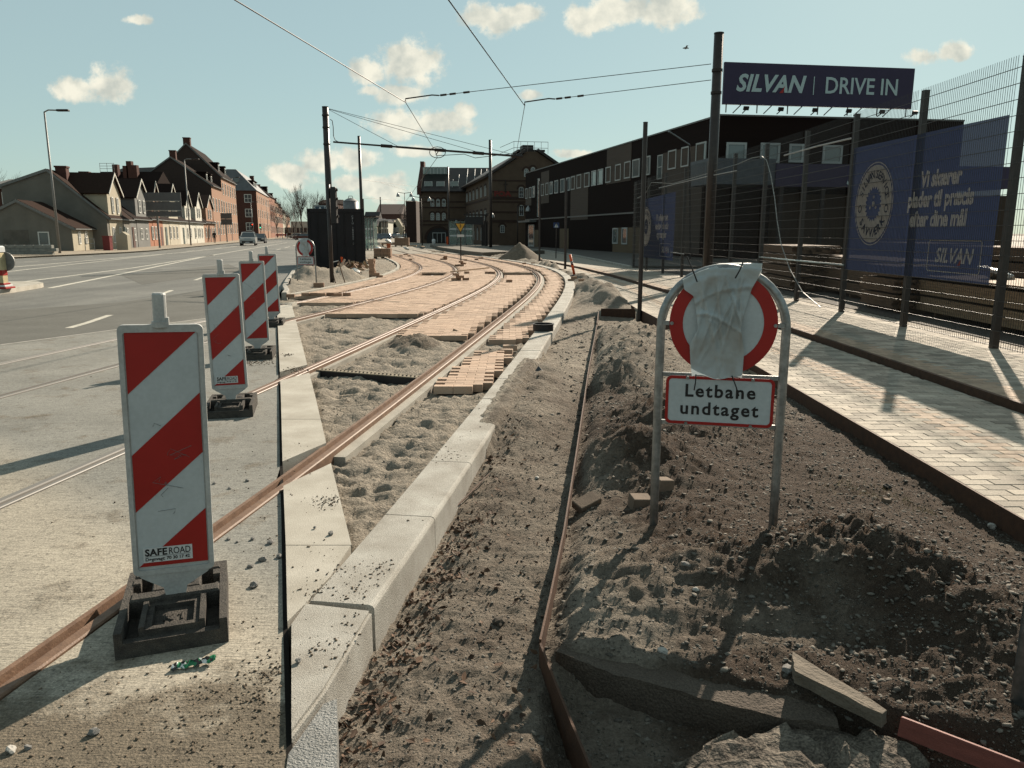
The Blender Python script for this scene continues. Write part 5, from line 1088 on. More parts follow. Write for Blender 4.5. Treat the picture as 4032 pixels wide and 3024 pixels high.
def window_me(w, h, fr=.06, mull=1, trans=0, fm=m_frame, pm_=m_pane, dep=.06):
    key = (round(w, 2), round(h, 2), fr, mull, trans, fm.name, pm_.name)
    if key in WIN: return WIN[key]
    mb = MB(); out = [(-w / 2, 0), (w / 2, 0), (w / 2, h), (-w / 2, h)]; inn = [(-w / 2 + fr, fr), (w / 2 - fr, fr), (w / 2 - fr, h - fr), (-w / 2 + fr, h - fr)]
    mb.ring(out, inn, (0, 0, 0), X3, Z3, NY, -.02, dep)
    for k in range(mull): x = -w / 2 + w * (k + 1) / (mull + 1); mb.bb(x - fr * .35, x + fr * .35, -dep * .8, .0, fr, h - fr)
    for k in range(trans): z = h * (k + 1) / (trans + 1); mb.bb(-w / 2 + fr, w / 2 - fr, -dep * .8, .0, z - fr * .35, z + fr * .35)
    mp = MB(); mp.bb(-w / 2 + fr * .8, w / 2 - fr * .8, -.012, -.002, fr * .8, h - fr * .8)
    WIN[key] = (mb.mesh('window', fm), mp.mesh('pane', pm_)); return WIN[key]
def window(parent, loc, rz, w, h, **k):
    a, b = window_me(w, h, **k); o = obj('window', a, parent, loc, (0, 0, rz)); obj('pane', b, o); return o
# pixel columns (left, right) of upper windows with top and bottom rows
for x0, x1, yt0, yt1, yb0, yb1 in [(2069, 2078, 742, 742, 783, 782), (2085, 2094, 737, 737, 780, 779), (2098, 2107, 733, 732, 778, 777), (2132, 2143, 725, 724, 772, 770), (2150, 2161, 720, 719, 768, 767), (2166, 2178, 716, 715, 765, 764), (2185, 2199, 711, 709, 763, 760), (2208, 2224, 705, 703, 759, 756), (2231, 2246, 700, 698, 752, 750), (2250, 2265, 695, 693, 748, 746), (2273, 2290, 688, 686, 743, 740), (2303, 2323, 681, 678, 738, 735), (2331, 2349, 673, 670, 733, 730), (2356, 2376, 667, 664, 728, 725), (2387, 2407, 659, 655, 721, 717), (2425, 2447, 648, 645, 713, 709), (2461, 2485, 637, 634, 704, 700), (2493, 2521, 628, 625, 700, 696), (2545, 2563, 615, 613, 691, 687), (2634, 2666, 593, 588, 668, 664), (2686, 2716, 580, 575, 658, 654), (2744, 2784, 563, 557, 650, 645)]:
    xa, zt = on_wall(x0, (yt0 + yt1) / 2); xb, _ = on_wall(x1, yt1); _, zb = on_wall((x0 + x1) / 2, (yb0 + yb1) / 2); zt = on_wall((x0 + x1) / 2, (yt0 + yt1) / 2)[1]
    window(shop, ((xa + xb) / 2, -.002, zb), 0, max(.5, xb - xa), zt - zb, fr=.09, pm_=m_paneb, mull=0)
def wpanel(x0, x1, yt, yb, mat, name='cladding_panel', dep=.03):
    xa, _ = on_wall(x0, yt); xb, _ = on_wall(x1, yt); xm = (x0 + x1) / 2; zt = min(on_wall(xm, yt)[1], SH - .02); zb = on_wall(xm, yb)[1]
    mb = MB(); mb.bb(xa, xb, -dep, 0, max(zb, 0), zt); return mb.build(name, mat, shop)
wpanel(2132, 2163, 675, 800, m_cladl); wpanel(2068, 2093, 742, 810, m_cladl); wpanel(2249, 2318, 685, 865, m_cladl); wpanel(2392, 2488, 575, 718, m_cladl); wpanel(2612, 2772, 585, 1000, m_cladl)
wpanel(2205, 2240, 900, 985, m_cladt); wpanel(2415, 2520, 896, 1002, m_cladt); wpanel(2100, 2120, 905, 975, m_cladt)
mb = MB(); xa, za = on_wall(2066, 900); xb, zb = on_wall(2504, 885); mb.bb(0, xb, -.05, 0, 3.0, 3.12); mb.build('canopy_edge', m_cap, shop)
for x0, x1, yt, yb in ((2416, 2436, 898, 960), (2452, 2473, 896, 962)):
    xa, zt = on_wall(x0, yt); xb, _ = on_wall(x1, yt); zb = on_wall((x0 + x1) / 2, yb)[1]; window(shop, ((xa + xb) / 2, -.035, zb), 0, xb - xa, zt - zb, fr=.1, mull=0)
xa, zt = on_wall(2592, 612); xb, _ = on_wall(2612, 610); zb = on_wall(2602, 705)[1]; window(shop, ((xa + xb) / 2, -.002, zb), 0, xb - xa, zt - zb, fr=.07, trans=1, mull=0, pm_=m_paneb)
xa, _ = on_wall(2118, 740); xb, _ = on_wall(2126, 740); window(shop, ((xa + xb) / 2, -.002, 3.3), 0, xb - xa, 4.0, fr=.06, trans=3, mull=0, pm_=m_paneb)
mb = MB(); xa, _ = on_wall(2081, 950); xb, _ = on_wall(2104, 950); mb.bb(xa, xb, -.05, 0, .08, 2.5); d_ = mb.build('door', m_frame, shop); mb = MB(); mb.bb(xa + .25, xb - .25, -.06, -.05, .3, 2.4); mb.build('pane', m_pane, d_)
mb = MB(); mb.bb(-.5, on_wall(2112, 900)[0], -.8, 0, 2.75, 2.95); mb.build('porch_roof', m_cap, shop)
# end wall facing the yard: windows, blue fascia, open shed front
ang2 = math.atan2(d2.y, d2.x); L2 = d2.length; dn = Vector((d2.y, -d2.x, 0)).normalized()
W2 = Matrix.Rotation(ang, 4, 'Z')
def on_end(x, y, out=0.0):
    d = ray(x, y); e = (E2 - B).normalized(); n = Vector((e.y, -e.x, 0)); q = B + n * out; t_ = (q.x * n.x + q.y * n.y) / (d[0] * n.x + d[1] * n.y); p = Vector(d) * t_ + Vector((0, 0, CAM_H)); return (Vector((p.x, p.y, 0)) - B).dot(e), p.z
def end_loc(s, z, out=0.0): p = B_l + d2.normalized() * s + dn * out; return (p.x, p.y, z)
for x0, x1, yt, yb in ((2860, 2940, 560, 636), (2995, 3072, 562, 642), (3108, 3166, 566, 640), (3240, 3318, 571, 645)):
    sa, zt = on_end(x0, yt); sb, _ = on_end(x1, yt); zb = on_end((x0 + x1) / 2, yb)[1]; window(shop, end_loc((sa + sb) / 2, zb, .002), ang2, sb - sa, zt - zb, fr=.13, mull=0, pm_=m_paneb)
def epanel(name, x0, x1, z0, z1, mat, out0, out1):
    sa = on_end(x0, 700, out1)[0]; sb = on_end(x1, 700, out1)[0]; mb = MB(); mb.bb(sa, sb, -out1, -out0, z0, z1); p = end_loc(0, 0); return mb.build(name, mat, shop, False, p, (0, 0, ang2))
z_a = on_end(3150, 645, 3)[1]; z_b = on_end(3150, 735, 3)[1]
epanel('fascia', 3055, 3990, z_b, z_a, m_navy, 0, 3.0); epanel('fascia', 2790, 3052, z_b + .1, z_a + .25, M('grey_blue_panel', (.075, .085, .10), .5), 0, 2.9)
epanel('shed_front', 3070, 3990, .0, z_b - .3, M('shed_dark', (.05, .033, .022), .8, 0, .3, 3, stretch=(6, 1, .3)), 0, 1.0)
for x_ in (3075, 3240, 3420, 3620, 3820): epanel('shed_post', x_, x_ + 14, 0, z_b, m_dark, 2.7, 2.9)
mb = MB(); so_, zo_ = on_end(3305, 702, 3.02); put_text(mb, 'SILVAN', .95, (so_ + 2.0, -3.03, zo_ - .05), X3, Z3, .02, .25, 1.02); mb.build('fascia_lettering', M('pale_letter', (.42, .52, .53), .5), shop, False, end_loc(0, 0), (0, 0, ang2))
# roof sign
sa, z1 = on_end(2851, 248, .6); sb, z1b = on_end(3597, 283, .6); z0 = on_end(2846, 408, .6)[1]; z0b = on_end(3583, 434, .6)[1]; zt, zb = (z1 + z1b) / 2 + .1, (z0 + z0b) / 2
rs = thing('roof_sign', 'long dark navy sign on struts on the roof of the shop building', 'sign', tuple(B + Vector((0, 0, SH + .09))), math.atan2((E2 - B).y, (E2 - B).x))
zt -= SH + .09; zb -= SH + .09
mb = MB(); mb.bb(sa, sb, -.72, -.55, zb, zt); mb.build('board', m_navy, rs)
m_let = M('sign_lettering', (.45, .57, .58), .5, 0, .03, 2); cw = sb - sa; ch = zt - zb
mb = MB(); put_text(mb, 'SILVAN', ch * .56, (sa + cw * .235, -.74, zb + ch * .5), X3, Z3, ch * .018, .25, 1.02, sx=.98); put_text(mb, 'DRIVE IN', ch * .56, (sa + cw * .72, -.74, zb + ch * .5), X3, Z3, ch * .008, 0, 1.0, sx=.92)
mb.bb(sa + cw * .462, sa + cw * .466, -.745, -.73, zb + ch * .28, zb + ch * .72); mb.build('lettering', m_let, rs)
mb = MB(); tri(mb, (sa + cw * .285, -.755, zb + ch * .3), X3, Z3, [(0, 0), (cw * .02, 0), (cw * .028, ch * .17)]); mb.build('accent', m_red, rs)
m_strut = M('strut_grey', (.22, .22, .21), .5, .3)
for k in range(13):
    x0 = sa + .25 + (cw - .5) * k / 12; x1 = x0 - (.45 if k % 2 else 0)
    mb = MB(); mb.tube([(x0, -.6, zb + .05), (x1, -.45 if k % 2 else -.6, 0)], .035, 6); mb.build('strut', m_strut, rs)
for k in range(6):
    mb = MB(); x0 = sa + 1.3 + 2.1 * k; mb.tube([(x0, -.5, 0), (x0, -.9, .12)], .03, 6); mb.box((x0, -.95, .2), (.3, .12, .2), (R(25), 0, 0)); mb.build('floodlight', m_dark, rs)

# ---- catenary masts, boom and wires
def mast(label, x, y, h, r, parts=None, z=-.1):
    t = thing('catenary_mast', label, 'mast', (x, y, z), 0, 'dark overhead-line masts'); mb = MB(); mb.tube([(0, 0, 0), (0, 0, h)], r, 20, r1=r * .92); mb.build('pole', m_pole, t, True); mb = MB(); mb.tube([(0, 0, h), (0, 0, h + .03)], r * .97, 20); mb.build('cap', m_pole, t)
    for zz in parts or []: mb = MB(); mb.tube([(0, 0, zz - .04), (0, 0, zz + .04)], r * 1.06, 20); mb.build('clamp_band', m_dark, t)
    return t
top = D(2831, 133, 25.0); MR = mast('thick dark mast right of centre in front of the shop', top[0], 25.0, top[2] + .1, .155, [top[2] - .95, top[2] - 1.6])
topL = D(1280, 422, 41.7); ML = mast('thick dark mast rising behind the black container', topL[0], 41.7, topL[2] + .1, .17, [topL[2] - .3, topL[2] - .9, D(1300, 560, 41.7)[2]])
p = D(1413, 537, 55); mast('thinner dark mast right behind the black container', p[0], 55, p[2] + .1, .105)
p = D(1930, 552, 72.5); mast('dark mast in front of the brick building', p[0], 72.5, p[2] + .1, .145)
p = D(1775, 670, 110); mast('slim far mast before the arched brick front', p[0], 105, 10.2, .12)
def wire(label, pts, r=.012, mat=m_dark, name='overhead_wire'):
    mb = MB(); mb.tube(pts, r, 5); return tag(mb.build(name, mat), label, 'wire', None)
WZ = 6.0
def atz(x, y, z):
    d = ray(x, y); t_ = (z - CAM_H) / d[2]; return (d[0] * t_, d[1] * t_, z)
k2, k1 = atz(1597, 403, WZ), atz(2066, 416, WZ); b2, b1 = atz(1712, 592, WZ), atz(2032, 610, WZ)
wire('contact wire over the far track, from the top of the picture to its bracket', [atz(905, -12, WZ), k2], .014); wire('contact wire over the near track, coming down from the top of the picture', [atz(1752, -20, WZ), k1], .014)
wire('contact wire over the far track between bracket and boom', [k2, b2], .012); wire('contact wire over the near track between bracket and boom', [k1, b1], .012)
e2 = D(1615, 770, 78); e3 = D(1565, 835, 120); wire('contact wire running on beyond the boom to the left', [b2, D(1722, 620, 47), e2, e3], .016)
wire('contact wire running on beyond the boom before the brick gable', [b1, D(1960, 660, 60), D(1800, 745, 90)], .016)
mz = MR.location
for lab, attach, k in (('upper span wire from the thick mast to the far track', (2800, 252), k2), ('lower span wire from the thick mast to the near track', (2800, 315), k1)):
    d_ = Vector(D(*attach, 24.95)); kk = Vector(k) + Vector((0, 0, .10)); br = kk + (d_ - kk).normalized() * 1.25 + Vector((0, 0, .0))
    wire(lab, [br, d_], .011)
    t = thing('registration_arm', ('bent pull-off bracket on the far-track contact wire' if k is k2 else 'bent pull-off bracket on the near-track contact wire'), 'bracket', k); mb = MB(); v = [Vector((0, 0, 0)), Vector((0, 0, .12)), (br - Vector(k)) * .8 + Vector((0, 0, .06)), (br - Vector(k))]; mb.tube(v, .022, 8); mb.build('arm', m_dark, t)
    for q in (.06, .4, .9): mb = MB(); c_ = (br - Vector(k)) + (d_ - br).normalized() * q; mb.tube([c_, c_ + (d_ - br).normalized() * .22], .035, 8); mb.build('insulator', m_dark, t)
# boom
ba = Vector(D(1312, 559, 41.7)); bb_ = Vector(D(2050, 616, 42.6))
t = thing('catenary_boom', 'long dark horizontal boom from the left mast across both tracks', 'boom', tuple(ba)); dv = bb_ - ba
mb = MB(); mb.tube([(0, 0, 0), dv * .33], .045, 10); mb.build('arm', m_dark, t); mb = MB(); mb.tube([dv * .33, dv], .055, 10); mb.build('outer_arm', m_dark, t)
for q in (.28, .565, .77, .98):
    mb = MB(); mb.tube([dv * q - dv.normalized() * .3, dv * q + dv.normalized() * .3], .085, 10); mb.build('coupling', m_dark, t)
n = 16; c_ = dv * .55 + Vector((0, 0, -.12)); mb = MB(); mb.tube([c_ + Vector((.42 * math.cos(2 * math.pi * k / n), 0, .28 * math.sin(2 * math.pi * k / n))) for k in range(n + 1)], .02, 6); mb.build('cable_loop', m_dark, t)
mb = MB(); c_ = Vector(b2) - ba; mb.tube([c_ + Vector((.05, 0, -.25)), c_ + Vector((.3, 0, .1))], .025, 6); mb.tube([c_ + Vector((.1, 0, -.28)), c_ + Vector((1.6, 0, -.2)), c_ + Vector((2.2, 0, -.4)), c_ + Vector((4.4, 0, -.15))], .018, 6); mb.build('steady_arm', m_dark, t)
mt = Vector((ML.location.x, ML.location.y, 0))
for (x, y), q, lab in (((1295, 432), .335, 'left stay wire from mast top to the boom'), ((1295, 430), .77, 'middle stay wire from mast top to the boom'), ((1295, 428), .97, 'right stay wire from mast top to the boom tip')):
    wire(lab, [D(x, y, 41.7), ba + dv * q + Vector((0, 0, .05))], .011, name='stay_wire')
mb = MB(); q = [Vector(D(*p_, 41.5)) for p_ in ((1300, 470), (1308, 475), (1312, 500), (1313, 535), (1320, 552), (1335, 560))]; mb.tube(q, .02, 6); tag(mb.build('feeder_cable', m_dark), 'curved feeder cable hanging on the left mast above the boom', 'cable')
for a, b, lab in (((1420, 707, 55), (1640, 735, 90), 'thin span wire right of the thin mast, upper one'), ((1425, 779, 60), (1660, 795, 110), 'thin span wire right of the thin mast, lower one'), ((1500, 720, 68), (1608, 752, 80), 'short slanting wire near the left end of the brick building')):
    wire(lab, [D(*a), D(*b)], .014, name='span_wire')
# ================================================================== HOUSES ON THE LEFT
ST_ANG = math.atan2(1, SLOPE_ST)
def sY(x, y=948):
    d = ray(x, y); return (-37.29 - SLOPE_ST * 73.18) / (d[0] / d[1] - SLOPE_ST)
CST = math.sqrt(1 + SLOPE_ST ** 2)
def hz(x, y): return D(x, y, sY(x))[2]
def wallm(name, c, **k): return M(name, c, .9, 0, k.get('var', .14), k.get('vs', .8), .2, 12, fine=.08, fs=30)
W_grey = wallm('grey_render', (.17, .16, .138)); W_cream = wallm('cream_render', (.40, .36, .275)); W_dgrey = wallm('dark_grey_render', (.17, .172, .165)); W_orange = wallm('orange_render', (.34, .15, .09)); W_pale = wallm('pale_render', (.46, .42, .335)); W_white = wallm('white_render', (.56, .545, .475)); W_shade = wallm('shade_dark_brick_wall', (.055, .036, .03), vs=3); W_brick = wallm('red_brick_wall', (.27, .12, .075), vs=3); W_dbrick = wallm('dark_red_brick_wall', (.085, .036, .027), vs=3); W_obrick = wallm('orange_brick_wall', (.31, .175, .112), vs=3)  # near-black brick tone carries the shade of gables facing the camera
Rf_d = M('dark_tile_roof', (.020, .012, .010), .85, 0, .3, 2, .6, 6, stretch=(5, 5, 1), spec=.05); Rf_r = M('red_tile_roof', (.036, .021, .016), .85, 0, .3, 2, .6, 6, stretch=(5, 5, 1), spec=.05); Rf_s = M('slate_roof', (.115, .12, .125), .5, 0, .15, 1.5, .3, 5); m_trim = M('white_trim', (.55, .53, .47), .6); m_door = M('green_door', (.06, .085, .075), .6); m_doorr = M('brown_door', (.09, .04, .03), .6); m_gut = M('gutter_zinc', (.18, .185, .18), .5, .4)
def roof_pair(mb, pts, x0, x1, th=.13):
    """ridge along x; pts = [(y,z) eave, ridge, eave]"""
    for (a, b) in ((pts[0], pts[1]), (pts[1], pts[2])):
        d = Vector((0, b[0] - a[0], b[1] - a[1])).normalized(); n = Vector((0, -d.z, d.y)); n = n if n.z > 0 else -n
        q = [Vector((x, p[0], p[1])) for p in (a, b) for x in (x0, x1)]; mb.add(q + [p + n * th for p in q], [(0, 1, 3, 2), (4, 6, 7, 5), (0, 4, 5, 1), (2, 3, 7, 6), (0, 2, 6, 4), (1, 5, 7, 3)])
def house(label, x0, x1, wall, eave, ridge, depth, roof=Rf_d, setb=0.0, prof=None, gab=None, wins=(), doors=(), chim=(), dorm=(), upper=(), group='houses in the row across the road', name='terraced_house', plinth=None, front=None):
    Y0, Y1 = sY(x0), sY(x1); L = (Y1 - Y0) * CST; o = Vector((float(facX(Y0)), Y0, 0)); nrm = Vector((1, -SLOPE_ST, 0)).normalized(); o = o - nrm * setb
    t = thing(name, label, 'house', (o.x, o.y, .08), ST_ANG, group)
    prof = prof or [(0, eave), (depth / 2, ridge), (depth, eave)]
    mb = MB(); mb.prism([(0, 0)] + prof + [(depth, 0)], (0, 0, 0), Y3, Z3, X3, 0, L - .01); mb.build('wall', wall, t)
    mb = MB(); e0 = (prof[0][0] - .3, prof[0][1] - .3 * (prof[1][1] - prof[0][1]) / (prof[1][0] - prof[0][0])); e1 = (prof[2][0] + .3, prof[2][1] - .3 * (prof[1][1] - prof[2][1]) / (prof[2][0] - prof[1][0]))
    roof_pair(mb, [e0, prof[1], e1], -.12, L + .02); rf = mb.build('roof', roof, t)
    mb = MB(); mb.bb(-.14, L, -.42, -.30, e0[1] - .02, e0[1] + .08); mb.build('gutter', m_gut, t)
    for s_ in (-1,):   # bargeboard on the near gable
        mb = MB()
        for a, b in ((e0, prof[1]), (prof[1], e1)): mb.add([(-.16, a[0], a[1] - .12), (-.16, a[0], a[1] + .12), (-.16, b[0], b[1] + .12), (-.16, b[0], b[1] - .12), (-.122, a[0], a[1] - .12), (-.122, a[0], a[1] + .12), (-.122, b[0], b[1] + .12), (-.122, b[0], b[1] - .12)], [(0, 1, 2, 3), (7, 6, 5, 4), (1, 5, 6, 2), (0, 3, 7, 4)])
        mb.build('bargeboard', m_gut, t)
    if front: mb = MB(); mb.bb(.02, L - .03, -.035, -.004, 0, prof[0][1] - .1); mb.build('front_wall', front, t)
    if gab:
        g0, g1, ge, gp_, gd = gab[:5]; gw = gab[5] if len(gab) > 5 else wall; a, b = g0 * L, g1 * L; c = (a + b) / 2
        mb = MB(); mb.prism([(a, 0), (b, 0), (b, ge), (c, gp_), (a, ge)], (0, 0, 0), X3, Z3, Y3, -.04, gd); mb.build('gable_wall', gw, t)
        mb = MB()
        for (q0, q1) in (((a - .22, ge - .22 * (gp_ - ge) / (c - a)), (c, gp_)), ((c, gp_), (b + .22, ge - .22 * (gp_ - ge) / (c - a)))):
            d = Vector((q1[0] - q0[0], 0, q1[1] - q0[1])).normalized(); n = Vector((-d.z, 0, d.x)); n = n if n.z > 0 else -n
            q = [Vector((p[0], y_, p[1])) for p in (q0, q1) for y_ in (-.28, gd)]; mb.add(q + [p + n * .12 for p in q], [(0, 1, 3, 2), (4, 6, 7, 5), (0, 4, 5, 1), (2, 3, 7, 6), (0, 2, 6, 4), (1, 5, 7, 3)])
        gr = mb.build('gable_roof', roof, t); mb = MB()
        for (q0, q1) in (((a - .25, ge - .25 * (gp_ - ge) / (c - a)), (c, gp_)), ((c, gp_), (b + .25, ge - .25 * (gp_ - ge) / (c - a)))): mb.add([(q0[0], -.33, q0[1] - .1), (q1[0], -.33, q1[1] - .1), (q1[0], -.33, q1[1] + .13), (q0[0], -.33, q0[1] + .13), (q0[0], -.285, q0[1] - .1), (q1[0], -.285, q1[1] - .1), (q1[0], -.285, q1[1] + .13), (q0[0], -.285, q0[1] + .13)], [(0, 1, 2, 3), (7, 6, 5, 4), (3, 2, 6, 7), (0, 4, 5, 1)])
        mb.build('bargeboard', m_trim, gr)
    for (fx, z, w, h) in wins: window(t, (fx * L, -.045, z), 0, w, h, fr=.09, mull=1, trans=1, fm=m_framew)
    for (fx, z, w, h) in upper: window(t, (fx * L, -.085, z), 0, w, h, fr=.09, mull=1, trans=1, fm=m_framew)
    for (fx, w, h, mt) in doors:
        mb = MB(); mb.bb(fx * L - w / 2, fx * L + w / 2, -.06, 0, 0, h); d_ = mb.build('door', mt, t); mb = MB(); mb.bb(fx * L + w * .32, fx * L + w * .4, -.11, -.06, 1.0, 1.05); mb.build('handle', m_galv, d_)
    for (fx, y_, w, h) in chim:
        zr = float(np.interp(y_, [p[0] for p in prof], [p[1] for p in prof])); mb = MB(); mb.bb(fx * L - w / 2, fx * L + w / 2, y_ - w / 2, y_ + w / 2, zr - .4, zr + h); mb.bb(fx * L - w / 2 - .07, fx * L + w / 2 + .07, y_ - w / 2 - .07, y_ + w / 2 + .07, zr + h, zr + h + .15); mb.build('chimney', W_dbrick, rf)
    for (fx, w, h, z) in dorm:   # flat roofed dormer
        yd = float(np.interp(z, [prof[0][1], prof[1][1]], [prof[0][0], prof[1][0]])) + .3; mb = MB(); mb.bb(fx * L - w / 2, fx * L + w / 2, yd, yd + 2.2, z - .2, z + h); mb.bb(fx * L - w / 2 - .12, fx * L + w / 2 + .12, yd - .15, yd + 2.4, z + h, z + h + .14); d_ = mb.build('dormer', Rf_d, t); window(d_, (fx * L, yd - .002, z), 0, w * .8, h * .86, fr=.1, mull=1, trans=0, fm=m_framew)
    return t, L
# low house with the grey gable
t, L = house('low grey house with a long gable wall and an asymmetrical dark roof', 352, 428, W_grey, 1.95, 4.05, 8, Rf_r, 1.3, prof=[(0, 1.95), (3.9, 4.1), (8.2, 1.9)], wins=((.3, .55, .55, 1.1), (.62, .55, .55, 1.1)))
mb = MB(); mb.prism([(-.0, 0), (6.0, 0)] + [(6.0, 1.85), (0, 1.85)], (0, 0, 0), X3, Z3, Y3, -.035, -.01); mb.build('front_render', W_cream, t)
for y_, z_, w, h in ((2.15, .45, .85, 1.15), (6.6, .9, .9, .45)): window(t, (-.005, y_, z_), R(-90), w, h, fr=.09, mull=0, fm=m_framew)
mb = MB(); mb.bb(-.03, 0, 3.3, 5.2, .05, 1.75); mb.build('boarded_opening', M('dark_patch', (.14, .125, .105), .9, 0, .25, 1.5), t); mb = MB(); mb.bb(-.035, 0, 5.55, 5.85, 1.15, 1.7); mb.build('vent', m_black, t)
house('tall grey house with a blank saltbox gable and a cream street gable', 428, 520, W_grey, 3.0, 6.95, 8.3, Rf_r, .0, prof=[(0, 3.0), (4.5, 7.0), (8.3, 5.6)], gab=(.08, .62, 5.15, 6.95, 5.0, W_cream), wins=((.2, .55, .7, 1.5), (.48, .55, .7, 1.5), (.8, .6, .6, 1.4)), upper=((.25, 3.3, .6, 1.5), (.45, 3.3, .6, 1.5)), doors=((.68, .9, 2.1, m_door),), chim=((.25, 3.9, .9, .9),))
house('dark grey house with white cross-barred windows', 520, 592, W_dgrey, 3.1, 6.4, 8, Rf_d, 0, gab=(.3, .95, 5.2, 7.1, 4.2), wins=((.5, .8, .9, 1.2), (.78, .8, .9, 1.2), (.15, .7, .6, 1.3)), upper=((.5, 3.6, .8, 1.35), (.74, 3.6, .8, 1.35)), doors=((.1, .9, 2.1, m_doorr),), chim=((.1, 4, .8, 1.0), (.9, 4, .7, .9)))
house('orange rendered house half hidden by the large sign back', 592, 646, W_orange, 3.2, 6.4, 8, Rf_d, 0, gab=(.25, .8, 5.2, 7.3, 4.2), wins=((.18, .75, .8, 1.5), (.4, .75, .8, 1.5), (.6, .75, .8, 1.5)), upper=((.42, 3.7, .7, 1.3), (.6, 3.7, .7, 1.3)), doors=((.85, 1.0, 2.2, m_doorr),), chim=((.5, 4, .9, .9),))
house('pale cream house right of the orange one', 646, 712, W_pale, 3.2, 6.5, 8, Rf_d, 0, gab=(.35, .9, 5.3, 7.6, 4.2), wins=((.38, .75, .85, 1.6), (.58, .75, .85, 1.6), (.78, .75, .85, 1.6)), upper=((.55, 3.7, .7, 1.3), (.7, 3.7, .7, 1.3)), doors=((.15, 1.0, 2.2, m_door),), chim=((.1, 4, .8, .9),))
house('white house with a narrow gable behind the lamp post', 712, 762, W_white, 3.2, 6.3, 8, Rf_d, 0, gab=(.45, .9, 5.4, 7.3, 4.2), wins=((.55, .75, .8, 1.5), (.8, .75, .8, 1.5)), upper=((.58, 3.7, .6, 1.3), (.76, 3.7, .6, 1.3)), doors=((.25, 1, 2.2, m_door),), chim=((.5, 4, .8, .9),))
house('second white house, next to the brick-fronted one', 762, 806, W_white, 3.2, 6.3, 8, Rf_d, 0, gab=(.3, .85, 5.5, 7.5, 4.2), wins=((.2, .75, .8, 1.5), (.45, .75, .8, 1.5), (.6, .75, .8, 1.5), (.8, .75, .8, 1.5)), upper=((.48, 3.8, .7, 1.4), (.66, 3.8, .7, 1.4)), chim=((.1, 4, .8, .9),))
house('small orange brick house with a white-edged gable', 806, 850, W_obrick, 3.3, 6.3, 8, Rf_d, 0, gab=(.25, .85, 5.6, 7.6, 4.2), wins=((.15, .75, .8, 1.6), (.4, .75, .8, 1.6), (.7, .75, .8, 1.6), (.88, .75, .8, 1.6)), upper=((.45, 3.8, .8, 1.5), (.64, 3.8, .8, 1.5)), doors=((.55, 1.0, 2.2, m_doorr),))
def grid(nx, zs, w, h, m0=.1): return tuple((m0 + (1 - 2 * m0) * k / (nx - 1), z, w, h) for z in zs for k in range(nx))
house('two-storey brick house with a big dark blank gable', 846, 886, W_shade, 9.6, 14.0, 12.2, Rf_d, 0, front=W_obrick, name='brick_house', wins=grid(4, (1.2, 5.2), 1.1, 2.3), dorm=((.3, 1.5, 1.6, 10.2), (.7, 1.5, 1.6, 10.2)), doors=((.5, 1.1, 2.4, m_doorr),), chim=((.15, 6, 1.0, 1.2),))
house('tall brick apartment house with a steep dark gable and dormers', 886, 940, W_shade, 11.9, 17.6, 11.2, Rf_d, 0, front=W_obrick, name='brick_house', wins=grid(6, (1.4, 5.2, 8.6), 1.1, 2.2, .08), dorm=((.3, 1.8, 2.0, 12.7), (.72, 1.8, 2.0, 12.7)), doors=((.5, 1.2, 2.5, m_doorr),), chim=((.06, 5.6, 1.2, 1.0),))
# corner house with hipped slate roof
Y0, Y1 = sY(1020), sY(1068); L = (Y1 - Y0) * CST; dp = 13.0
t = thing('corner_house', 'red brick corner house with a hipped grey slate roof', 'house', (float(facX(Y0)), Y0, .08), ST_ANG, 'houses in the row across the road')
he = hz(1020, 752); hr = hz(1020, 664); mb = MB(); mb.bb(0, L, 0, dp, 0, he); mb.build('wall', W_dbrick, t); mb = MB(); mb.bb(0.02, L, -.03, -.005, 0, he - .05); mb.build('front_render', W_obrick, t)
mb = MB(); q = [(-.3, -.3, he), (L + .3, -.3, he), (L + .3, dp + .3, he), (-.3, dp + .3, he), (4.5, dp / 2 - 1.2, hr), (L - 2, dp / 2 - 1.2, hr), (L - 2, dp / 2 + 1.2, hr), (4.5, dp / 2 + 1.2, hr)]; mb.add(q, [(0, 1, 5, 4), (1, 2, 6, 5), (2, 3, 7, 6), (3, 0, 4, 7), (4, 5, 6, 7), (3, 2, 1, 0)]); rf = mb.build('roof', Rf_s, t)
for z in (2.2, 6.0, 10.0):
    for y_ in (2.2, 7.0): window(t, (-.005, y_, z * he / 13.3), R(-90), 1.9, 2.2, fr=.14, mull=1, trans=1, fm=m_framew)
    for k in range(7): window(t, (L * (.08 + .14 * k), -.035, z * he / 13.3), 0, 1.3, 2.2, fr=.12, mull=1, trans=0, fm=m_framew)
mb = MB(); mb.bb(7, 17, 1.3, 5, he + .6, he + 3.0); mb.bb(6.8, 17.2, 1.0, 5, he + 3.0, he + 3.2); d_ = mb.build('dormer', Rf_d, t)
for k in range(4): window(d_, (8.2 + 2.4 * k, 1.29, he + .8), 0, 1.5, 1.9, fr=.14, mull=1, trans=0, fm=m_framew)
window(rf, (1.5, dp / 2 - 1.5, he + 2.2), R(-90), 1.2, 1.3, fr=.1, mull=0, fm=m_gut)
xs = [1068, 1090, 1104, 1118, 1132, 1146]
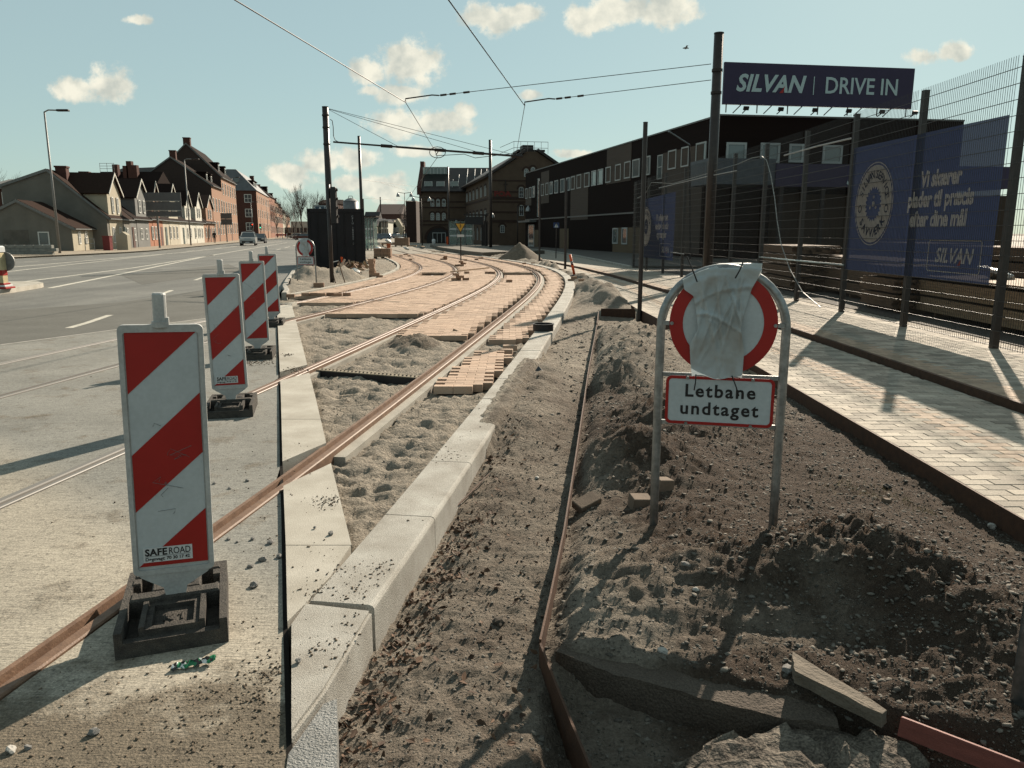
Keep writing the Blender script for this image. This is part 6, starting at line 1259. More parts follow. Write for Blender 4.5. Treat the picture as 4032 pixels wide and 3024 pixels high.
for k in range(5):
    house(['reddish brick house next beyond the corner house', 'second brick house beyond the corner house', 'third brick house beyond the corner house', 'fourth house beyond the corner house, pale', 'last visible house of the row, low and pale'][k], xs[k], xs[k + 1], [W_brick, W_obrick, W_brick, W_pale, W_obrick][k], [13.5, 12.5, 11.5, 10, 9][k], [18.5, 17, 16, 15, 13][k], 12, Rf_d, 0, name='far_house', wins=grid(5, (1.5, 5.2, 8.6), 1.3, 2.2), dorm=((.5, 3, 2.4, [14.3, 13.2, 12.3, 10.8, 9.8][k]),) if k < 4 else (), chim=((.5, 6, 1.3, 1.6),))
# brick block behind the low house at the left edge; long metal roof behind the row
Y = 82.0; a = D(-60, 800, Y); b = D(126, 800, Y); zt = D(60, 742, Y)[2]; t = thing('brick_outbuilding', 'brown brick building with a corrugated roof at the left edge', 'building', (a[0], Y, 0))
w = b[0] - a[0] + 6; mb = MB(); mb.bb(0, w, 0, 9, 0, zt); mb.build('wall', W_dbrick, t); mb = MB(); mb.add([(-.3, -.4, zt - .05), (w + .3, -.4, zt - .05), (w + .3, 5, zt + 1.1), (-.3, 5, zt + 1.1), (-.3, -.4, zt + .1), (w + .3, -.4, zt + .1), (w + .3, 5, zt + 1.25), (-.3, 5, zt + 1.25)], [(0, 1, 2, 3), (7, 6, 5, 4), (0, 4, 5, 1), (0, 3, 7, 4), (1, 5, 6, 2), (3, 2, 6, 7)]); mb.build('roof', M('corrugated_roof', (.2, .195, .18), .7, 0, .2, 2, .5, 8, stretch=(6, 1, 1)), t)
window(t, (D(42, 800, Y)[0] - a[0], -.01, D(42, 805, Y)[2]), 0, 1.6, 1.25, fr=.16, mull=0, fm=m_framew)
Y = 152; a = D(515, 700, Y); b = D(640, 700, Y); z0 = D(600, 712, Y)[2]; z1 = D(600, 655, Y)[2]; t = thing('metal_roofed_hall', 'dark hall with a low blue-grey metal roof behind the house row', 'building', (a[0] - 8, Y, 0)); w = b[0] - a[0] + 8
mb = MB(); mb.bb(0, w, 0, 20, 0, z0); mb.build('wall', W_dbrick, t); mb = MB(); mb.prism([(-1, z0 - .1), (6, z1 - .3), (w, z1), (w, z0 - .1)], (0, 0, 0), X3, Z3, Y3, 1, 16); mb.build('roof', Rf_s, t)
Y = 122; a = D(350, 750, Y); b = D(604, 750, Y); t = thing('dark_roofed_block', 'block with a broad dark roof and chimneys behind the grey houses', 'building', (a[0], Y, 0)); w = b[0] - a[0]; zr = D(500, 668, Y)[2]
mb = MB(); mb.bb(0, w, 0, 8, 0, zr - 3.2); mb.build('wall', W_dbrick, t); mb = MB(); mb.prism([(-.3, zr - 3.3), (4, zr), (8.3, zr - 3.3)], (0, 0, 0), Y3, Z3, X3, 0, w); rf = mb.build('roof', Rf_d, t)
for x_, hh in ((3.0, 1.0), (4.6, .8), (5.2, 1.5), (6.0, .9)): mb = MB(); mb.bb(x_ - .4, x_ + .4, 2.6, 3.4, zr - 1.5, zr + hh); mb.build('chimney', W_dbrick, rf)
mb = MB()
for z in (zr + .3, zr + .7, zr + 1.1): mb.tube([(1.0, 2, z), (3.2, 2, z)], .03, 5)
for x_ in (1.0, 2.1, 3.2): mb.tube([(x_, 2, zr - 1), (x_, 2, zr + 1.15)], .03, 5)
mb.build('roof_railing', m_galv_d, t)

# ================================================================== BRICK BUILDING WITH THE GABLE (right of centre)
W_yb = M('yellow_brick_wall', (.095, .066, .046), .9, 0, .15, 1.2, .25, 10, fine=.10, fs=14); W_band = M('dark_brick_band', (.045, .026, .02), .9, 0, .15, 2); m_slate = M('dark_slate', (.035, .028, .027), .6, 0, .25, 1.5, .3, 5)
def arch_me(w, h, key, fm=m_frame, surround=True):
    n = 10; r = w / 2; loop = lambda k, b: [(-w / 2 - k, b), (w / 2 + k, b)] + [((r + k) * math.cos(a), h - r + (r + k) * math.sin(a)) for a in np.linspace(0, math.pi, n + 1)]
    mb = MB(); mb.ring(loop(0, 0), loop(-.07, .07), (0, 0, 0), X3, Z3, NY, -.02, .06); mb.bb(-.025, .025, -.05, 0, .05, h - .05)
    for z in (.33, .62): mb.bb(-w / 2 + .05, w / 2 - .05, -.05, 0, h * z - .02, h * z + .02)
    mp = MB(); mp.prism(loop(-.05, .05), (0, 0, 0), X3, Z3, NY, .0, .012)
    ms = MB(); ar = lambda k: [((r + k) * math.cos(a), h - r + (r + k) * math.sin(a)) for a in np.linspace(0, math.pi, n + 1)]; o_, i_ = ar(.28), ar(.12)
    for k in range(n): ms.prism([o_[k], o_[k + 1], i_[k + 1], i_[k]], (0, 0, 0), X3, Z3, NY, -.02, .05)
    return mb.mesh('window', fm), mp.mesh('pane', m_pane), ms.mesh('brick_arch', W_band)
AW = {}
def arch(parent, loc, rz, w, h):
    k = (round(w, 1), round(h, 1))
    if k not in AW: AW[k] = arch_me(w, h, k)
    a, b, c = AW[k]; o = obj('window', a, parent, loc, (0, 0, rz)); obj('pane', b, o); obj('brick_arch', c, o); return o
def band_(parent, x0, x1, z, h=.28, y=0, d=.06, rz=0, loc=None):
    mb = MB(); mb.bb(x0, x1, -d, 0, z - h / 2, z + h / 2); return mb.build('brick_band', W_band, parent, False, loc or (0, y, 0), (0, 0, rz))
GA = math.atan2(.175, .985); A0 = Vector((-2.85, 100, 0)); foa = thing('gabled_brick_building', 'large yellow brick building with a tall gable and round-arched windows', 'building', (A0.x, A0.y, 0), GA)
zE, zA = D(1933, 692, 100)[2], D(2092, 597, 101)[2]; WG = 10.9
mb = MB(); mb.prism([(0, 0), (WG, 0), (WG, zE), (WG / 2 + .6, zA), (WG / 2 - .6, zA), (0, zE)], (0, 0, 0), X3, Z3, Y3, 0, 26); mb.build('gable_wall', W_yb, foa)
mb = MB()
for q0, q1 in (((-.5, zE - .25), (WG / 2 - .6, zA + .1)), ((WG / 2 + .6, zA + .1), (WG + .5, zE - .25))):
    d = Vector((q1[0] - q0[0], 0, q1[1] - q0[1])).normalized(); n = Vector((-d.z, 0, d.x)); n = n if n.z > 0 else -n; q = [Vector((p[0], y_, p[1])) for p in (q0, q1) for y_ in (-.35, 26)]; mb.add(q + [p + n * .3 for p in q], [(0, 1, 3, 2), (4, 6, 7, 5), (0, 4, 5, 1), (2, 3, 7, 6), (0, 2, 6, 4), (1, 5, 7, 3)])
rf = mb.build('roof', m_slate, foa)
mb = MB(); mb.bb(WG / 2 - 1.6, WG / 2 + 1.9, 1, 5, zA + .1, zA + .35); mb.bb(WG / 2 - .8, WG / 2 + .6, 2, 4, zA + .35, zA + 1.0); mb.build('roof_plant', m_dark, rf)
mb = MB()
for z in (zA + .5, zA + 1.25): mb.tube([(WG / 2 - 2.2, .6, z), (WG / 2 + 2.2, .6, z)], .03, 5); mb.tube([(WG / 2 - 2.2, .6, z), (WG / 2 - 3.4, 4, z - .4)], .03, 5)
for k in range(6): mb.tube([(WG / 2 - 2.2 + .88 * k, .6, zA - .2), (WG / 2 - 2.2 + .88 * k, .6, zA + 1.25)], .025, 5)
mb.build('roof_railing', m_galv_d, rf)
def on_g(x, y):
    d = ray(x, y); ax = Vector((math.cos(GA), math.sin(GA), 0)); n = Vector((ax.y, -ax.x, 0)); t_ = (A0.dot(n)) / (d[0] * n.x + d[1] * n.y); p = Vector(d) * t_ + Vector((0, 0, CAM_H)); return (Vector((p.x, p.y, 0)) - A0).dot(ax), p.z
for x, y, h in ((2072, 696, 1.0), (2098, 690, 1.0), (2052, 779, 1.35), (2053, 850, 1.35), (1978, 917, 1.0)):
    lx, z = on_g(x, y); arch(foa, (lx, -.002, z), 0, .55 if h < 1.3 else .6, h)
for y in (711, 755, 780, 795, 835, 871): z = on_g(2000, y)[1]; band_(foa, 0, WG, z, .16 if y in (711, 755, 795, 835) else .32)
mb = MB(); lx, z = on_g(1978, 764); put_text(mb, 'FOA', .85, (lx, -.08, z), X3, Z3, .05, 0, 1.05, sx=1.25); mb.build('red_lettering', M('red_letter', (.16, .02, .015), .6), foa)
mb = MB(); lx, z = on_g(1990, 730); mb.bb(lx - .06, lx + .06, -.1, 0, z - .7, z + .6); mb.bb(lx - .3, lx + .3, -.1, 0, z + .1, z + .2); mb.build('wall_anchor', m_dark, foa)
# left side wall of the gable block
for k in range(6):
    y_ = 3.0 + 4.0 * k
    for z in (6.3, 3.2):
        for dy in (0, 1.0): arch(foa, (-.002, y_ + dy, z), R(-90), .6, 1.3)
    arch(foa, (-.002, y_ + .5, .6), R(-90), .9, 1.7)
for z in (2.8, 5.9): band_(foa, -26, 0, z, .26, rz=R(-90), loc=(-.0, 0, 0))
# cross wing facing the square
BY = 125.0; xl = D(1652, 850, BY)[0]; xr = D(1935, 850, BY)[0]; zE2 = D(1700, 752, BY)[2]; zR2 = D(1700, 665, BY + 6)[2]
wing = thing('brick_wing', 'brick wing with a dark slate roof, glass rooflight and an arched gateway', 'building', (xl, BY, 0)); WW = xr - xl
mb = MB(); mb.prism([(0, 0), (0, zE2), (6, zR2), (12, zE2), (12, 0)], (0, 0, 0), Y3, Z3, X3, 0, WW); mb.build('wall', W_yb, wing)
mb = MB(); roof_pair(mb, [(-.4, zE2 - .2), (6, zR2), (12.4, zE2 - .2)], .35, WW, .2); rf = mb.build('roof', m_slate, wing)
mb = MB(); mb.prism([(-.3, zE2 - .6), (-.3, zE2 + .5), (5.0, zR2 + .4), (5.0, zR2 + 1.1), (7.0, zR2 + 1.1), (7.0, zR2 + .4), (12.3, zE2)], (0, 0, 0), Y3, Z3, X3, -.3, .34); mb.build('parapet_gable', W_dbrick, wing)
def on_w(x, y): p = D(x, y, BY); return p[0] - xl, p[2]
for x in (1703, 1725, 1748):
    for y in (813, 867): lx, z = on_w(x, y); arch(wing, (lx, -.002, z), 0, .58, 1.15)
for y in (795, 817, 870, 885): band_(wing, 0, WW, on_w(1700, y)[1], .2)
lx, z = on_w(1725, 895); n = 14; o_ = [(2.2 * math.cos(a), 2.1 * math.sin(a)) for a in np.linspace(0, math.pi, n + 1)]; i_ = [(1.85 * math.cos(a), 1.75 * math.sin(a)) for a in np.linspace(0, math.pi, n + 1)]
mb = MB()
for k in range(n): mb.prism([o_[k], o_[k + 1], i_[k + 1], i_[k]], (lx, 0, .6), X3, Z3, NY, -.02, .12)
mb.build('gateway_arch', W_band, wing); mb = MB(); mb.prism([(-1.85, -.6)] + [(1.85, -.6)] + i_, (lx, 0, .6), X3, Z3, NY, .0, .03); g_ = mb.build('gateway', m_black, wing)
mb = MB(); mb.bb(lx - .9, lx + 1.2, -.12, -.05, 1.55, 1.65)
for x_ in (-.9, -.2, .5, 1.12): mb.bb(lx + x_, lx + x_ + .08, -.12, -.05, .1, 1.6)
mb.build('door_frame', m_frame, g_)
a = D(1668, 678, BY + 2.5); b = D(1765, 682, BY + 2.5); zt = D(1700, 660, BY + 2.5)[2]; mb = MB(); mb.bb(a[0] - xl, b[0] - xl, 2.0, 5.5, a[2] - .3, zt); rl = mb.build('rooflight', clear_glass('rooflight_glass', .55, (.8, .92, .9)), rf)
mb = MB(); w_ = b[0] - a[0]
for k in range(8): x_ = a[0] - xl + w_ * k / 7; mb.bb(x_ - .05, x_ + .05, 1.95, 2.02, a[2] - .3, zt + .03)
mb.bb(a[0] - xl, b[0] - xl, 1.95, 2.02, zt - .06, zt + .06); mb.build('glazing_bar', m_frame, rl)
sl_ = (zR2 - zE2) / 6
for x_, y0, y1 in ((5.2, .5, 2.6), (6.1, 1.2, 4.0), (7.4, .4, 5.5), (8.6, .6, 5.5), (9.6, 1.2, 5.5), (10.5, 2.0, 5.5), (11.4, 2.6, 5.5)):
    mb = MB(); mb.tube([(x_, y0, zE2 + sl_ * y0 + .25), (x_, y1, zE2 + sl_ * y1 + .25)], .05, 5); mb.build('roof_batten', m_frame, rf)
for x in (1685, 1733, 1788): lx, _ = on_w(x, 740); window(rf, (lx, .8, zE2 + sl_ * .8 + .1), 0, 1.3, .9, fr=.12, mull=0, pm_=m_paneb)
# ================================================================== MIDDLE GROUND AND DISTANCE
# black container
c0 = Vector(D(1213, 1050, 35.0)); cx0, cx1 = D(1215, 900, 35)[0], D(1434, 900, 35)[0]; W = cx1 - cx0
t = thing('shipping_container', 'black shipping container seen from its door end', 'container', ((cx0 + cx1) / 2, 35, 0), R(12.5)); m_cont = M('black_container', (.013, .011, .013), .6, .1, .3, 1.5)
mb = MB(); mb.bb(-W / 2, W / 2, .04, 6.06, .12, 2.58); mb.build('body', m_cont, t)
for sx in (-1, 1): mb = MB(); mb.bb(sx * W / 2 - sx * .0, sx * (W / 2 - .12), -.03, .1, .1, 2.6); mb.build('corner_post', m_cont, t)
for z0_, z1_ in ((2.46, 2.62), (.08, .25)): mb = MB(); mb.bb(-W / 2, W / 2, -.03, .1, z0_, z1_); mb.build('end_beam', m_cont, t)
for sx in (-1, 1):
    mb = MB(); mb.bb(sx * .02, sx * (W / 2 - .13), 0, .05, .26, 2.45); d_ = mb.build('door', m_cont, t)
    for q in (.35, .8): mb = MB(); mb.tube([(sx * q, -.03, .2), (sx * q, -.03, 2.5)], .018, 6); mb.bb(sx * q - .12, sx * q + .12, -.05, -.03, 1.1, 1.14); mb.build('locking_bar', m_cont, d_)
mb = MB(); xq = D(1388, 900, 35)[0] - (cx0 + cx1) / 2
for k, ch in enumerate('CPIU 180000 8'):
    if ch != ' ': put_text(mb, ch, .115, (xq, -.012, 2.28 - .098 * k), X3, Z3, .001)
mb.build('lettering', M('grey_print', (.36, .37, .38), .6), t)
# tram signal on its post
p = G(1308, 1120, 0); t = thing('tram_signal', 'slim brown signal post with a tall dark signal head on the sand heap', 'signal', (p[0], p[1], -.1)); zt = D(1293, 726, p[1])[2]
mb = MB(); mb.tube([(0, 0, -.2), (0, 0, zt + .1)], .065, 12); mb.build('post', m_pole, t, True); mb = MB(); zz = D(1310, 736, p[1])[2]; zb = D(1312, 878, p[1])[2]; mb.cham((.16, .0, (zz + zb) / 2 + .1), (.17, .2, zz - zb), .02); h_ = mb.build('signal_head', m_blackpl, t)
for k in range(4): mb = MB(); mb.tube([(.25, 0, zb + .3 + k * .26), (.29, 0, zb + .3 + k * .26)], .04, 8); mb.build('visor', m_blackpl, h_)
# bent white-topped batten frame in front
a, b, c_, d_ = [Vector(D(*q)) for q in ((1322, 1118, 24), (1300, 1034, 24.6), (1332, 1027, 24.6), (1358, 1112, 24.4))]
t = thing('batten_trestle', 'leaning trestle of thin battens with a white top beside the signal post', 'trestle', (a.x, a.y, 0))
for n_, q0, q1, mt in (('leg', a, b, m_woodd), ('leg', c_, d_, m_woodd), ('top_bar', b, c_, m_white)): mb = MB(); mb.tube([q0 - Vector((a.x, a.y, 0)), q1 - Vector((a.x, a.y, 0))], .018, 6); mb.build(n_, mt, t)
# brick stacks, rubble, bag
def stack(label, loc, rows, rz=0, group='brick stacks on the island'):
    t = thing('brick_stack', label, 'brick stack', loc, rz, group)
    for (x, y, z, r) in rows: mb = MB(); mb.cham((x, y, z + .04), (.2, .1, .08), .004, (0, 0, r)); mb.build('brick', m_shadebrick, t)
    return t
p = G(1466, 1092, 0); stack('tall leaning brick stack at the island kerb', (p[0], p[1], 0), [(random.gauss(0, .012), y_, .082 * k, random.gauss(0, .07)) for k in range(8) for y_ in (-.06, .06)] + [(.16, -.05, .0, .5), (.2, .03, .0, 1.0), (.15, .0, .082, .8), (.28, -.02, 0, .2)])
for i, (x, y, n, lb) in enumerate([(1595, 1010, 4, 'small heap of loose bricks at the far bend of the left track'), (1753, 1023, 5, 'small heap of loose bricks behind the yellow signpost'), (1820, 1048, 7, 'loose bricks piled round the foot of the yellow signpost'), (1805, 1104, 6, 'stepped pile of bricks on the paving before the yellow signpost'), (1938, 1078, 2, 'two tipped bricks beside the inner bend of the near track'), (2085, 1068 - 48 + 20, 2, 'bricks at the far bend beside the right kerb'), (1890, 1024, 4, 'row of loose bricks across the paving right of the yellow signpost'), (2270, 1108, 3, 'loose bricks on the kerb below the orange bollard')]):
    p = G(x, y, 0); rw = []
    for k in range(n): rw.append((random.uniform(-.3, .3) if k < max(2, n // 2) else random.uniform(-.12, .12), random.uniform(-.12, .12), 0 if k < max(2, n // 2) else .082 * (1 + (k - n // 2) // 2), random.gauss(0, .25)))
    stack(lb, (p[0], p[1], .003), rw, 0, 'loose brick piles on the paving')
for i, (x, y, lb) in enumerate([(1838, 1077, 'single loose brick on the paving right of the stepped pile'), (2005, 1111, 'single brick on the paving between the near rails at the bend'), (1833, 1026, 'single brick on the paving just right of the yellow signpost'), (1617, 1024, 'single brick beside the left track bend'), (1145, 1175, 'lone brick on the slab band at its far end'), (1256, 1132, 'upright brick at the island kerb below the small sign')]):
    p = G(x, y, 0); loose(m_shadebrick, (p[0], p[1], .043 if i < 4 else .065), (0, 0, random.gauss(0, .1)), lb, (.2, .1, .08) if i < 5 else (.3, .1, .14))
for i, (x, y, w_, lb) in enumerate([(1180, 1166, .6, 'row of loose bricks where the left paving begins')]):
    p = G(x, y, 0); stack(lb, (p[0] + .6, p[1], 0), [(-.45 + .205 * k, random.uniform(-.03, .03) + .1 * (k % 2), 0, random.gauss(0, .06)) for k in range(6)], 0, None)
def heap(name, label, cat, c, r, h, mat, seed, n=40, ry=None):
    V = []; F = []; ry = ry or r
    for j in range(n + 1):
        for i in range(n + 1):
            u, v = -1.15 + 2.3 * i / n, -1.15 + 2.3 * j / n; q = u * u + v * v; z = h * max(0, 1 - q ** .55) if q < 1 else 0
            z += h * .18 * (float(fbm(np.array([u * 4]), np.array([v * 4]), 3, seed)[0]) - .5) * max(0, 1 - q); V.append((u * r, v * ry, z - .04))
    for j in range(n):
        for i in range(n): k = j * (n + 1) + i; F.append((k, k + 1, k + n + 2, k + n + 1))
    mb = MB(); mb.add(V, F); return tag(mb.build(name, mat, None, True, c), label, cat)
m_heap = M('damp_sand', (.17, .135, .10), .95, 0, .25, 5, .6, 30, fine=.25, fs=60)
p = G(2048, 1022, 0); heap('sand_heap', 'dark conical sand heap beside the far track bend', 'sand heap', (p[0], p[1] + .9, 0), 1.45, 1.0, m_heap, 5)
# rubble of broken planks by the container and a white sack
p = G(1385, 1075, 0); t = thing('rubble_pile', 'pile of broken planks and bricks in front of the container', 'rubble', (p[0], p[1], 0))
for k in range(34):
    L = random.uniform(.2, .7); mb = MB(); mb.box((0, 0, 0), (L, random.uniform(.06, .14), random.uniform(.02, .07))); mb.build('plank', [m_woodd, m_wood, m_shadebrick][k % 3], t, False, (random.uniform(-.75, .65), random.uniform(-.3, .9), random.uniform(.04, .42)), (random.gauss(0, .5), random.gauss(0, .5), random.uniform(0, 3)))
p = G(1390, 1090, 0); o = rock('white_sack', (p[0], p[1], .14), .32, m_foil, 'crumpled white plastic sack left of the tall brick stack', 'sack', 301, .55)
p = G(1347, 1062, 0); mb = MB(); mb.tube([(0, 0, 0), (0, 0, .3)], .045, 10, r1=.03); mb.tube([(0, 0, .3), (0, 0, .4)], .05, 10); tag(mb.build('orange_marker', m_orange, None, False, (p[0], p[1], .15)), 'small orange marker in the planks before the container', 'marker')
# brick pallets further back
def pallet(label, x, y, w, h, mat=m_woodd, top=True):
    p = G(x, y, 0); t = thing('brick_pallet', label, 'pallet', (p[0], p[1] + .4, 0), 0, 'pallets of bricks by the track')
    for s in (-1, 0, 1): mb = MB(); mb.bb(s * w * .45 - .05, s * w * .45 + .05, -.4, .4, 0, .1); mb.build('bearer', m_woodd, t)
    mb = MB(); mb.bb(-w / 2, w / 2, -.4, .4, .1, .13); mb.build('deck', m_wood, t); z = .13
    while z < h:
        k = -w / 2
        mb = MB()
        while k < w / 2 - .1:
            for q in (-.35, -.13, .09): mb.bb(k + .005, k + .205, q, q + .2, z, z + .078)
            k += .212
        tag(mb.build('brick_layer', m_shadebrick, t), kind='stuff'); z += .082
    return t
pallet('pallet of bricks with white bags beside the container', 1503, 1018, 1.0, .55); p = G(1522, 1010, 0); mb = MB(); mb.tube([(0, 0, 0), (0, 0, .3)], .12, 14, r1=.15); tag(mb.build('orange_bucket', M('dull_orange', (.35, .1, .04), .6), None, False, (p[0] + .1, p[1] + .4, .56)), 'dull orange bucket on the brick pallet', 'bucket')
pallet('far pallet of bricks on the track between the cars and the paving', 1580, 971, 1.6, 1.0); pallet('low pallet beside the far track, white sheet on top', 1530, 968, 1.8, .35)
for i, (x, y, s, lb) in enumerate([(1580, 956, .5, 'white sheeting on the far pallet'), (1530, 957, .55, 'white sheeting left of the far pallet'), (1490, 1000, .22, 'white bag on the brick pallet'), (1420, 968, .5, 'white bag at the container side'), (1600, 975, .3, 'white scrap at the foot of the far pallet')]):
    p = G(x, y + 12, 0); rock('white_sheet', (p[0], p[1], .9 if i < 1 else (.6 if i < 3 else .2)), s, m_foil, lb, 'plastic sheet', 310 + i, .45)
def plank(x0, y0, x1, y1, z, lb, w=.12, mat=m_wood, h=.05):
    a, b = Vector(G(x0, y0, z)), Vector(G(x1, y1, z)); m_ = (a + b) / 2; mb = MB(); mb.box((0, 0, 0), ((b - a).length, w, h)); return tag(mb.build('plank', mat, None, False, (m_.x, m_.y, z), (0, 0, math.atan2((b - a).y, (b - a).x))), lb, 'plank')
plank(1775, 1070, 1925, 1054, .03, 'long pale batten lying across the paving and rails', .05); plank(1495, 957, 1545, 972, .2, 'slanting plank at the far end of the left track', .25); plank(1610, 968, 1640, 968, .3, 'low plank bench right of the far pallet', .5, m_wood, .12); plank(1652, 966, 1670, 972, .15, 'short plank beyond the low bench', .3); plank(1700, 991, 1750, 991, .06, 'flat board lying before the platform edge', .5); plank(1440, 1022, 1455, 1033, .06, 'pale plank leaning beside the container', .1); plank(1452, 1020, 1468, 1033, .06, 'second pale plank beside the container', .1)
p = G(1708, 968, 0); mb = MB(); mb.tube([(0, 0, 0), (0, 0, .75), (0, 0, .85)], [.22, .22, .1], 12); tag(mb.build('white_drum', m_white, None, True, (p[0], p[1], 0)), 'small white drum before the platform', 'drum')
mb = MB(); p = G(1762, 972, 0); mb.tube([(0, 0, 0), (0, 0, .95)], .11, 10); tag(mb.build('orange_bollard', m_orange, None, False, (p[0], p[1], .2)), 'orange post left of the tram shelter', 'bollard')
# leaning orange bollard
p = G(2262, 1082, 0); t = thing('orange_bollard', 'leaning orange plastic bollard with a reflective band on the sand', 'bollard', (p[0], p[1], -.02), 0, None, (0, R(-13), 0))
mb = MB(); mb.tube([(0, 0, .03), (0, 0, .80)], .048, 12); mb.build('post', m_orange, t, True); mb = MB(); mb.tube([(0, 0, .46), (0, 0, .55)], .0495, 12); mb.build('reflective_band', m_galv_d, t, True); mb = MB(); mb.tube([(0, 0, .40), (0, 0, .46)], .0495, 12); mb.build('red_band', M('dark_red_band', (.12, .01, .01), .5), t, True); mb = MB(); mb.tube([(0, 0, -.04), (0, 0, .035)], [.24, .16], 14); mb.build('foot', m_blackpl, t)
# pits with white ladders between the rails
for (fa, fb, y0, y1), lb in zip(PITS, ('open pit with a white ladder frame in the left track', 'open pit with a white ladder frame in the near track')):
    y = (y0 + y1) / 2; x = float((fa(y) + fb(y)) / 2); t = thing('ladder_frame', lb, 'ladder', (x, y, -.12), R(80))
    for s in (-1, 1): mb = MB(); mb.box((0, s * .22, 0), (1.5, .05, .05)); mb.build('rail', m_white, t)
    for k in range(5): mb = MB(); mb.box((-.6 + .3 * k, 0, 0), (.04, .42, .03)); mb.build('rung', m_galv_d, t)
# yellow triangular sign
p = G(1815, 1040, 0); t = thing('yellow_tram_sign', 'small yellow triangular sign on a thin post between the tracks', 'sign', (p[0], p[1], 0)); zs = D(1813, 928, p[1])[2]; sx_ = .30
mb = MB(); mb.tube([(0, 0, -.1), (0, 0, 2.2)], .03, 8); mb.build('post', m_dark, t); zc = D(1813, 892, p[1])[2]
mb = MB(); mb.prism([(-.29, zc + .17), (.29, zc + .17), (0, zc - .33)], (0, 0, 0), X3, Z3, NY, .03, .045); pl_ = mb.build('triangle', m_dark, t); mb = MB(); mb.prism([(-.23, zc + .14), (.23, zc + .14), (0, zc - .26)], (0, 0, 0), X3, Z3, NY, .045, .05); mb.build('yellow_face', M('signal_yellow', (.55, .32, .04), .5), pl_)
mb = MB(); put_text(mb, '1', .24, (0, -.053, zc + .02), X3, Z3, .008); mb.build('numeral', m_black, pl_); mb = MB(); mb.bb(-.18, .18, -.045, -.03, zc - .52, zc - .40); mb.build('plate', m_white, t)
# tram platform and shelter
m_plat = M('platform_concrete', (.16, .14, .115), .9, 0, .2, 1, .2, 20, world_co=True); P_ = [(-9.6, 92), (-6.8, 74), (-3.1, 57.5), (-2.0, 54), (2.5, 60), (0.5, 75), (-2.5, 92)]
mb = MB(); mb.prism(P_, (0, 0, 0), X3, Y3, Z3, -.3, .26); tag(mb.build('tram_platform', m_plat), kind='structure')
def shelter(label, x0, x1, Y, zb, h, white, d=2.0):
    a, b = D(x0, 920, Y)[0], D(x1, 920, Y)[0]; W = b - a; t = thing('glass_shelter', label, 'shelter', (a, Y, zb)); cg = clear_glass('shelter_glass', .7)
    for x_ in (0, W * .33, W * .67, W): mb = MB(); mb.bb(x_ - .04, x_ + .04, -.04, .04, 0, h); mb.build('post', m_galv_d, t)
    for k in range(3):
        mb = MB(); mb.bb(W * k / 3 + .06, W * (k + 1) / 3 - .06, -.012, .012, .15, h - .1); g_ = mb.build('pane', cg, t)
        for z in ((1.15, 1.0), ) if not white else ((h * .62, .15), (h * .36, .15)): mb = MB(); mb.bb(W * k / 3 + .06, W * (k + 1) / 3 - .06, -.02, -.013, z[0], z[0] + .16); mb.build('white_band', m_white, g_)
    for x_ in (0, W): mb = MB(); mb.bb(x_ - .012, x_ + .012, .06, d, .15, h - .1); mb.build('side_pane', cg, t)
    mb = MB(); mb.bb(-.5, W + .4, -.6, d + .2, h, h + .1); mb.build('roof', m_dark, t); mb = MB(); mb.bb(.5, W - .5, .5, .95, .45, .52); mb.bb(.7, .78, .6, .85, 0, .45); mb.bb(W - .78, W - .7, .6, .85, 0, .45); mb.build('bench', m_dark, t)
shelter('glass tram shelter with white bands on the platform', 1769, 1862, 84, .24, 2.7, True); shelter('glass bus shelter beside the container', 1437, 1470, 72, 0, 3.0, True)
p = D(1878, 870, 80); t = thing('information_display', 'dark overhead display on a mast at the tram stop', 'display', (p[0], 80, .24)); mb = MB(); mb.bb(-1.2, .7, -.15, .15, 2.2, 2.95); mb.build('screen_case', m_blackpl, t); mb = MB(); mb.bb(-1.3, 1.2, -.2, .2, 3.05, 3.2); mb.build('canopy', m_dark, t); mb = MB(); mb.tube([(.9, 0, -.3), (.9, 0, 3.1)], .09, 8); mb.build('mast', m_dark, t)
mb = MB(); p = G(1868, 975, .24); mb.bb(-.35, .35, -.1, .1, 0, 2.6); tag(mb.build('information_pillar', m_dark, None, False, (p[0] + .6, 83.5, .24)), 'dark information pillar at the right end of the tram shelter', 'pillar')
# street lamps
def lamp(label, x, ytop, Y, arm, head='flat', z=0, r=.07, grp='street lamps', mat=m_galv_d):
    b = D(x, 930, Y); h = D(x, ytop, Y)[2]; t = thing('street_lamp', label, 'street lamp', (b[0], Y, z), 0, grp); h -= z
    mb = MB(); mb.tube([(0, 0, -.1), (0, 0, h)], r, 10, r1=r * .6); mb.build('pole', mat, t, True)
    for a in (arm if isinstance(arm, (list, tuple)) else [arm]):
        mb = MB(); mb.tube([(0, 0, h - .02), (a * .3, 0, h + .12 * (head == 'flat')), (a, 0, h + .1)], r * .5, 8); mb.build('arm', mat, t)
        mb = MB()
        if head == 'flat': mb.cham((a + .35 * np.sign(a), 0, h + .1), (.85, .3, .14), .04)
        else: mb.tube([(a, 0, h - .5), (a, 0, h - .42), (a, 0, h - .2), (a, 0, h - .05), (a, 0, h + .05)], [.25, .24, .2, .09, .05], 14)
        mb.build('lamp_head', m_dark if head == 'flat' else m_galv, t, True)
    return t
def lampG(label, xb, yb, xt, yt, arm, **k): p = G(xb, yb, 0); return lamp(label, xt, yt, p[1], arm, **k)
p = G(236, 997, .08); t = lamp('tall street lamp at the left before the low grey house', 200, 440, p[1], 1.0, r=.1); t.location.x = p[0]
p = G(752, 966, .08); t = lamp('street lamp in front of the white house', 742, 630, p[1], 1.0, r=.09); t.location.x = p[0]
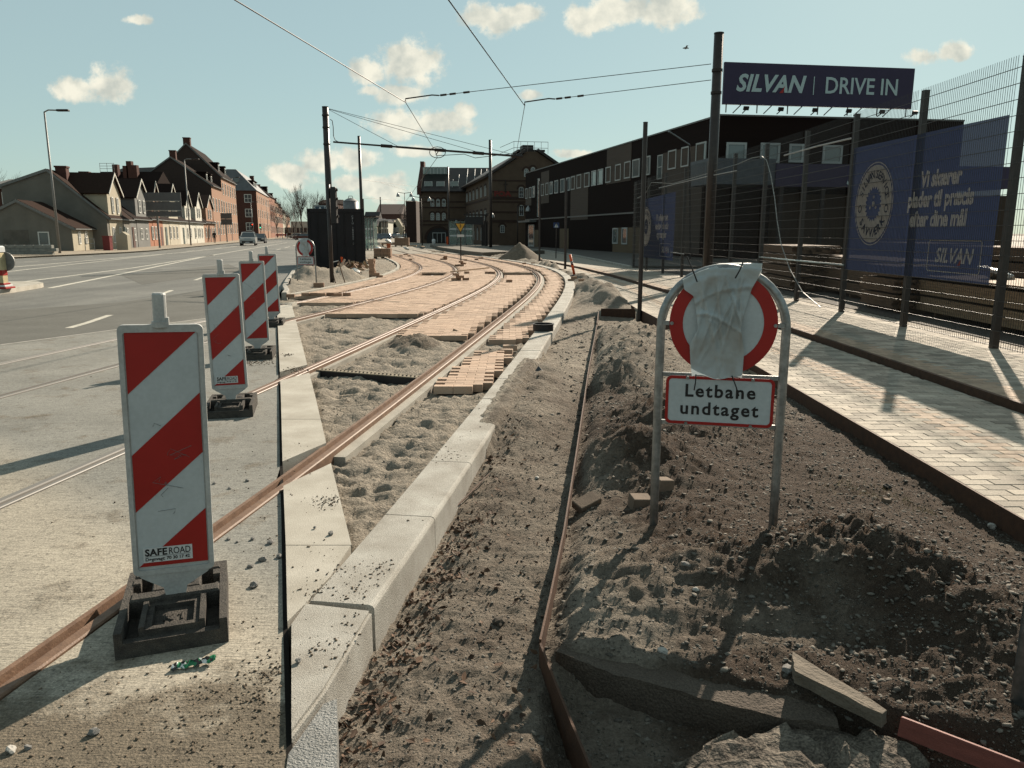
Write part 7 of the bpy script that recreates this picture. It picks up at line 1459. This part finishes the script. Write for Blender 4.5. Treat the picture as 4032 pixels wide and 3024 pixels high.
for x, yt, Y, lb in ((996, 797, 190, 'street lamp before the corner house'), (1057, 793, 230, 'street lamp before the corner house facade'), (928, 700, 170, 'street lamp at the end of the tall brick house'), (1160, 838, 230, 'small street lamp left of the container')): lamp(lb, x, yt, Y, .9, r=.09)
lamp('dome lamp on a curved arm before the shop corner', 2038, 812, 76, 1.0, 'dome', mat=m_dark, grp='dome lamps on the square'); lamp('double dome lamp before the brick wing', 1662, 777, 98, (-1.0, 1.0), 'dome', mat=m_dark, grp='dome lamps on the square'); lamp('dome lamp behind the tram shelter', 1772, 865, 95, .8, 'dome', mat=m_dark, grp='dome lamps on the square'); lamp('double dome lamp left of the brick wing', 1597, 760, 110, (-.9, .9), 'dome', mat=m_dark, grp='dome lamps on the square'); lamp('dome lamp behind the mast before the gable', 1915, 840, 88, .7, 'dome', mat=m_dark, grp='dome lamps on the square')
# street lamp inside the shop forecourt with slanting arm
a, b, c_ = Vector(D(2717, 1040, 44)), Vector(D(2715, 570, 44)), Vector(D(2632, 517, 43)); t = thing('yard_lamp', 'grey lamp with a slanting arm in front of the shop wall', 'street lamp', (a.x, a.y, 0)); mb = MB(); mb.tube([(0, 0, 0), (b.x - a.x, 0, b.z)], .05, 8); mb.build('pole', m_dark, t); mb = MB(); mb.tube([b - Vector((a.x, a.y, 0)), c_ - Vector((a.x, a.y, 0))], .045, 8); mb.build('arm', m_galv, t)
for x, yt, Y, lb in ((2124, 715, 46, 'slim dark post beside the sand heap'), (2226, 712, 36, 'slim dark post left of the orange bollard')):
    b = D(x, 1000, Y); h = D(x, yt, Y)[2]; mb = MB(); mb.tube([(0, 0, -.3), (0, 0, h)], .06, 10); mb.tube([(0, 0, h), (0, 0, h + .02)], .063, 10); tag(mb.build('bare_post', m_pole, None, False, (b[0], Y, 0)), lb, 'post')
# pedestrian crossing sign (blue square with white triangle)
p = G(2189, 1018, 0); t = thing('crossing_sign', 'blue pedestrian crossing sign on a thin post before the shop', 'road sign', (p[0], p[1], 0)); zt = D(2190, 876, p[1])[2]; zb = D(2190, 897, p[1])[2]
mb = MB(); mb.tube([(0, 0, -.1), (0, 0, zt)], .03, 8); mb.build('post', m_dark, t); mb = MB(); s_ = (zt - zb); mb.bb(-s_ * .55, s_ * .55, -.06, -.035, zb, zt); pl_ = mb.build('panel', M('sign_blue', (.02, .04, .12), .5), t); mb = MB(); mb.prism([(-s_ * .36, zb + .03), (s_ * .36, zb + .03), (0, zt - .04)], (0, 0, 0), X3, Z3, NY, .06, .064); mb.build('white_triangle', m_white, pl_)
mb = MB(); q = zb + .05; mb.tube([(-.03, -.068, q), (.0, -.068, q + .14), (.04, -.068, q)], .012, 5); mb.tube([(0, -.068, q + .12), (0, -.068, q + .2)], .018, 5); mb.prism(circ(.025, 10, 0, q + .23), (0, 0, 0), X3, Z3, NY, .065, .07); mb.build('walking_figure', m_black, pl_)
# parking direction sign above the container
p = D(1275, 815, 80); t = thing('parking_sign', 'blue parking direction sign peeping over the container', 'road sign', (p[0], 80, 0)); zt, zb = D(1275, 808, 80)[2], D(1275, 850, 80)[2]; mb = MB(); mb.bb(-.95, .95, -.03, .03, zb, zt); pl_ = mb.build('panel', M('sign_blue2', (.04, .075, .11), .5), t)
mb = MB(); mb.ring(rrect(1.8, zt - zb - .1, .05, 3, 0, (zt + zb) / 2), rrect(1.72, zt - zb - .18, .04, 3, 0, (zt + zb) / 2), (0, 0, 0), X3, Z3, NY, .03, .036); put_text(mb, 'P', .42, (.3, -.035, zt - .38), X3, Z3, .02); mb.ring(rrect(.5, .55, .05, 3, .3, zt - .38), rrect(.44, .49, .04, 3, .3, zt - .38), (0, 0, 0), X3, Z3, NY, .03, .036); mb.prism([(-.42, zt - .6), (-.34, zt - .6), (-.34, zt - .36), (-.24, zt - .36), (-.38, zt - .14), (-.52, zt - .36), (-.42, zt - .36)], (0, 0, 0), X3, Z3, NY, .03, .036); mb.build('symbols', m_white, pl_)
for x_ in (-.6, .6): mb = MB(); mb.tube([(x_, .06, -.1), (x_, .06, zt)], .05, 8); mb.build('post', m_galv_d, t)
# sign backs on the far pavement
def signback(label, x0, x1, y0, y1, xp, yp, rows):
    p = G(xp, yp, .08); Y = p[1]; t = thing('road_sign_back', label, 'road sign', (p[0], Y, .08), 0, 'backs of direction signs across the road'); a, b = D(x0, y0, Y)[0] - p[0], D(x1, y0, Y)[0] - p[0]; zt, zb = D(x0, y0, Y)[2], D(x0, y1, Y)[2]
    mb = MB(); mb.tube([(0, .1, -.1), (0, .1, zt)], .1, 10); mb.build('post', m_galv_d, t); z = zt; mg = M('sign_back_grey', (.115, .115, .12), .6, .2, .1, 2)
    for f in rows:
        h = (zt - zb) * f; mb = MB(); mb.bb(a, b, -.05, .02, z - h + .03, z); s_ = mb.build('panel', mg, t); mb = MB(); mb.bb(a + .1, b - .1, -.09, -.05, z - h + .03, z - h + .12); mb.build('rail', m_galv, s_); z -= h
    return t
signback('large grey back of a three-panel direction sign before the orange house', 569, 711, 761, 858, 628, 976, (.38, .38, .24)); signback('smaller grey back of a direction sign before the brick house', 868, 912, 841, 888, 894, 953, (.5, .5))
# keep-left bollard on the traffic island at the left edge
p = G(6, 1138, .1); isl2 = [G(-120, 1170, 0)[:2], G(40, 1152, 0)[:2], G(160, 1132, 0)[:2], G(172, 1128, 0)[:2], G(150, 1122, 0)[:2], G(30, 1122, 0)[:2], G(-120, 1130, 0)[:2]]
mb = MB(); mb.prism(isl2, (0, 0, 0), X3, Y3, Z3, -.1, .11); tag(mb.build('traffic_island', m_conc), kind='structure')
t = thing('island_bollard', 'yellow and white island bollard with a dark disc at the left edge', 'bollard', (p[0], p[1], .1)); k_ = p[1] / 3040 * 1.0
mb = MB(); mb.cham((0, 0, .52), (.28, .2, .9), .03); mb.build('body', M('bollard_cream', (.55, .47, .28), .5), t); mb = MB(); mb.cham((0, 0, 1.05), (.3, .22, .16), .03); mb.build('cap', m_white, t); mb = MB(); mb.bb(-.145, .145, -.105, .105, .36, .50); mb.build('red_band', m_red, t); mb = MB(); mb.prism(circ(.25, 24, .12, .72), (0, .13, 0), X3, Z3, NY, -.0, .03); mb.build('disc', m_galv_d, t)
for k in range(3): mb = MB(); mb.cham((0, 0, .04 + .05 * k), (.5 - .08 * k, .4 - .06 * k, .045), .01); mb.build('foot_ring', [m_red, m_white, m_red][k], t)
# cars
m_tyre = M('tyre', (.02, .019, .018), .8); m_rim = M('wheel_rim', (.3, .3, .3), .35, .7); m_lamp = M('head_lamp', (.7, .7, .66), .2)
def paint(n, c): return M('paint_' + n, c, .28, .2, .05, 2, spec=.6)
def car(label, loc, rz, col, kind='hatch', L=4.3, W=1.78, H=1.48, lit=False):
    t = thing('car', label, 'car', loc, rz, 'cars on the street'); hl, w = L / 2, W / 2; zb = .28
    belt = H * .60; hood = H * .56
    prof = [(-hl, zb + .1), (-hl + .05, zb), (hl - .08, zb), (hl, zb + .15), (hl - .03, belt - .05), (hl - .25, belt + .02), (-hl + 1.15, belt + .02), (-hl + .25, hood), (-hl + .03, hood - .18)]
    mb = MB(); V = []
    for s, sc in ((-1, .93), (-.9, 1), (.9, 1), (1, .93)):
        for (x, z) in prof: V.append((x * (1 if abs(s) < 1 else .985), s * w, z if sc == 1 else z * .99))
    n = len(prof); F = [tuple(range(n))[::-1], tuple(3 * n + k for k in range(n))]
    for j in range(3): F += [(j * n + k, j * n + (k + 1) % n, (j + 1) * n + (k + 1) % n, (j + 1) * n + k) for k in range(n)]
    mb.add(V, F); body = mb.build('body', col, t)
    fx0, fx1, rx1, rx0 = -hl + 1.1, -hl + 1.85, (hl - .55 if kind != 'sedan' else hl - 1.35), (hl - .12 if kind != 'sedan' else hl - .7)
    def cab(k, z0, z1, e=0): return [(fx0 + e, -w * .93 + k, z0), (rx0 - e, -w * .93 + k, z0), (rx0 - e, w * .93 - k, z0), (fx0 + e, w * .93 - k, z0), (fx1, -w * .74 + k, z1), (rx1, -w * .74 + k, z1), (rx1, w * .74 - k, z1), (fx1, w * .74 - k, z1)]
    mb = MB(); mb.add(cab(0, belt, H - .06), [(0, 1, 5, 4), (1, 2, 6, 5), (2, 3, 7, 6), (3, 0, 4, 7)]); mb.build('glasshouse', m_pane, t)
    mb = MB(); q = cab(0, belt, H - .06); mb.add([q[4], q[5], q[6], q[7], (fx1 + .15, -w * .66, H), (rx1 - .12, -w * .66, H), (rx1 - .12, w * .66, H), (fx1 + .15, w * .66, H)], [(0, 1, 5, 4), (1, 2, 6, 5), (2, 3, 7, 6), (3, 0, 4, 7), (4, 5, 6, 7)]); rf = mb.build('roof', col, t)
    for s in (-1, 1):
        mb = MB()
        for x0, x1 in ((fx0, fx1), (rx0, rx1)): mb.tube([(x0, s * w * .935, belt), (x1, s * w * .745, H - .05)], .045, 6)
        xm = (fx1 + rx1) / 2; mb.tube([(xm, s * w * .935, belt), (xm, s * w * .75, H - .05)], .035, 6); mb.build('pillar', col, t)
        mb = MB(); mb.box((fx0 + .25, s * (w + .08), belt + .1), (.12, .18, .12)); mb.build('wing_mirror', col, t)
        mb = MB(); mb.cham((-hl + .04, s * w * .68, hood - .14), (.12, .36, .14), .02); mb.build('headlight', m_lamp, body); mb = MB(); mb.box((hl - .04, s * w * .74, belt - .16), (.08, .26, .2)); mb.build('tail_light', m_red, body)
        for x_ in (-hl + .82, hl - .82):
            mb = MB(); mb.tube([(x_, s * (w - .2), .31), (x_, s * (w + .01), .31)], .31, 18); wh = mb.build('wheel', m_tyre, t); mb = MB(); mb.tube([(x_, s * (w + .0), .31), (x_, s * (w + .022), .31)], .2, 14); mb.build('rim', m_rim, wh)
    mb = MB(); mb.box((-hl + .0, 0, .48), (.06, W * .7, .2)); mb.build('grille', m_blackpl, body); mb = MB(); mb.box((-hl - .02, 0, .42), (.03, .5, .11)); mb.build('number_plate', m_white, body)
    return t
FACE = ST_ANG   # nose (-x) towards the camera
p = G(980, 967, -.016); car('silver off-roader driving towards the viewer on the road', (p[0], p[1], 0), FACE + R(2), paint('silver', (.34, .35, .34)), 'hatch', 4.6, 1.9, 1.72)
p = G(1024, 958, -.016); car('dark car following the silver off-roader', (p[0], p[1], 0), FACE, paint('black', (.03, .03, .035)), 'hatch', 4.4, 1.8, 1.5)
def far_car(label, x, y, Y, rz, col, kind='hatch', **k): p = D(x, y, Y); return car(label, (p[0], Y, 0), rz, col, kind, **k)
far_car('blue hatchback parked side-on in the far middle', 1507, 940, 185, R(4), paint('blue', (.10, .15, .21))); far_car('dark car behind the blue hatchback', 1478, 935, 192, R(0), paint('navy', (.05, .06, .08)))
far_car('pale car in the shade of the trees beyond the blue one', 1597, 930, 235, R(80), paint('teal', (.14, .18, .18))); far_car('dark car right of the blue hatchback', 1556, 930, 230, R(70), paint('dark', (.04, .04, .04)))
far_car('white car parked at the far end of the road', 1162, 925, 250, R(10), paint('white', (.5, .5, .48))); far_car('dark red car left of the container', 1190, 927, 185, R(0), paint('maroon', (.10, .035, .03))); far_car('silver car behind the white one', 1180, 922, 270, R(10), paint('grey', (.3, .3, .3)))
# traffic lights by the corner house
for i, (x, Y, lb, col) in enumerate([(1028, 165, 'traffic light showing green before the corner house', (.05, .7, .35)), (998, 160, 'traffic light showing red before the corner house', (.9, .05, .02))]):
    b = D(x, 930, Y); t = thing('traffic_light', lb, 'traffic light', (b[0], Y, 0), 0, 'traffic lights at the crossing'); mb = MB(); mb.tube([(0, 0, 0), (0, 0, 3.4)], .07, 8); mb.build('post', m_dark, t); mb = MB(); mb.cham((0, -.1, 3.0), (.32, .25, .95), .03); h_ = mb.build('signal_head', m_blackpl, t)
    m, n_, l_, bb2 = new_mat('signal_lens_%d' % i); bb2.inputs['Base Color'].default_value = (*col, 1); bb2.inputs['Emission Color'].default_value = (*col, 1); bb2.inputs['Emission Strength'].default_value = 2.0; mb = MB(); mb.tube([(0, -.225, 2.72 if i == 0 else 3.28), (0, -.24, 2.72 if i == 0 else 3.28)], .1, 12); mb.build('lit_lens', m, h_)
# barriers and small things on the far pavement
for i, (x, y, lb) in enumerate([(1100, 940, 'red and white barrier at the far pavement, left one'), (1117, 939, 'red and white barrier at the far pavement, right one')]):
    p = G(x, y + 2, 0); t = thing('work_barrier', lb, 'barrier', (p[0], p[1], .0), 0, 'work barriers'); mb = MB(); mb.bb(-.9, .9, -.05, .05, .9, 1.3); mb.build('board', m_red, t); mb = MB(); mb.bb(-.9, -.8, -.06, .06, 0, 1.5); mb.bb(.8, .9, -.06, .06, 0, 1.5); mb.build('frame', m_white, t)
p = G(370, 987, .085); t = thing('bike_stand', 'metal hoop stand at the corner of the low house', 'stand', (p[0] - .1, p[1] - .3, .085)); mb = MB(); mb.tube([(-.45, 0, 0), (-.45, 0, 1.0), (.35, 0, 1.0), (.35, 0, 0)], .03, 8); mb.tube([(-.45, 0, .6), (.35, 0, .6)], .025, 8); mb.build('hoop', m_galv, t)
p = G(427, 986, .085); mb = MB(); mb.bb(-.3, .3, -.25, .25, 0, 1.15); mb.bb(-.33, .33, -.28, .28, 1.15, 1.25); tag(mb.build('red_cabinet', M('cabinet_red', (.16, .02, .02), .5), None, False, (p[0], p[1], .085)), 'dark red cabinet at the pale house front', 'cabinet'); p = G(490, 984, .085); mb = MB(); mb.prism([(-.5, 0), (.5, 0), (.5, 1.3), (.1, 1.6), (-.5, 1.2)], (0, 0, 0), X3, Z3, NY, -.3, .3); tag(mb.build('porch_wall', W_cream, None, False, (p[0], p[1], .085)), 'small cream porch wall by the cream street gable', 'porch')
p = G(20, 1010, .085); mb = MB(); t = thing('garden_wall', 'low grey block wall with planting at the left edge', 'wall', (p[0] - 2, p[1] + 3, .085))
for k in range(3):
    for q in range(10): mb = MB(); mb.cham((-2.5 + .62 * q + .3 * (k % 2), 0, .14 + .22 * k), (.6, .3, .21), .02); mb.build('block', M('wall_block', (.25, .245, .22), .9, 0, .2, 3), t)
# person walking before the brick house
def person(label, loc, rz, h=1.78):
    t = thing('person', label, 'person', loc, rz); s = h / 1.78
    vsk = [(0, 0, .95), (0, 0, 1.15), (0, 0, 1.38), (0, 0, 1.52), (.02, 0, 1.62), (.02, 0, 1.72), (0, .10, .92), (.16, .11, .50), (.10, .11, .08), (.22, .11, .04), (0, -.10, .92), (-.08, -.11, .50), (-.26, -.11, .10), (-.15, -.11, .04), (0, .20, 1.42), (-.08, .25, 1.14), (.06, .24, .90), (.10, .23, .82), (0, -.20, 1.42), (.06, -.25, 1.14), (.16, -.23, .92), (.20, -.22, .84)]
    rad = [.15, .14, .17, .065, .095, .085, .10, .065, .045, .04, .10, .065, .045, .04, .07, .05, .038, .035, .07, .05, .038, .035]
    ed = [(0, 1), (1, 2), (2, 3), (3, 4), (4, 5), (0, 6), (6, 7), (7, 8), (8, 9), (0, 10), (10, 11), (11, 12), (12, 13), (2, 14), (14, 15), (15, 16), (16, 17), (2, 18), (18, 19), (19, 20), (20, 21)]
    me = bpy.data.meshes.new('body'); me.from_pydata([tuple(c * s for c in v) for v in vsk], ed, []); o = obj('body', me, t); md = o.modifiers.new('skin', 'SKIN'); o.modifiers.new('sub', 'SUBSURF').levels = 1
    for i, v in enumerate(me.skin_vertices[0].data): v.radius = (rad[i] * s, rad[i] * s); v.use_root = (i == 0)
    me.materials.append(M('dark_clothes', (.025, .022, .025), .8)); mb = MB(); mb.tube([(.02, 0, 1.58 * s), (.03, 0, 1.62 * s), (.03, 0, 1.70 * s), (.02, 0, 1.74 * s)], [.05, .09, .085, .03], 10); mb.build('head_skin', M('skin', (.35, .2, .14), .6), t); mb = MB(); mb.tube([(-.01, 0, 1.64 * s), (-.0, 0, 1.74 * s), (.0, 0, 1.79 * s)], [.105, .1, .03], 10); mb.build('hair', M('dark_hair', (.03, .02, .015), .8), t); return t
p = G(846, 957, .08); person('person in dark clothes walking on the far pavement before the brick house', (p[0], p[1], .08), ST_ANG)
# bare trees
m_bark = M('bark', (.075, .055, .042), .9, 0, .3, 4)
def tree(label, loc, h, seed, spread=.45, depth=6, r0=.16, grp='bare trees', zmin=.35):
    rn = random.Random(seed); t = thing('bare_tree', label, 'tree', loc, 0, grp); mt = MB(); mc = MB()
    def br(p, d, L, r, k):
        q = p + d * L; mid = (p + q) / 2 + Vector((rn.gauss(0, .04), rn.gauss(0, .04), 0)) * L; (mt if k == 0 else mc).tube([p, mid, q], [r, r * .85, r * .7], 5 if k < 2 else 3, False)
        if k >= depth: return
        nb = rn.choice((2, 3, 3)) if k > 0 else 4
        for i in range(nb):
            a = rn.uniform(0, 6.28); sp = spread * rn.uniform(.6, 1.35); nd = (d + Vector((math.cos(a), math.sin(a), rn.uniform(-.1, .35))) * sp).normalized(); br(p + d * L * rn.uniform(.5, 1.0), nd, L * rn.uniform(.62, .85), r * .5, k + 1)
        br(q, (d + Vector((rn.gauss(0, .1), rn.gauss(0, .1), .1))).normalized(), L * .78, r * .6, k + 1)
    br(Vector((0, 0, 0)), Vector((0, 0, 1)), h * .27, r0, 0); mt.build('trunk', m_bark, t); mc.build('crown', m_bark, t); return t
def treeP(label, x, ytop, Y, seed, **k): p = D(x, 930, Y); h = D(x, ytop, Y)[2]; return tree(label, (p[0], Y, 0), h, seed, **k)
treeP('tall bare tree left of the container', 1190, 700, 190, 1, spread=.34, depth=5, r0=.2); treeP('second bare tree behind the left mast', 1236, 728, 200, 2, spread=.4, depth=5, r0=.2); treeP('bare tree at the far end of the house row', 1130, 752, 230, 3, spread=.5, depth=5); treeP('low bare tree beyond the house row', 1092, 765, 260, 4, spread=.55, depth=5); treeP('broad bare tree right of the left mast', 1345, 762, 210, 5, spread=.55, depth=5); treeP('bare tree between the two lower trees', 1160, 760, 240, 6, spread=.5, depth=5)
treeP('bare tree at the left edge above the low house', -8, 612, 95, 7, spread=.5, depth=5); treeP('faint bare tree over the outbuilding roof', 108, 672, 150, 8, spread=.5, depth=5); treeP('bare tree beside the far dark brick block', 1590, 800, 220, 9, spread=.5, depth=5)
# backdrop buildings of the far centre
def block(label, x0, x1, ytop, ybase, Y, dep, wall, roof=None, ridge=None, name='far_building', win=None, cat='building'):
    a, b = D(x0, 900, Y), D(x1, 900, Y); zt = D((x0 + x1) / 2, ytop, Y)[2]; t = thing(name, label, cat, (a[0], Y, 0), 0, 'buildings in the far distance'); w = b[0] - a[0]
    mb = MB(); mb.bb(0, w, 0, dep, 0, zt); mb.build('wall', wall, t)
    if roof: zr = D((x0 + x1) / 2, ridge, Y)[2]; mb = MB(); mb.prism([(-.5, zt - .1), (dep / 2, zr), (dep + .5, zt - .1)], (0, 0, 0), Y3, Z3, X3, -.3, w + .3); mb.build('roof', roof, t)
    if win:
        nx, nz, ww, wh = win
        for i in range(nx):
            for j in range(nz): window(t, (w * (i + .5) / nx, -.01, zt * (j + .28) / nz), 0, ww, wh, fr=.14, mull=0, fm=wall)
    return t
block('dark brick hall with a chimney in the far middle', 1483, 1580, 842, 930, 300, 20, M('hall_brick', (.10, .055, .045), .9), M('hall_roof', (.06, .035, .03), .8), 800); block('white two-storey house left of the far brick hall', 1481, 1503, 872, 920, 255, 12, W_pale, m_slate, 860, win=(4, 2, 1.1, 2.0)); block('pale grey house in the far middle behind the blue car', 1505, 1525, 873, 922, 240, 12, W_white, m_slate, 862, win=(3, 2, 1.1, 2.2)); block('low cream house left of the white one', 1464, 1481, 888, 920, 250, 10, W_cream, m_slate, 868, win=(3, 1, 1.2, 2)); block('dark roofed house with cream gables under the trees', 1530, 1600, 890, 925, 260, 12, W_dbrick, m_slate, 862)
block('dark house row behind the bus shelter', 1432, 1485, 880, 925, 270, 12, W_dbrick, m_slate, 832)
for i, (x, y) in enumerate(((1565, 860), (1552, 868))):
    p = D(x, 900, 255); zt = D(x, y, 255)[2]; t = thing('cream_gable_house', ['cream gabled house at the far end of the street, right one', 'narrow cream gabled house at the far end of the street, left one'][i], 'house', (p[0], 255, 0), 0, 'buildings in the far distance'); w = [1.8, 1.2][i]; mb = MB(); mb.prism([(-w, 0), (w, 0), (w, zt * .55), (0, zt), (-w, zt * .55)], (0, 0, 0), X3, Z3, Y3, 0, 6); mb.build('wall', W_cream, t); window(t, (0, -.01, zt * .3), 0, .9, 1.6, fr=.12, mull=1)
block('brick house with a gable behind the left mast', 1258, 1330, 800, 920, 215, 14, W_dbrick, Rf_d, 782); block('low white shop at the far end of the road', 1145, 1215, 872, 925, 290, 14, W_white, None, None, win=(5, 1, 3, 2)); block('dark low building behind the far trees', 1060, 1260, 895, 925, 330, 10, W_dbrick)
block('dark block left of the brick wing', 1600, 1640, 790, 955, 135, 12, W_shade)
# tank with a domed lid
p = D(1385, 900, 120); zt = D(1385, 792, 120)[2]; t = thing('silo', 'grey round tank with a shallow domed lid behind the container', 'tank', (p[0], 120, 0)); m_tank = M('tank_grey', (.17, .175, .18), .5, .2); rr_ = 1.25
rr_ = (D(1412, 800, 120)[0] - D(1354, 800, 120)[0]) / 2; mb = MB(); mb.tube([(0, 0, 0), (0, 0, zt)], rr_, 28); mb.build('body', m_tank, t, True); mb = MB(); mb.tube([(0, 0, zt), (0, 0, zt + .35), (0, 0, zt + .5)], [rr_ * 1.03, rr_ * .5, .1], 28); mb.build('lid', m_galv_d, t); mb = MB(); mb.tube([(-.35, 0, zt + .4), (-.25, 0, zt + .75), (.25, 0, zt + .75), (.35, 0, zt + .4)], .05, 6); mb.build('handle', m_dark, t)
# chimney pole and flagpoles far off
for x, y, Y, lb in ((1432, 783, 150, 'tall thin flue beside the thinner mast'), (1501, 776, 290, 'antenna on the far brick hall')):
    p = D(x, 900, Y); zt = D(x, y, Y)[2]; mb = MB(); mb.tube([(0, 0, 0), (0, 0, zt)], .22, 8); tag(mb.build('flue', m_dark, None, False, (p[0], Y, 0)), lb, 'flue')
# gull
p = D(2700, 190, 60); t = thing('gull', 'small gull gliding left of the roof sign', 'bird', p); mb = MB(); mb.tube([(-.22, 0, 0), (-.08, 0, .02), (.1, 0, .02), (.24, 0, 0)], [.02, .06, .06, .015], 8); mb.build('body', M('gull_grey', (.25, .25, .25), .8), t)
for s in (-1, 1): mb = MB(); mb.add([(-.06, s * .05, .03), (.08, s * .05, .03), (.1, s * .3, .12), (-.02, s * .3, .13), (.16, s * .62, .06), (.06, s * .6, .065)], [(0, 1, 2, 3), (3, 2, 4, 5)]); mb.build('wing', M('gull_grey', (.25, .25, .25), .8), t)
